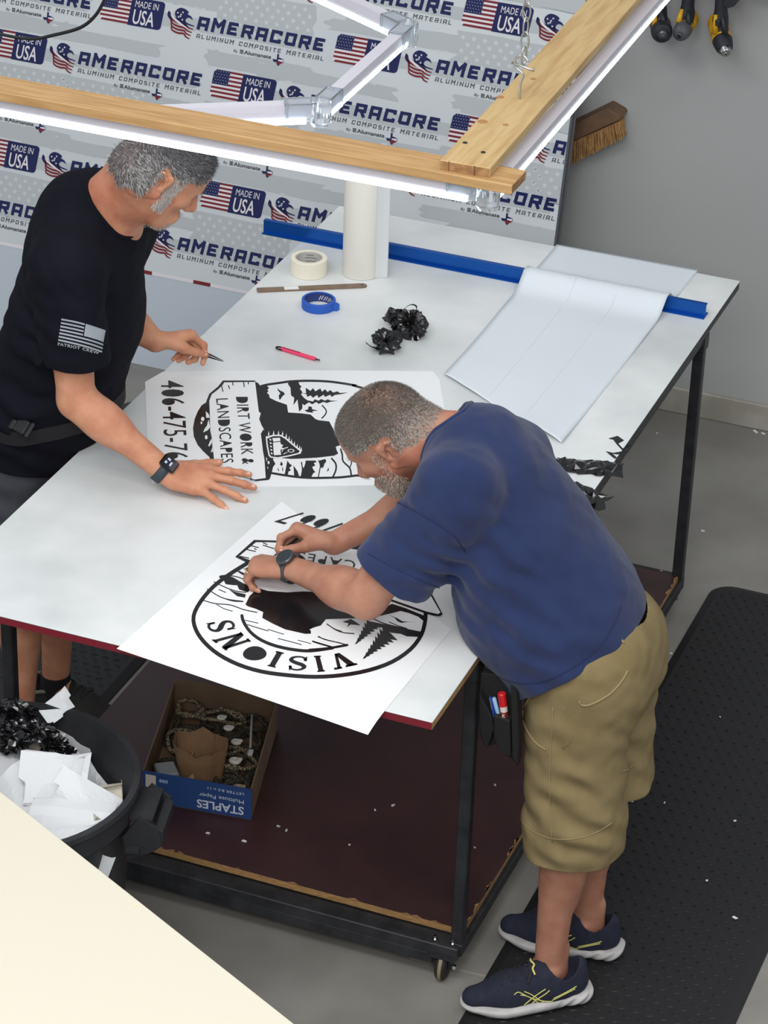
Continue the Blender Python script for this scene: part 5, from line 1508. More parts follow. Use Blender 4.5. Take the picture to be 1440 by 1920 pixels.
# the name board over it all
bo_ = T4([(1015, 160), (1440, 160)])+[C5(110, 95), C5(160, 120), C5(180, 150), C5(190, 320), C5(205, 500), C5(235, 800), C5(250, 1000), C5(290, 1305), C5(90, 1325)]+T4([(1440, 1450), (1010, 1330), (880, 1250), (845, 1150), (890, 1080), (870, 900), (845, 640), (800, 430), (840, 330), (950, 240)])
P(bo_, 2, 0)
bi_ = T4([(1030, 185), (1300, 180), (1440, 180)])+[C5(120, 108), C5(132, 200), C5(150, 350), C5(165, 470), C5(190, 490), C5(170, 560), C5(200, 640), C5(225, 680), C5(190, 740), C5(205, 860), C5(215, 950), C5(235, 1060), C5(250, 1285), C5(100, 1305)]+T4([(1430, 1435), (1180, 1380), (1030, 1330), (905, 1230), (890, 1060), (872, 900), (850, 700), (840, 420), (870, 340), (960, 270), (1015, 215)])
P(bi_, 3, 1)
for a, b in (((1140, 180), (1145, 220)), ((1280, 180), (1290, 240)), ((1340, 185), (1345, 205)), ((1000, 235), (1015, 300)), ((1085, 225), (1100, 265)), ((1165, 1310), (1178, 1370)), ((1370, 1390), (1380, 1440))):
    S([C4(*a), C4(*b)], 1.8, 4, 0, sm=0)
zt = HT+.0014+.0020
def txt(s, bl, br, tr, tl, z=zt, **k): put_text(mb, s, quadmap(bl, br, tr, tl, flat(z)), 0, **k)
# reading direction runs down the picture: left end at the top, letter tops to the right
txt('DIRT WORK &', C4(1180, 370), C4(1262, 1235), C4(1420, 1235), C4(1335, 370), bold=.012, fill=True, spacing=1.06)
txt('LANDSCAPES', C4(925, 395), C4(995, 1220), C4(1152, 1215), C4(1080, 388), bold=.004, fill=True, spacing=1.06)
txt('406-475-7667', C4(213, 160), C4(280, 1400), C4(585, 1390), C4(505, 160), z=HT+.0017, bold=.012, fill=True, spacing=1.03)
mb.build('vinyl_artwork', [M['vinyl_black'], M['paper']], d1, fix=False)

d2 = empty('logo_decal', tuple(atz(560, 1130, HT)), 'decal sheet lettered VISIONS, overhanging the near table edge', 'decal', 'black and white landscaping logo decals')
c2 = [(528, 940), (760, 985), (846, 1180), (690, 1370), (560, 1327), (430, 1284), (320, 1249), (219, 1216), (330, 1124), (440, 1026)]
mb = MB()
def sag(x, y):
    p = atz(x, y, HT+.0014); z = HT+.0014
    if p[1] < 0: z -= p[1]**2*1.1
    return (p[0], p[1], z)
quad = quadmap((219, 1216), (690, 1371), (846, 1180), (528, 940))
nx, ny = 24, 28; V = []
for j in range(ny+1):
    for i in range(nx+1):
        q = quad(i/nx, j/ny); V.append(sag(*q))
V += [(x, y, z-.0006) for (x, y, z) in V]; n0 = (nx+1)*(ny+1)
F = [(j*(nx+1)+i, j*(nx+1)+i+1, (j+1)*(nx+1)+i+1, (j+1)*(nx+1)+i) for j in range(ny) for i in range(nx)]
F += [tuple(a+n0 for a in f[::-1]) for f in F]
bd = [i for i in range(nx+1)]+[(j+1)*(nx+1)+nx for j in range(ny)]+[ny*(nx+1)+nx-1-i for i in range(nx)]+[(ny-1-j)*(nx+1) for j in range(ny-1)]
F += [(bd[k], bd[(k+1) % len(bd)], bd[(k+1) % len(bd)]+n0, bd[k]+n0) for k in range(len(bd))]
mb.add(V, F); mb.build('backing_sheet', M['paper'], d2, smooth=False)
mb = MB(); P, S = art(mb, HT+.0017)
C6 = lambda x, y: (340+x*.18056, 940+y*.18056)
C7_ = lambda x, y: (580+x*.19444, 1060+y*.19444)
C8 = lambda x, y: (340+x*.20833, 1120+y*.20833)
def T6(L): return [C6(*p) for p in L]
def T7(L): return [C7_(*p) for p in L]
def T8(L): return [C8(*p) for p in L]
ringp = [(462, 1057), (430, 1077), (400, 1100), (376, 1128), (363, 1155), (367, 1180), (383, 1204), (410, 1227), (447, 1246), (490, 1259), (540, 1266), (590, 1269), (640, 1266), (690, 1257), (735, 1241), (770, 1217), (790, 1190), (797, 1165), (798, 1150)]
S(ringp, 7.5, 0)
S([(475, 1050), (520, 1036), (580, 1024), (640, 1022), (700, 1030), (750, 1055), (785, 1100), (797, 1140)], 6, 0)
# silhouette, ground arc, ridges, trees
P(T6([(800, 900), (900, 930), (1100, 945), (1260, 935)])+[(600, 1110), (640, 1135), (700, 1150), (735, 1132), (760, 1140), (797, 1155), (795, 1165)]+T7([(1050, 495), (960, 460), (880, 440), (800, 460), (600, 505), (440, 510), (160, 520), (110, 580), (40, 600), (0, 620)])+T6([(1345, 1340), (1345, 1375), (1280, 1375), (1080, 1330), (950, 1270), (840, 1210), (850, 1150), (770, 1115), (690, 1090), (665, 1070), (710, 980)]), 0)
S([C8(545, 165), C8(560, 220), C8(620, 310), C8(720, 385), C8(860, 440), C8(1040, 475), C8(1180, 480), C8(1360, 455)], 6, 0); S([C7_(0, 815), C7_(180, 800), C7_(365, 768)], 4.5, 0)
for pts, w in (([(170, 18), (300, 55), (440, 68), (560, 110), (680, 135)], 1.8), ([(320, 65), (380, 100), (460, 125)], 1.4), ([(360, 0), (460, 32), (555, 38)], 1.8), ([(570, 205), (690, 232)], 1.4), ([(595, 245), (690, 275), (780, 302)], 1.6), ([(780, 288), (920, 332)], 1.4), ([(870, 370), (980, 398), (1080, 425)], 1.5), ([(1050, 385), (1165, 416)], 1.3), ([(1180, 392), (1370, 448)], 1.6), ([(1230, 355), (1320, 385), (1440, 412)], 1.6), ([(1310, 240), (1380, 285), (1440, 305)], 2)): S([C8(*p) for p in pts], w, 0)
for pts, w in (([(340, 835), (440, 885), (560, 930), (670, 945)], 1.8), ([(270, 910), (400, 990), (500, 1020), (640, 1038)], 1.8), ([(480, 765), (600, 790), (740, 855)], 1.8), ([(570, 715), (650, 765), (740, 785)], 1.8), ([(390, 915), (460, 945)], 1.6), ([(650, 700), (730, 720)], 1.4)): S([C6(*p) for p in pts], w, 0)
for L in ([(400, 770), (470, 760), (540, 790), (640, 850), (745, 890), (690, 945), (600, 915), (580, 870), (540, 870), (460, 860), (440, 820), (390, 790)], [(495, 915), (560, 940), (670, 965), (660, 1000), (580, 985)], [(580, 710), (640, 740), (740, 760), (740, 790), (640, 765)]): P(T6(L), 0)
def conifer(tip, base, w, n, L=0, prj=C7_):
    t, b = np.array(tip, float), np.array(base, float); d = b-t; q = nrm((-d[1], d[0])); lp = [t]
    for k in range(1, n+1):
        f = k/n; lp += [t+d*(f-.02)+q*w*f, t+d*(f-.02)+q*w*f*.55]
    for k in range(n, 0, -1):
        f = k/n; lp += [t+d*(f-.02)-q*w*f*.55, t+d*(f-.02)-q*w*f]
    mb.poly([[prj(*p) for p in lp]], flat(HT+.0017+.0003+.0004*L), 0)
conifer((515, 905), (780, 640), 110, 9); conifer((440, 765), (610, 560), 78, 7)
P(T7([(560, 535), (760, 575), (930, 610), (1080, 640), (1060, 690), (940, 685), (880, 660), (790, 650), (700, 600), (560, 600)]), 0)
for L in ([(760, 475), (850, 510), (900, 540), (1035, 548), (950, 545), (890, 555), (850, 540), (820, 505)], [(320, 545), (400, 518), (440, 540), (495, 578), (400, 570), (360, 595), (380, 560)]): P(T7(L), 0)
for pts, w in (([(620, 515), (720, 560), (860, 595), (940, 610)], 2), ([(770, 545), (850, 580), (930, 605)], 1.6), ([(170, 565), (260, 625), (340, 650), (430, 658)], 2), ([(90, 685), (150, 715), (300, 750), (370, 770)], 1.8), ([(30, 735), (120, 765), (240, 795)], 1.6)): S([C7_(*p) for p in pts], w, 0)
# name board, upside down from here
bo2 = T6([(755, 400), (1110, 410)])+[(600, 1012), (700, 1030), (800, 1075)]+T7([(1160, 235), (1285, 470), (1260, 490), (1200, 485), (1140, 470), (790, 345)])+[(640, 1100), (560, 1075)]+T6([(770, 650), (690, 640), (560, 575)])
P(bo2, 2, 0)
bi2 = T6([(775, 425), (900, 425), (1120, 432)])+[(600, 1019), (700, 1036), (792, 1078)]+T7([(1140, 240), (1265, 455), (1240, 470), (1130, 445), (800, 330)])+[(640, 1090), (560, 1068)]+T6([(780, 635), (700, 605), (600, 570)])
P(bi2, 3, 1)
for a, b in (((720, 460), (800, 480)), ((680, 500), (770, 520)), ((610, 570), (700, 590)), ((850, 430), (890, 448)), ((850, 455), (960, 490)), ((760, 490), (778, 500))): S([C6(*a), C6(*b)], 1.8, 4, 0, sm=0)
def ctext(s, bl, br, tr, tl, **k): put_text(mb, s, quadmap(bl, br, tr, tl, flat(HT+.0017+.0020)), 0, **k)
ctext('DIRT WORK &', (800, 1105), (560, 1045), (556, 1062), (790, 1128), fill=True, bold=.012, spacing=1.1) if False else None
P(T7([(890, 290), (920, 265), (1040, 275), (1000, 335), (920, 315)]), 4, 0)
ctext('CAPES', (668, 1052), (560, 1034), (556, 1048), (664, 1069), fill=True, spacing=1.2)
# phone number, upside down along the far edge of the sheet
def ph(x, y): return (340+x*.18056, 940+y*.18056)
mb2 = mb
z2 = HT+.0022
put_text(mb, '406-475-7667', quadmap((830, 1030), (555, 957), (513, 978), (800, 1056), flat(z2)), 0, bold=.014, fill=True, spacing=1.15)
# VISIONS in slab capitals round the bottom of the ring
SER = {'V': [((.06, 1), (.5, 0), .15), ((.5, 0), (.94, 1), .09)], 'I': [((.5, 0), (.5, 1), .2)], 'N': [((.15, 0), (.15, 1), .1), ((.15, 1), (.85, 0), .17), ((.85, 0), (.85, 1), .1)]}
SERIF = {'V': [(-.08, .24, 1), (.76, 1.08, 1)], 'I': [(.2, .8, 0), (.2, .8, 1)], 'N': [(0, .32, 0), (-.05, .25, 1), (.68, 1, 1)]}
def slab(chr_, bl, br, tr, tl):
    q = quadmap(bl, br, tr, tl); f = flat(HT+.0022)
    if chr_ == 'O':
        mb.poly([[q(.5+.52*math.cos(a), .5+.5*math.sin(a)) for a in np.arange(28)*2*PI/28]], f, 0); return
    if chr_ == 'S':
        pts = spline([(.84, .70), (.80, .87), (.54, .955), (.28, .90), (.17, .74), (.30, .59), (.60, .46), (.82, .31), (.76, .12), (.48, .045), (.22, .10), (.15, .29)], 5)
        N_ = len(pts); W = [.045+.055*math.exp(-((i/(N_-1)-.5)/.2)**2) for i in range(N_)]
        Lp = []; Rp = []
        for i in range(N_):
            d = nrm(pts[min(i+1, N_-1)]-pts[max(i-1, 0)]); n = np.array([-d[1]*1.15, d[0]*.85])*W[i]*1.25
            Lp.append(f(*q(*(pts[i]+n)))); Rp.append(f(*q(*(pts[i]-n))))
        mb.add(Lp+Rp, [(i, i+1, N_+i+1, N_+i) for i in range(N_-1)], 0)
        mb.poly([[q(.80, .66), q(.93, .66), q(.90, .98), q(.84, .98)]], f, 0); mb.poly([[q(.07, .02), q(.13, .02), q(.20, .34), q(.07, .34)]], f, 0)
        return
    for (a, b, w) in SER[chr_]:
        d = nrm(np.array(b)-a); n = np.array([-d[1], d[0]])*w/1.0; n = np.array([w, 0]) if abs(d[1]) > .3 else n
        mb.poly([[q(*(np.array(a)+n)), q(*(np.array(b)+n)), q(*(np.array(b)-n)), q(*(np.array(a)-n))]], f, 0)
    for (x0, x1, y) in SERIF[chr_]: mb.poly([[q(x0, y-.04), q(x1, y-.04), q(x1, y+.05), q(x0, y+.05)]], f, 0)
# each letter: bottom-left, bottom-right, top-right, top-left in its own reading sense
slab('V', C7_(455, 965), C7_(250, 1005), C7_(245, 855), C7_(300, 850)) if False else None
lt = {'V': ((648, 1227), (629, 1230), (628, 1255), (668, 1247))}
slab('V', (628.5, 1227.5), (634, 1227), (628, 1255), (668, 1247)) if False else None
# V is drawn directly: its point is towards the hub
fz = flat(HT+.0022)
for L in (((627, 1226), (636, 1224), (668, 1246), (654, 1249)), ((627, 1226), (632, 1226), (640, 1253), (633, 1254)), ((627, 1256), (642, 1253), (641, 1250), (626, 1252)), ((648, 1251), (671, 1246), (668, 1243), (648, 1247))): mb.poly([list(L)], fz, 0)
slab('I', (606, 1230), (584, 1231), (590, 1259), (614, 1257))
slab('S', (579, 1231), (540, 1229), (538, 1257), (576, 1257))
slab('I', (537, 1226), (512, 1220), (497, 1246), (522, 1252))
slab('O', (498, 1212), (460, 1211), (453, 1238), (500, 1238))
slab('N', (469, 1203), (452, 1185), (399, 1199), (424, 1218))
slab('S', (443, 1180), (436, 1160), (384, 1167), (396, 1188))
mb.build('vinyl_artwork', [M['vinyl_black'], M['paper']], d2, fix=False)

# ---- blue aluminium straightedge: channel lying across the table
ra, rb = atz(494, 436, HT), atz(1322, 596, HT)
ya, xa, xb = 2.158, -1.345, -.018
br = MB()
prof = [(0, 0), (.030, 0), (.030, .003), (.0035, .003), (.0035, .036), (.014, .036), (.014, .039), (0, .039)]
rot_ = rb-ra; dd = nrm(np.array([rot_[0], rot_[1], 0])); ss = np.array([-dd[1], dd[0], 0]); A0 = np.array([ra[0], ra[1], HT]); B0 = np.array([rb[0], rb[1], HT])
V = [p+ss*x+np.array([0, 0, z+.0003]) for p in (A0, B0) for (x, z) in prof]; n = len(prof)
br.add(V, [(i, (i+1) % n, n+(i+1) % n, n+i) for i in range(n)])
for off in (0, n):
    br.add([V[off+i] for i in range(n)], [(0, 1, 2, 3), (0, 3, 4, 7), (7, 4, 5, 6)])
br.bar(A0-ss*.006+np.array([0, 0, .0018]), B0-ss*.006+np.array([0, 0, .0018]), .014, .003)
o = br.build('straightedge_rail', M['blue_rail']); tag(o, 'long blue anodised channel rail lying across the far end of the table', 'rail')

# ---- long translucent white sheet draped over the rail
def drape(u, v):
    p = quadmap((832, 706), (1052, 835), (1309, 507), (1044, 459))(u, v); g = atz(p[0], p[1], HT); y = g[1]
    z = HT+.0012
    k = .043*math.exp(-((y-2.17)/.055)**2) if abs(y-2.17) > .018 else .043*math.exp(-(.018/.055)**2)+.0038
    z += max(0, k)+.004*math.exp(-((y-2.0)/.12)**2)
    e = abs(u-.5)*2
    z += .003*max(0, (1-v)*1.2-.9)*4*(1+math.sin(u*9))+.0016*max(0, math.sin(u*7+2)*math.exp(-v*6))*3
    return (g[0], g[1], z)
nx, ny = 24, 90; V = [drape(i/nx, j/ny) for j in range(ny+1) for i in range(nx+1)]
mb = MB(); mb.add(V, [(j*(nx+1)+i, j*(nx+1)+i+1, (j+1)*(nx+1)+i+1, (j+1)*(nx+1)+i) for j in range(ny) for i in range(nx)])
ls = mb.build('vinyl_sheet', M['sheet_white'], smooth=True); tag(ls, 'long white vinyl sheet draped over the blue rail, right of table', 'sheet')
sm = ls.modifiers.new('thickness', 'SOLIDIFY'); sm.thickness = .0006; sm.offset = 1
mb = MB()
for u0, seg in ((.36, ((.02, .30), (.33, .62), (.66, .86))), (.66, ((.05, .34), (.36, .55), (.58, .85)))):
    for a, b in seg: mb.tube([np.array(drape(u0, a+(b-a)*k/12))+(0, 0, .0009) for k in range(13)], .0006, 4)
mb.build('crease', mat('faint_crease', (212, 218, 226), .4), ls)

# ---- rolls of tape and transfer film
def ring_lathe(ro, ri, h, b=.0015): return [(ri, 0), (ro-b, 0), (ro, b), (ro, h-b), (ro-b, h), (ri, h)]
q = atz(575, 503, HT); q = np.array([*((atz(537, 517, HT)+atz(614, 517, HT))/2)[:2], HT]); q[1] = 1.967; q[0] = -1.118
t1 = empty('masking_tape', tuple(q), 'fat cream masking tape roll standing beside the tall white film roll', 'tape roll')
mb = MB(); mb.lathe(ring_lathe(.0515, .0385, .048), q, n=48, closed=True); mb.build('tape', mat('cream_crepe', (236, 230, 212), .7, bump=.2, bs=300), t1, smooth=True, angle=40)
mb = MB(); mb.lathe(ring_lathe(.0385, .0355, .047), q, n=48, closed=True); co_ = mb.build('core', mat('card_core', (190, 188, 184), .6), t1, smooth=True, angle=40)
def core_text(q, r, z0, z1, s, a0, a1, mt, par):
    mb = MB(); put_text(mb, s, lambda u, v: (q[0]+r*math.cos(a0+(a1-a0)*u), q[1]+r*math.sin(a0+(a1-a0)*u), q[2]+z0+(z1-z0)*v), bold=.01); return mb.build('core_print', mt, par, fix=False)
mb = MB()
for k, (zz, w) in enumerate(((.012, .9), (.020, 1.1), (.030, 1.0), (.038, .6))):
    a0 = PI/2+w/2+.1*k; pts = [(q[0]+.0352*math.cos(a0-w*i/10), q[1]+.0352*math.sin(a0-w*i/10), HT+zz) for i in range(11)]
    mb.tube(pts, .0010, 4)
mb.build('core_stripes', mat('core_ink', (92, 90, 92), .6), co_)
q = np.array([-1.006, 1.772, HT])
t2 = empty('painters_tape', tuple(q), 'blue painters tape roll lying flat below the wooden stick', 'tape roll')
mb = MB(); mb.lathe(ring_lathe(.0465, .0395, .026), q, n=48, closed=True); mb.build('tape', mat('painter_blue', (38, 92, 188), .6, bump=.15, bs=300), t2, smooth=True, angle=40)
mb = MB(); mb.lathe(ring_lathe(.0395, .0372, .025), q, n=48, closed=True); c2_ = mb.build('core', mat('navy_core', (40, 58, 118), .5), t2, smooth=True, angle=40)
mb = MB()
for k in range(7):
    a = PI*.62-k*.19; mb.tube([(q[0]+.0369*math.cos(a-.05*i), q[1]+.0369*math.sin(a-.05*i), HT+.005+.012*i/3+.002*(k % 2)) for i in range(4)], .0016, 4)
mb.build('core_stripes', mat('core_white', (202, 206, 214), .5), c2_)
mb = MB(); a = -.15; p0 = q+np.array([.0465*math.cos(a), .0465*math.sin(a), 0]); tdir = nrm(np.array([.75, .55, 0])); nn_ = np.array([tdir[1], -tdir[0], 0])
V = []
for k in range(4):
    x = .017*k/3
    for zz in (.0, .026): V.append(p0+tdir*x+nn_*(.0008*k)+np.array([0, 0, zz if k < 3 else (.005 if zz == 0 else .021)]))
V += [v-nn_*.0006 for v in V]
mb.add(V, [(0, 1, 3, 2), (2, 3, 5, 4), (4, 5, 7, 6), (8, 10, 11, 9), (10, 12, 13, 11), (12, 14, 15, 13), (0, 8, 9, 1), (6, 7, 15, 14)])
mb.build('tape_end', mat('painter_blue_end', (38, 92, 188), .6), t2)
q = np.array([-.985, 2.0285, HT])
t3 = empty('transfer_film_roll', tuple(q), 'tall white roll of transfer film standing on end at the far side of the table', 'film roll')
mb = MB(); sp = []
for k in range(100):
    a = 2*PI*k/100*1.0-.25; sp.append((q[0]+.0525*math.cos(a), q[1]+.0525*math.sin(a)))
R0 = .0525
mb.lathe([(.038, .001), (R0-.001, .001), (R0, .003), (R0, .347), (R0-.001, .35), (.038, .35)], q, n=64, closed=True)
mb.build('wound_film', mat('film_cream', (232, 229, 220), .55), t3, smooth=True, angle=40)
mb = MB(); mb.lathe([(.0346, 0), (.038, 0), (.038, .352), (.0346, .352)], q, n=48, closed=True); mb.build('cardboard_tube', mat('kraft_tube', (168, 136, 98), .7), t3, smooth=True, angle=40)
mb = MB(); V = []
for k in range(9):
    f = k/8; a = -.35+.25*f
    base = q+np.array([R0*math.cos(-.35), R0*math.sin(-.35), 0])+np.array([.030*f, .020*f+.004*math.sin(3*f), 0])
    for zz in (.001, .35): V.append(base+np.array([0, 0, zz-(0 if zz < .1 else .0)]))
V += [np.array(v)+np.array([.0003, -.0006, 0]) for v in V]; n = 18
mb.add(V, [(2*k, 2*k+1, 2*k+3, 2*k+2) for k in range(8)]+[(n+2*k, n+2*k+2, n+2*k+3, n+2*k+1) for k in range(8)]+[(16, 17, 17+n, 16+n)])
mb.build('loose_film_end', mat('film_grey_white', (214, 217, 218), .5), t3, smooth=True)

# ---- flat wooden stick with a paper label
a, b = atz(482, 546, HT), atz(688, 537, HT); d = nrm(b-a); s_ = np.array([-d[1], d[0], 0])
st = empty('mixing_stick', tuple((a+b)/2), 'weathered flat wooden stick with a white label, lying in front of the masking tape', 'stick')
mb = MB(); w = .0115; lp = [(-.0, -w), (-.0, w)]; L = np.linalg.norm(b-a)
lp = [(0, -w), (L-.012, -w), (L-.004, -w*.72), (L, 0), (L-.004, w*.72), (L-.012, w), (0, w)]
mb.prism(lp, lambda x, y: a+d*x+s_*y+np.array([0, 0, .0053]), -.005, (0, 0, 1)); mb.build('stick', mat('grey_wood', (134, 116, 98), .75, rgb2=(116, 98, 82), vs=30, stretch=(1, 1, 1)), st)
mb = MB(); mb.box(a+d*L*.31+np.array([0, 0, .0055]), (.040, .020, .0004), np.array([d, s_, [0, 0, 1]])); mb.build('label', M['paper'], st)
mb = MB(); mb.cyl(a+d*(L-.013)+np.array([0, 0, .0052]), a+d*(L-.013)+np.array([0, 0, .0058]), .003, 10); mb.build('hole', M['dark'], st)

# ---- pink snap-off knife
a, b = atz(518, 654, HT), atz(600, 679, HT); d = nrm(b-a); s_ = np.array([-d[1], d[0], 0]); L = np.linalg.norm(b-a); Z3 = np.array([0, 0, 1.]); ax3 = np.array([d, s_, Z3])
kn = empty('snap_off_knife', tuple((a+b)/2), 'slim pink snap-off knife lying on the white tabletop', 'knife')
mb = MB(); mb.box(a+d*L*.50+Z3*.005, (L*.80, .011, .009), ax3, bev=.0025); mb.build('handle', mat('hot_pink', (240, 70, 112), .35), kn)
mb = MB(); mb.box(a+d*L*.34+Z3*.0098, (L*.40, .005, .0012), ax3); mb.build('slider_track', mat('dark_pink', (168, 38, 74), .4), kn)
mb = MB(); ring = [a+d*(.012+.012*math.cos(2*PI*k/20))+s_*.0065*math.sin(2*PI*k/20)+Z3*.005 for k in range(20)]; mb.tube(ring, .0022, 6, closed=True); mb.build('end_loop', M['dark'], kn, smooth=True)
mb = MB(); mb.prism([(L*.89, -.004), (L, -.001), (L*.985, .004), (L*.89, .004)], lambda x, y: a+d*x+s_*y+Z3*.0055, -.0008, Z3); mb.build('blade', mat('knife_steel', (70, 72, 74), .3, metal=.8), kn)

# ---- crumpled black vinyl
def crumple(mb, c, size, n, rg, peel=.9, curl=.6, zmin=None):
    """a heap of folded, curling strips of thin film"""
    c = np.array(c, float); size = np.array(size)
    for k in range(n):
        p = c+size*np.array([rg.uniform(-1, 1), rg.uniform(-1, 1), rg.uniform(0, 1)])*.72
        d = nrm(np.array([rg.uniform(-1, 1), rg.uniform(-1, 1), rg.uniform(-.4, .7)])); w = nrm(np.cross(d, np.array([rg.uniform(-1, 1), rg.uniform(-1, 1), rg.uniform(-1, 1)])))
        L = rg.uniform(.5, 1.2)*size.mean()*1.2; W = rg.uniform(.25, .6)*size.mean(); m = 7; V = []
        ba = nrm(np.cross(d, w)); ang = 0; q = p-d*L/2; dd = d
        for i in range(m):
            ww = W*(.5+.5*math.sin(PI*(i+.5)/m)+rg.uniform(-.12, .12)); tw = w*math.cos(i*.25*rg.uniform(.4, 1.4))+ba*math.sin(i*.25)
            for (e, x) in ((-1, 0), (0, rg.uniform(-.25, .25)*W), (1, 0)):
                v = q+tw*ww*e*.5+ba*x
                if zmin is not None and v[2] < zmin: v = np.array([v[0], v[1], zmin+rg.uniform(0, .0015)])
                V.append(v)
            dd = nrm(dd*math.cos(curl*rg.uniform(0, 1))+ba*math.sin(curl*rg.uniform(-.3, 1))); q = q+dd*L/m
        F = []
        for i in range(m-1):
            for j in range(2): F.append((i*3+j, i*3+j+1, i*3+3+j+1, i*3+3+j))
        mb.add(V, F)
def lump(mb, c, rad, seed, zmin, sub=3, amp=.35, flat_=None):
    """faceted crumple: a ball creased by folded ridges, resting on zmin"""
    bm = bmesh.new(); bmesh.ops.create_icosphere(bm, subdivisions=sub, radius=1); rad = np.array(rad); c = np.array(c, float)
    V = []
    for v in bm.verts:
        d = Vector(v.co); h = 0; f = .85; a = 1.
        for o_ in range(3):
            n_ = mnoise.noise(d*f+Vector((seed*3.1, seed*1.7, seed*.9))*1.0); h += a*(1-2*abs(n_)*1.6); f *= 2.3; a *= .34
        k = 1+amp*(h-.9)
        p = c+np.array(d)*rad*k
        if p[2] < zmin: p[2] = zmin+.0004*abs(h)
        V.append(p)
    F = [tuple(v.index for v in f.verts) for f in bm.faces]; bm.free(); mb.add(V, F)
glossy = mat('glossy_black_vinyl', (14, 14, 16), .16, spec=.7)
rg = random.Random(21)
mb = MB(); c = atz(722, 640, HT+.02); c2v = atz(765, 612, HT+.02)
lump(mb, (c[0]+.004, c[1]-.01, HT+.022), (.046, .036, .034), 2, HT+.0008, 4, .42)
lump(mb, (c2v[0]+.012, c2v[1]-.012, HT+.030), (.044, .038, .046), 5, HT+.0008, 4, .45)
lump(mb, (c2v[0]-.035, c2v[1]+.022, HT+.022), (.044, .034, .032), 9, HT+.0008, 4, .45)
crumple(mb, (c[0], c[1]-.005, HT+.001), (.050, .046, .050), 5, rg, zmin=HT+.0008)
crumple(mb, (c2v[0]-.015, c2v[1], HT+.002), (.052, .048, .066), 8, rg, zmin=HT+.0008)
cl = mb.build('crumpled_vinyl', glossy, fix=False); tag(cl, 'wad of glossy black weeded vinyl in the middle of the white tabletop', 'vinyl scrap')
mb = MB(); mb.tube(spline([np.array(aty(x, y, c2v[1]+.01)) for (x, y) in ((752, 590), (760, 577), (772, 571), (781, 575), (780, 584))], 5), [.0045]*21, 6, flat=.15)
mb.build('curled_strip', glossy, cl, smooth=True)
# ---- bunched black vinyl trimmings along the right-hand edge
rg = random.Random(4)
def strip_poly(pts, z, mb, lift=.0):
    mb.prism(pts, lambda x, y: (lambda p: (p[0], p[1], z))(atz(x, y, z)), .0008, (0, 0, -1))
mb = MB()
def ridge(p0, p1, w, n, rg, amp=.012):
    """bunched ribbon of film: a strip of sharp little folds"""
    p0, p1 = np.array(p0), np.array(p1); d = p1-p0; L = np.linalg.norm(d); d = d/L; s = np.array([-d[1], d[0], 0.]); V = []
    m = 7
    for i in range(n+1):
        f = i/n
        for j in range(m):
            e = j/(m-1)-.5; z = max(.0006, amp*(.5-abs(e))*2*rg.uniform(.2, 1.)+rg.uniform(0, .005))
            V.append(p0+d*L*(f+rg.uniform(-.4, .4)/n)+s*w*(e+rg.uniform(-.08, .08))+np.array([0, 0, z]))
    mb.add(V, [(i*m+j, i*m+j+1, (i+1)*m+j+1, (i+1)*m+j) for i in range(n) for j in range(m-1)])
pe = lambda x, y: np.array([*atz(x, y, HT)[:2], HT+.0006])
ridge(pe(1040, 872), pe(1168, 884), .075, 16, rg, .016)
ridge(pe(1068, 912), pe(1124, 940), .06, 10, rg, .016)
o = mb.build('vinyl_trimmings', glossy, fix=False); tag(o, 'bunched band of glossy black vinyl trimmings on the right edge behind the bending man', 'vinyl scrap')
def ragged(name, px, zfun, label):
    mb = MB(); V = [zfun(x, y) for (x, y) in px]; n = len(V)
    T = tessellate_polygon([[Vector((x, y, 0)) for (x, y) in px]])
    V2 = [np.array(v)+np.array([0, 0, -.0007]) for v in V]
    mb.add(list(V)+V2, [tuple(t) for t in T]+[tuple(i+n for i in t[::-1]) for t in T]+[(i, (i+1) % n, (i+1) % n+n, i+n) for i in range(n)])
    o = mb.build(name, glossy); return tag(o, label, 'vinyl scrap', 'shreds of black vinyl stuck along the table edge')
def edge_drop(x, y):
    p = atz(x, y, HT+.0012)
    if p[0] <= .002: return np.array([p[0], p[1], HT+.0012])
    d = _ray((x, y)); t = (HT+.0012-.7*(CAM[0]-.002)-CAM[2])/(d[2]+.7*d[0]); q = CAM+t*d
    return q
def stick_out(x, y):
    q = edge_drop(x, y); return q
for px, lab in (([(1141, 822), (1158, 817), (1168, 824), (1186, 836), (1178, 848), (1166, 843), (1155, 831), (1150, 824)], 'topmost shred of black vinyl on the right table edge, pointing left'),
                ([(1136, 846), (1150, 849), (1166, 846), (1163, 856), (1158, 864), (1150, 858)], 'small shred of black vinyl just below the topmost one on the right table edge'),
                ([(1104, 930), (1118, 926), (1138, 933), (1152, 930), (1141, 938), (1134, 940), (1136, 954), (1122, 958), (1106, 950)], 'star-shaped shred of black vinyl hanging at the right table edge'),
                ([(1100, 955), (1112, 952), (1124, 968), (1131, 986), (1120, 978), (1112, 976), (1106, 970)], 'shred of black vinyl dangling below the star-shaped one'),
                ([(1090, 962), (1112, 985), (1118, 984), (1126, 1000), (1137, 997), (1128, 1006), (1118, 1003)], 'lowest shred of black vinyl, beside the navy sleeve at the right table edge')):
    ragged('vinyl_shred', px, stick_out, lab)
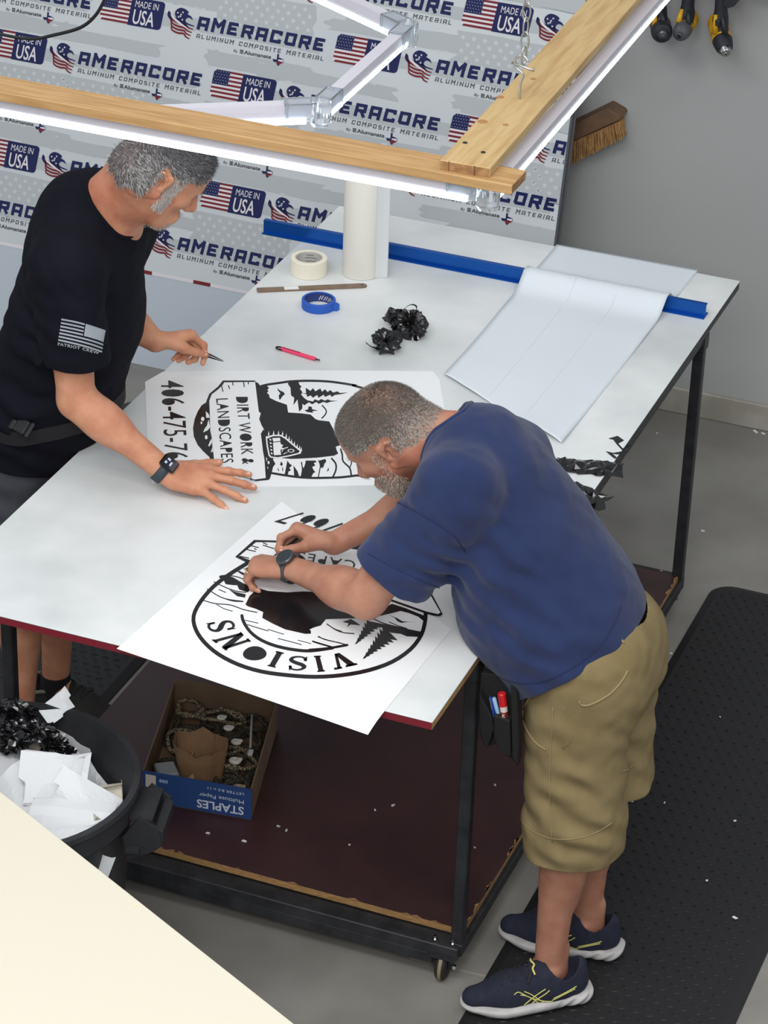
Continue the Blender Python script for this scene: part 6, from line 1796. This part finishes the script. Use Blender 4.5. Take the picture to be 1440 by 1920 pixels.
# ================================================================== rubbish bin with its paper
BC = np.array([-.885, -.245, 0.]); BR_, BZ = .285, .69
bn = empty('trash_can', tuple(BC), 'big round black rubbish bin full of waste paper, partly behind the cream tabletop', 'bin')
binm = mat('bin_plastic', (40, 41, 44), .42, rgb2=(46, 47, 50), vs=14, bump=.05, bs=80, spec=.45)
mb = MB(); mb.lathe([(.205, .004), (.215, 0), (.222, .02), (BR_-.018, BZ-.07), (BR_-.002, BZ-.06), (BR_-.002, BZ-.02), (BR_+.004, BZ-.012), (BR_+.002, BZ), (BR_-.012, BZ+.001), (BR_-.016, BZ-.02), (BR_-.024, BZ-.08), (.212, .02), (0, .02)], BC, n=72)
mb.build('bin_body', binm, bn, smooth=True, angle=35)
ga = math.radians(14)
def HP(rad, tan, z): return BC+np.array([math.cos(ga)*rad-math.sin(ga)*tan, math.sin(ga)*rad+math.cos(ga)*tan, z])
for sg in (1,):
    er, et = HP(1, 0, 0)-HP(0, 0, 0), HP(0, 1, 0)-HP(0, 0, 0); A3 = np.array([er, et, [0, 0, 1.]])
    mb = MB()
    for s2 in (-1, 1):
        mb.prism([(BR_-.02, .60), (BR_+.018, .655), (BR_+.062, .625), (BR_+.066, .585), (BR_+.05, .57), (BR_-.01, .54)], lambda x, z, s2=s2: HP(x, s2*.062, z), .010, et)
    mb.box(HP(BR_+.056, .005, .604), (.024, .124, .040), A3, bev=.006)
    mb.box(HP(BR_+.004, .005, .575), (.03, .17, .008), A3); mb.box(HP(BR_+.02, .005, .645), (.05, .12, .006), A3)
    mb.build('handle', binm, bn)
ha_ = math.radians(194)
mb = MB(); e2 = np.array([math.cos(ha_), math.sin(ha_), 0]); t2_ = np.array([-e2[1], e2[0], 0]); mb.box(BC+e2*(BR_+.03)+np.array([0, 0, .60]), (.06, .14, .05), np.array([e2, t2_, [0, 0, 1.]]), bev=.01); mb.build('handle', binm, bn)
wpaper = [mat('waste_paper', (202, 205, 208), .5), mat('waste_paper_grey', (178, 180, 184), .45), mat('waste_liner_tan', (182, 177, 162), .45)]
def folded_paper(name, c, L, W, nv, yaw_, seed, mt, label, amp=.25, group='sheets of waste paper in the bin', thick=.0006, lift=0):
    """stiff sheet broken by a few sharp creases"""
    rg = random.Random(seed); nv = nrm(np.array(nv, float)); u = nrm(np.cross([math.sin(yaw_), -math.cos(yaw_), .05], nv)); v = np.cross(nv, u)
    cre = [(rg.uniform(-.5, .5), rg.uniform(0, 2*PI), rg.choice((-1, 1))*rg.uniform(.5, 1.)) for _ in range(5)]
    nx = 12; V = []; keep = []
    ox = [rg.uniform(.75, 1.15) for _ in range(8)]
    for j in range(nx+1):
        for i in range(nx+1):
            a, b = i/nx-.5, j/nx-.5
            h = 0
            for (o_, th, sg) in cre: h += sg*abs(a*math.cos(th)+b*math.sin(th)-o_*.6)
            k = ox[int((math.atan2(b, a)+PI)/(2*PI)*7.99)]
            edge = 1 if max(abs(a), abs(b)) < .49 else .9*k
            V.append(np.array(c)+u*a*L*edge+v*b*W*edge+nv*(h*amp*min(L, W)-amp*min(L, W)*.55))
    F = []
    for j in range(nx):
        for i in range(nx): F.append((j*(nx+1)+i, j*(nx+1)+i+1, (j+1)*(nx+1)+i+1, (j+1)*(nx+1)+i))
    # keep it inside the bin's mouth
    V2 = []
    for p in V:
        r = p[:2]-BC[:2]; d_ = np.linalg.norm(r)
        lim = BR_-.03-(BZ-min(p[2], BZ))*.09
        if d_ > lim and not lift: p = np.array([*(BC[:2]+r/d_*lim), p[2]])
        V2.append(p)
    mb = MB(); mb.add(V2, F); o = mb.build(name, mt, fix=False); tag(o, label, 'waste paper', group)
    m_ = o.modifiers.new('thickness', 'SOLIDIFY'); m_.thickness = thick
    return o
def bz(x, y, z): return np.array(atz(x, y, z))
for (x, y, z, L, W, nv, yw, sd, mi, lab) in (
    (105, 1455, .66, .17, .15, (.1, -.5, .8), .3, 1, 0, 'bright white crumpled sheet in the middle of the bin'),
    (50, 1465, .65, .15, .16, (-.1, -.4, .9), 1.0, 2, 0, 'white folded sheet at the left of the bin, beside the cream tabletop'),
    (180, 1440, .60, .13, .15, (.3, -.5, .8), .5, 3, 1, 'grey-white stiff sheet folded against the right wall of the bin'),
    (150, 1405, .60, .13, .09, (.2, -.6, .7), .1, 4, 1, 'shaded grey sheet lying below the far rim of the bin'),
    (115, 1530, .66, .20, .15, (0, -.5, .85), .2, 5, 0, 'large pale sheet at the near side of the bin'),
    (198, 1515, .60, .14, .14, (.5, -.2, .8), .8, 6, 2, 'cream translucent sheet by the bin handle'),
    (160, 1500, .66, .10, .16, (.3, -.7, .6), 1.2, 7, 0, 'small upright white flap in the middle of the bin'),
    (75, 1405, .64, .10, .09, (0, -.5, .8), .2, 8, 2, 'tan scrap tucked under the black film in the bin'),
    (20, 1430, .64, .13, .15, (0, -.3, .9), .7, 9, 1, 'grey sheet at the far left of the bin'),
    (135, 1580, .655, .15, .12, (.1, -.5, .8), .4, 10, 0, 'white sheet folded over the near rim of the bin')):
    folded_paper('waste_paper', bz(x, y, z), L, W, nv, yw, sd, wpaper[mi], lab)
folded_paper('waste_paper', bz(104, 1322, .70), .085, .06, (.2, -.5, .8), .9, 31, wpaper[0], 'white scrap sticking up over the far rim of the bin', lift=1)
folded_paper('waste_paper', bz(168, 1592, .60)+np.array([.012, -.022, -.06]), .07, .13, (.35, -.9, .25), .3, 33, wpaper[0], 'white strip hanging down outside the near rim of the bin', lift=1, amp=.12)
rg = random.Random(9)
for (x, y, z, s, lab) in ((25, 1340, .70, .06, 'glossy black film crumpled on the far left rim of the bin'), (70, 1375, .68, .06, 'glossy black film lying on the waste paper in the bin'), (105, 1400, .66, .045, 'small loop of black film beside the bright white sheet in the bin'), (20, 1385, .67, .055, 'black film sunk into the left side of the bin')):
    mb = MB(); p = bz(x, y, z); lump(mb, p, (s*.8, s*.6, s*.6), x+y, 0, 4, .45); crumple(mb, p-np.array([0, 0, s*.2]), (s*.9, s*.9, s), 7, rg, curl=.4)
    o = mb.build('black_film', glossy, fix=False); tag(o, lab, 'vinyl scrap', 'wads of black film in the bin')

# ================================================================== blue carton lid of cords on the shelf
SZ = .1205
O_ = np.array([-.930, .500, SZ]); U_ = nrm(np.array([.283, .036, 0])); D_ = nrm(np.array([-.25, .968, 0])); W_, DP, HB, TH = .283, .41, .092, .004
def BX(u, d, z): return O_+U_*u+D_*d+np.array([0, 0, z])
bx = empty('carton', tuple(BX(W_/2, DP/2, 0)), 'blue cardboard carton lid on the maroon shelf, filled with old cords', 'box')
kraft = mat('kraft_inside', (120, 98, 76), .8, rgb2=(106, 86, 66), vs=12); cblue = mat('carton_blue', (40, 70, 124), .55)
def slabq(name, a, b, h0, h1, mt, t):
    a, b = np.array(a), np.array(b); mb = MB(); n = nrm(np.cross(b-a, [0, 0, 1.]))
    V = [a+np.array([0, 0, h0]), b+np.array([0, 0, h0]), b+np.array([0, 0, h1]), a+np.array([0, 0, h1])]
    V += [p-n*t for p in V]
    mb.add(V, [(0, 1, 2, 3), (7, 6, 5, 4), (0, 4, 5, 1), (1, 5, 6, 2), (2, 6, 7, 3), (3, 7, 4, 0)]); return mb.build(name, mt, bx)
mb = MB(); mb.prism([(0, 0), (W_, 0), (W_, DP), (0, DP)], lambda u, d: BX(u, d, .003), -.003, (0, 0, 1)); mb.build('bottom', kraft, bx)
f_ = slabq('front_wall', BX(0, 0, 0), BX(W_, 0, 0), .0, HB, [cblue], TH)
slabq('side_wall', BX(W_, .001, 0), BX(W_, DP, 0), .0, HB, [kraft], TH); slabq('back_wall', BX(W_, DP, 0), BX(0, DP, 0), .0, HB+.012, [kraft], TH); slabq('side_wall', BX(0, DP, 0), BX(0, .001, 0), .0, HB, [kraft], TH)
fo = np.cross(U_, [0, 0, 1.])
def front(x, z): return BX(x*W_, 0, z*HB)+fo*.0006
mb = MB()
def up_text(s, x0, x1, z0, z1, **k):   # carton is upside down: letters turned half round
    put_text(mb, s, lambda u, v: front(x1-(x1-x0)*u, z1-(z1-z0)*v), 0, **k)
up_text('STAPLES', .50, .93, .13, .40, bold=.02)
up_text('Multiuse Paper', .52, .93, .50, .66); up_text('LETTER 8.5 x 11', .60, .93, .78, .86)
mb.build('printed_lettering', mat('carton_white', (206, 212, 224), .6), f_, fix=False)
mb = MB(); mb.add([front(.03, .16), front(.125, .16), front(.125, .92), front(.03, .92)], [(0, 1, 2, 3)]); mb.build('white_label', mat('carton_label', (206, 198, 184), .6), f_, fix=False)
mb = MB(); mb.add([front(.155, .74), front(.235, .74), front(.235, .82), front(.155, .82)], [(0, 1, 2, 3)]); up_text('500', .155, .235, .72, .84); mb.build('count_print', mat('carton_pale', (150, 172, 214), .6), f_, fix=False)
cordA = mat('olive_cord', (76, 70, 56), .8, rgb2=(30, 29, 27), vs=240, vlo=.45, vhi=.55); cordB = mat('tan_cord', (142, 128, 100), .8, rgb2=(50, 46, 38), vs=240, vlo=.45, vhi=.55)
rg = random.Random(12)
def coil(cu, cd_, r, z, turns, mt, label, th=.0052, sq=1.):
    pts = []; n = int(22*turns)
    ph0 = rg.uniform(0, 6)
    for k in range(n):
        a = ph0+2*PI*turns*k/n
        rr = r*(1+.10*math.sin(2.3*a)+.06*math.sin(5.1*a))
        u = min(max(cu+rr*math.cos(a), .014), W_-.014); d_ = min(max(cd_+rr*sq*math.sin(a), .016), DP-.016)
        pts.append(BX(u, d_, z+.007*math.sin(1.7*a)+.004*k/n*turns))
    mb = MB()
    # braided look: radius swells and narrows along the cord
    q = spline(pts, 6); R = [th*(1+.16*math.sin(i*1.9)) for i in range(len(q))]
    mb.tube(q, R, 7); o = mb.build('coiled_cord', mt, smooth=True); return tag(o, label, 'cord', 'old cords piled in the carton')
coil(.085, .30, .058, .035, 2.4, cordA, 'dark olive cord coiled at the back left of the carton')
coil(.20, .27, .060, .030, 2.6, cordA, 'dark olive cord coiled at the back right of the carton')
coil(.075, .20, .050, .052, 1.6, cordB, 'tan braided cord looping left of the paper bag')
coil(.215, .17, .044, .050, 1.7, cordB, 'tan braided cord looping right of the paper bag')
coil(.14, .33, .060, .060, 1.3, cordB, 'tan braided cord arched behind the paper bag', sq=.5)
coil(.215, .085, .040, .040, 1.5, cordA, 'dark cord coiled in the front right corner of the carton')
coil(.07, .10, .040, .026, 1.5, cordA, 'dark cord coiled in the front left corner of the carton')
coil(.14, .22, .075, .018, 2.2, cordA, 'dark cord buried at the bottom of the carton under the others')
coil(.09, .26, .070, .012, 3.1, cordA, 'thick dark cord lying on the left side of the carton floor', th=.0075)
coil(.20, .20, .066, .012, 3.2, cordA, 'thick dark cord lying on the right side of the carton floor', th=.0075)
coil(.15, .35, .060, .022, 2.6, cordA, 'thick dark cord heaped against the back wall of the carton', th=.007)
coil(.06, .12, .045, .014, 2.5, cordA, 'thick dark cord under the grey packet in the carton', th=.007)
coil(.225, .09, .048, .014, 2.5, cordA, 'thick dark cord on the front right of the carton floor', th=.007)
coil(.06, .34, .034, .060, 1.8, cordB, 'small tan braided loop in the far left corner of the carton')
coil(.235, .33, .030, .055, 1.8, cordA, 'small dark loop in the far right corner of the carton')
bagm = mat('brown_paper', (130, 100, 72), .8, rgb2=(116, 88, 62), vs=14, bump=.3, bs=50)
mb = MB(); n = 28; V = []; bc = (.125, .105)
for (f, ru, rd, zz) in ((0, .050, .034, .006), (.25, .058, .040, .040), (.5, .062, .046, .075), (.75, .066, .052, .105), (1, .070, .058, .128)):
    for k in range(n):
        a = 2*PI*k/n; w = 1+.06*math.sin(3*a+f*2)+.05*math.sin(5*a+1)
        top = (.008*math.sin(2*a+.8)+.005*math.sin(5*a)+.004*math.sin(9*a))*f**3
        V.append(BX(bc[0]+ru*w*math.cos(a), bc[1]+.01*f+rd*w*math.sin(a), zz+top))
mb.add(V, [(j*n+k, j*n+(k+1) % n, (j+1)*n+(k+1) % n, (j+1)*n+k) for j in range(4) for k in range(n)]+[tuple(range(n))])
bag = mb.build('paper_bag', bagm, origin=tuple(BX(*bc, .006)), fix=False); tag(bag, 'crumpled open brown paper bag standing in the carton of cords', 'bag')
m_ = bag.modifiers.new('thickness', 'SOLIDIFY'); m_.thickness = .001
mb = MB(); mb.add([BX(.078, .085, .085), BX(.118, .066, .070), BX(.128, .062, .030), BX(.100, .068, .015), BX(.082, .078, .030)], [(0, 1, 2, 3, 4)]); mb.build('folded_flap', mat('pale_kraft', (174, 146, 112), .8), bag, fix=False)
mb = MB()
for (p, q) in ((BX(.23, .31, .10), BX(.245, .20, .075)),): mb.tube([p, p*.5+q*.5+(0, 0, .004), q], .0028, 8)
o = mb.build('plastic_rod', mat('grey_plastic', (150, 152, 150), .4), smooth=True); tag(o, 'thin grey plastic rod leaning over the cords in the carton', 'rod')
mb = MB(); p = BX(.248, .19, .068); mb.box(p, (.012, .024, .003), np.array([U_, D_, [0, 0, 1.]])); o = mb.build('paper_tag', wpaper[0]); tag(o, 'small white tag at the end of the grey rod in the carton', 'tag')
mb = MB(); p = BX(.052, .055, .062); ax3 = np.array([nrm(U_+D_*.5), nrm(D_-U_*.5), [0, 0, 1.]]); mb.box(p, (.052, .058, .024), ax3, bev=.004)
bk_ = mb.build('blister_pack', mat('pack_grey', (128, 132, 136), .4)); tag(bk_, 'grey printed packet in the front left corner of the carton', 'packet')
for k, (u, d_, z, s, lab) in enumerate(((.205, .215, .075, .014, 'round white plastic knob on the cords in the carton'), (.150, .300, .082, .012, 'white plastic clip on the arched cord in the carton'), (.215, .140, .070, .016, 'crumpled white plastic bit right of the paper bag in the carton'), (.175, .265, .078, .013, 'white bent clip just behind the paper bag in the carton'), (.24, .05, .055, .016, 'beige plastic piece in the front right corner of the carton'))):
    md_ = Model(); p = BX(u, d_, z); q = p+np.array([s*.8, s*.5, s*.2])
    md_.add(Ell(p, (s, s*.8, s*.5)), .004); md_.add(Cap(p, q, s*.45, s*.3), .004); md_.sub(Ell(p+np.array([0, 0, s*.5]), (s*.5, s*.4, s*.3)), .002)
    o = sdf_object(md_, .0022, 'plastic_bit', mat('bit_white_%d' % k, (196, 192, 182) if k != 4 else (150, 134, 112), .5)); tag(o, lab, 'plastic part')

# ================================================================== belt pouch and pens on the man in navy
py_ = .262
pouchm = mat('black_nylon', (20, 20, 22), .75, bump=.4, bs=300)
pc = empty('tool_pouch', tuple(aty(940, 1430, py_)), 'black nylon tool pouch hanging at the hip of the man in khaki shorts', 'pouch')
def pouch(name, px, y, t, parent=pc, mt=pouchm, bevel=.004):
    P = [aty(x, yy, y) for x, yy in px]; mb = MB()
    mb.prism([(p[0], p[2]) for p in P], lambda a, b: (a, y, b), t, (0, 1, 0)); o = mb.build(name, mt, parent)
    bv = o.modifiers.new('bevel', 'BEVEL'); bv.width = bevel; bv.segments = 3; return o
pouch('back_panel', [(902, 1262), (968, 1270), (972, 1400), (970, 1436), (960, 1425), (945, 1412), (930, 1396), (908, 1400), (899, 1375), (897, 1320)], py_+.012, .02)
pouch('pocket', [(925, 1340), (956, 1352), (958, 1418), (946, 1420), (930, 1400), (925, 1380)], py_-.016, .028)
pouch('holster', [(898, 1300), (922, 1345), (926, 1368), (913, 1405), (905, 1392), (898, 1362)], py_-.008, .022)
pouch('side_strap', [(957, 1284), (969, 1286), (972, 1400), (969, 1437), (960, 1420)], py_-.020, .032)
def pen(name, a, b, r, mt, label, cap=None):
    a, b = aty(*a, py_-.004), aty(*b, py_-.002); root = empty(name, tuple(b), label, 'pen')
    mb = MB(); d = nrm(b-a); mb.tube([a, a+d*.003, a+d*.03, b], [r*.7, r, r, r*.9], 14); o = mb.build('barrel', mt, root, smooth=True, angle=40); return root, a, b, d
r1, a, b, d = pen('pen', (919, 1306), (929, 1352), .0038, mat('pen_blue', (30, 62, 142), .3), 'slim dark blue pen in the tool pouch')
mb = MB(); mb.tube([a+(0, -.0045, 0), a+d*.03+(0, -.005, 0)], .0012, 6); mb.build('clip', M['chrome'], r1)
r2, a, b, d = pen('pen', (926, 1308), (940, 1362), .0048, mat('pen_pale_blue', (150, 186, 222), .3), 'pale blue pen in the tool pouch, between the dark pen and the red marker')
r3, a, b, d = pen('marker', (941, 1302), (949, 1362), .0088, mat('marker_white', (222, 208, 200), .4), 'fat marker with a red cap in the tool pouch')
mb = MB(); mb.tube([a-d*.004, a-d*.002, a+d*.028], [.0072, .0094, .0094], 16); mb.build('cap', mat('marker_red', (198, 30, 36), .35), r3, smooth=True, angle=40)
mb = MB(); mb.tube([a+d*.042, a+d*.058], [.0091, .0091], 16, cap=False); mb.build('label_band', mat('marker_band', (110, 36, 36), .5), r3, smooth=True)
mb = MB(); vv = np.array([0, -1., 0]); uu = nrm(np.cross(d, vv)); cc = a+d*.050+vv*.0092
for (x0, y0, x1, y1) in ((-.004, -.004, .003, .003), (.0, -.005, .002, .005), (-.004, .003, .004, .004)): mb.bar(cc+uu*x0+d*y0, cc+uu*x1+d*y1, .0016, .0006, up=(0, -1, 0))
mb.build('label_mark', mat('marker_pink', (230, 190, 186), .5), r3)
# pocket tool showing in the back pocket
p0, p1 = on_side(kb, [aty(1098, 1320, .1), aty(1172, 1292, .1)], VD, -.004)
d = nrm(p1-p0); w3 = nrm(np.cross(d, VD)); wl = empty('utility_knife', tuple((p0+p1)/2), 'dark folding knife with an orange end showing in the back pocket of the khaki shorts', 'knife')
mb = MB(); mb.tube([p0+d*.004, p0+d*.012, p0+d*.055, p0+d*.062], [.004, .0072, .0078, .006], 12, flat=1.0); mb.build('handle', mat('dark_teal_grip', (40, 46, 48), .5), wl, smooth=True)
mb = MB(); mb.box(p0+d*.070, (.014, .011, .010), np.array([d, w3, nrm(np.cross(d, w3))]), bev=.002); mb.build('end_cap', mat('orange_tip', (226, 132, 78), .45), wl)

# ================================================================== power tools hanging by their handles on the back wall
ylw = mat('tool_yellow', (198, 150, 30), .45); tbk = mat('tool_black', (34, 36, 42), .5); tgr = mat('tool_grey', (78, 80, 84), .4)
def power_tool(name, h0, h1, nose, back, hy, ny_, by, rb, rn, label, kind):
    H0, H1, Nn, Bk = aty(*h0, hy), aty(*h1, hy), aty(*nose, ny_), aty(*back, by)
    root = empty(name, tuple(Nn+np.array([0, 0, -.03])), label, 'power tool', 'power tools hanging on the grey wall')
    ax = nrm(Nn-Bk)
    hd = Model(); hd.add(Cap(H0+(0, 0, .06), H1, .0185, .0195, w=(0, 1, 0), fl=1.25), .01); hd.add(Cap(H1, (Nn+Bk)/2, .018, .026), .02)
    sdf_object(hd, .003, 'handle', tbk, root)
    bd_ = Model(); bd_.add(Cap(Bk, Bk+(Nn-Bk)*.62, rb*.92, rb), .01); bd_.add(Cap(H1*.55+Bk*.45, H1*.35+Bk*.65, rb*.62, rb*.8), .02)
    bd_.disp(lambda P: .0014*np.sign(np.sin(((P-Bk)@ax)*150)))
    sdf_object(bd_, .003, 'motor_housing', tgr if kind == 'impact' else ylw, root)
    mb = MB(); c0 = Bk+(Nn-Bk)*.55; L = np.linalg.norm(Nn-c0)
    if kind == 'drill':
        mb.lathe([(rb*.9, 0), (rb*1.02, L*.1), (rb*1.0, L*.25), (rb*.86, L*.62), (rb*.62, L*.8)], c0, ax, 28); mb.build('chuck_sleeve', tbk, root, smooth=True, angle=40)
        mb = MB(); mb.lathe([(rb*.6, L*.78), (rb*.58, L*.95), (rb*.42, L*1.05), (rb*.2, L*1.05), (rb*.18, L*.9), (0, L*.9)], c0, ax, 28); mb.build('chuck_jaws', M['chrome'], root, smooth=True, angle=40)
    else:
        mb.lathe([(rb*.95, 0), (rb*1.06, L*.08), (rb*1.04, L*.5), (rb*.86, L*.85), (rn*1.05, L*.95), (rn*.95, L), (0, L)], c0, ax, 28); mb.build('nose_cone', tbk if kind == 'impact' else tgr, root, smooth=True, angle=40)
        mb = MB(); mb.lathe([(rn*.62, L*.99), (rn*.62, L*1.10), (rn*.4, L*1.12), (rn*.36, L*1.02), (0, L*1.02)], c0, ax, 20); an = mb.build('anvil', mat('anvil_steel', (96, 98, 102), .3, metal=.8), root, smooth=True, angle=40)
        if kind == 'bit':
            mb = MB(); mb.cyl(c0+ax*L*1.0, c0+ax*L*1.45, .004, 6); mb.build('driver_bit', M['black_steel'], root)
    for sg in (-1, 1):
        mb = MB(); q0 = H1+np.array([sg*.010, -.024, .020]); q1 = (Nn+Bk)/2+np.array([sg*.016, -.020, .018]); mb.tube([q0, q1], [.006, .010], 8); mb.build('grip_panel', ylw if sg < 0 else tbk, root, smooth=True)
    mb = MB(); q = H1+np.array([0, -.028, -.002]); mb.box(q, (.018, .016, .022), bev=.004); mb.build('trigger', tbk, root)
    return root
power_tool('impact_wrench', (1237, -10), (1236, 24), (1242, 64), (1238, 48), 3.22, 3.12, 3.26, .031, .016, 'squat grey power tool with a blunt round nose, leftmost on the wall', 'impact')
power_tool('impact_driver', (1292, -10), (1288, 26), (1274, 66), (1294, 36), 3.22, 3.13, 3.26, .026, .014, 'power tool with a short bit in its nose, second from the left on the wall', 'bit')
power_tool('cordless_drill', (1352, -10), (1351, 36), (1361, 99), (1345, 44), 3.22, 3.15, 3.27, .030, .016, 'yellow cordless drill with a silver chuck, rightmost on the wall', 'drill')
mb = MB()
P = [aty(x, y, 3.22) for x, y in ((1362, -8), (1388, -8), (1380, 8), (1368, 12), (1360, 6))]
mb.prism([(p[0], p[2]) for p in P], lambda a, b: (a, 3.20, b), .05, (0, 1, 0)); o = mb.build('battery_charger', tbk); tag(o, 'dark corner of a tool battery at the top edge, right of the yellow drill', 'battery')
mb = MB(); mb.box((-.40, 3.27, 1.512), (.62, .14, .02), bev=.003); mb.box((-.40, 3.332, 1.56), (.62, .016, .11), bev=.003); o = mb.build('wall_rack', M['black_steel']); tag(o, 'black steel rack on the back wall that the power tools hang from', 'rack')

# ================================================================== counter brush poking out behind the panel
def slabpx(px, y, t):
    P = [aty(x, yy, y) for x, yy in px]; mb = MB(); mb.prism([(p[0], p[2]) for p in P], lambda a, b: (a, y, b), t, (0, 1, 0)); return mb
bs_ = empty('bench_brush', tuple(aty(1120, 262, 3.29)), 'worn wooden bench brush with tan bristles sticking out from behind the printed panel', 'brush')
o = slabpx([(1020, 258), (1073, 234), (1137, 203), (1161, 217), (1164, 224), (1068, 268), (1018, 292)], 3.262, .077).build('block', mat('dark_brush_wood', (112, 86, 66), .7, rgb2=(92, 70, 54), vs=18), bs_)
bv = o.modifiers.new('bevel', 'BEVEL'); bv.width = .004; bv.segments = 2
mb = MB(); rg = random.Random(3)
A0, A1, B0, B1 = aty(1050, 276, 3.27), aty(1163, 227, 3.27), aty(1050, 318, 3.27), aty(1168, 260, 3.27)
for i in range(90):
    for j in range(5):
        f = (i+rg.uniform(-.4, .4))/90; f = min(max(f, 0), 1); y_ = 3.266+.011*j+rg.uniform(-.004, .004)
        p = A0+(A1-A0)*f; q = B0+(B1-B0)*(f+rg.uniform(-.02, .02)); q = p+(q-p)*rg.uniform(.92, 1.03)
        p = np.array([p[0], y_, p[2]]); q = np.array([q[0], y_+rg.uniform(-.005, .005), q[2]]); mb.tube([p, q], [.0022, .0016], 4, cap=False)
mb.build('bristles', mat('tan_bristle', (176, 136, 88), .8, rgb2=(150, 112, 68), vs=60), bs_, fix=False)['kind'] = 'stuff'

# ================================================================== scraps of paper on floor, mat and shelf
scr = mat('scrap_white', (226, 226, 222), .6)
rg = random.Random(17)
def scrap(p, s, lab, group):
    mb = MB(); a = rg.uniform(0, PI); u = np.array([math.cos(a), math.sin(a), 0]); v = np.array([-u[1], u[0], 0]); w = rg.uniform(.35, .8)
    lp = [(-s, -s*w), (s*rg.uniform(.6, 1), -s*w*rg.uniform(.5, 1)), (s, s*w*rg.uniform(.2, 1)), (-s*rg.uniform(.3, .9), s*w)]
    V = [p+u*x+v*y+np.array([0, 0, .0006]) for x, y in lp]+[p+u*x+v*y+np.array([0, 0, .0022+rg.uniform(0, .002)]) for x, y in lp]
    mb.add(V, [(0, 1, 2, 3), (4, 7, 6, 5), (0, 4, 5, 1), (1, 5, 6, 2), (2, 6, 7, 3), (3, 7, 4, 0)]); o = mb.build('paper_scrap', scr); tag(o, lab, 'scrap', group)
for (x, y, s) in ((1232, 813, .004), (1416, 810, .010), (1431, 814, .007), (1318, 996, .006)): scrap(np.array(atz(x, y, 0)), s, 'small white speck of paper on the concrete floor by the far right table leg', 'specks of paper on the concrete')
for (x, y, s) in ((1185, 1503, .004), (1246, 1506, .004), (1378, 1722, .007), (1378, 1540, .004), (1325, 1652, .004), (1258, 1226, .004), (1350, 1345, .003)): scrap(np.array(atz(x, y, .0158)), s, 'tiny white speck of paper on the black mat beside the man in khaki shorts', 'specks of paper on the near mat')
for (x, y, s) in ((703, 1520, .003), (737, 1511, .006), (522, 1550, .004), (537, 1558, .005), (458, 1578, .006), (390, 1563, .005), (928, 1473, .004), (655, 1585, .003), (890, 1590, .003)): scrap(np.array(atz(x, y, .1203)), s, 'tiny pale chip lying on the maroon lower shelf', 'chips on the lower shelf')
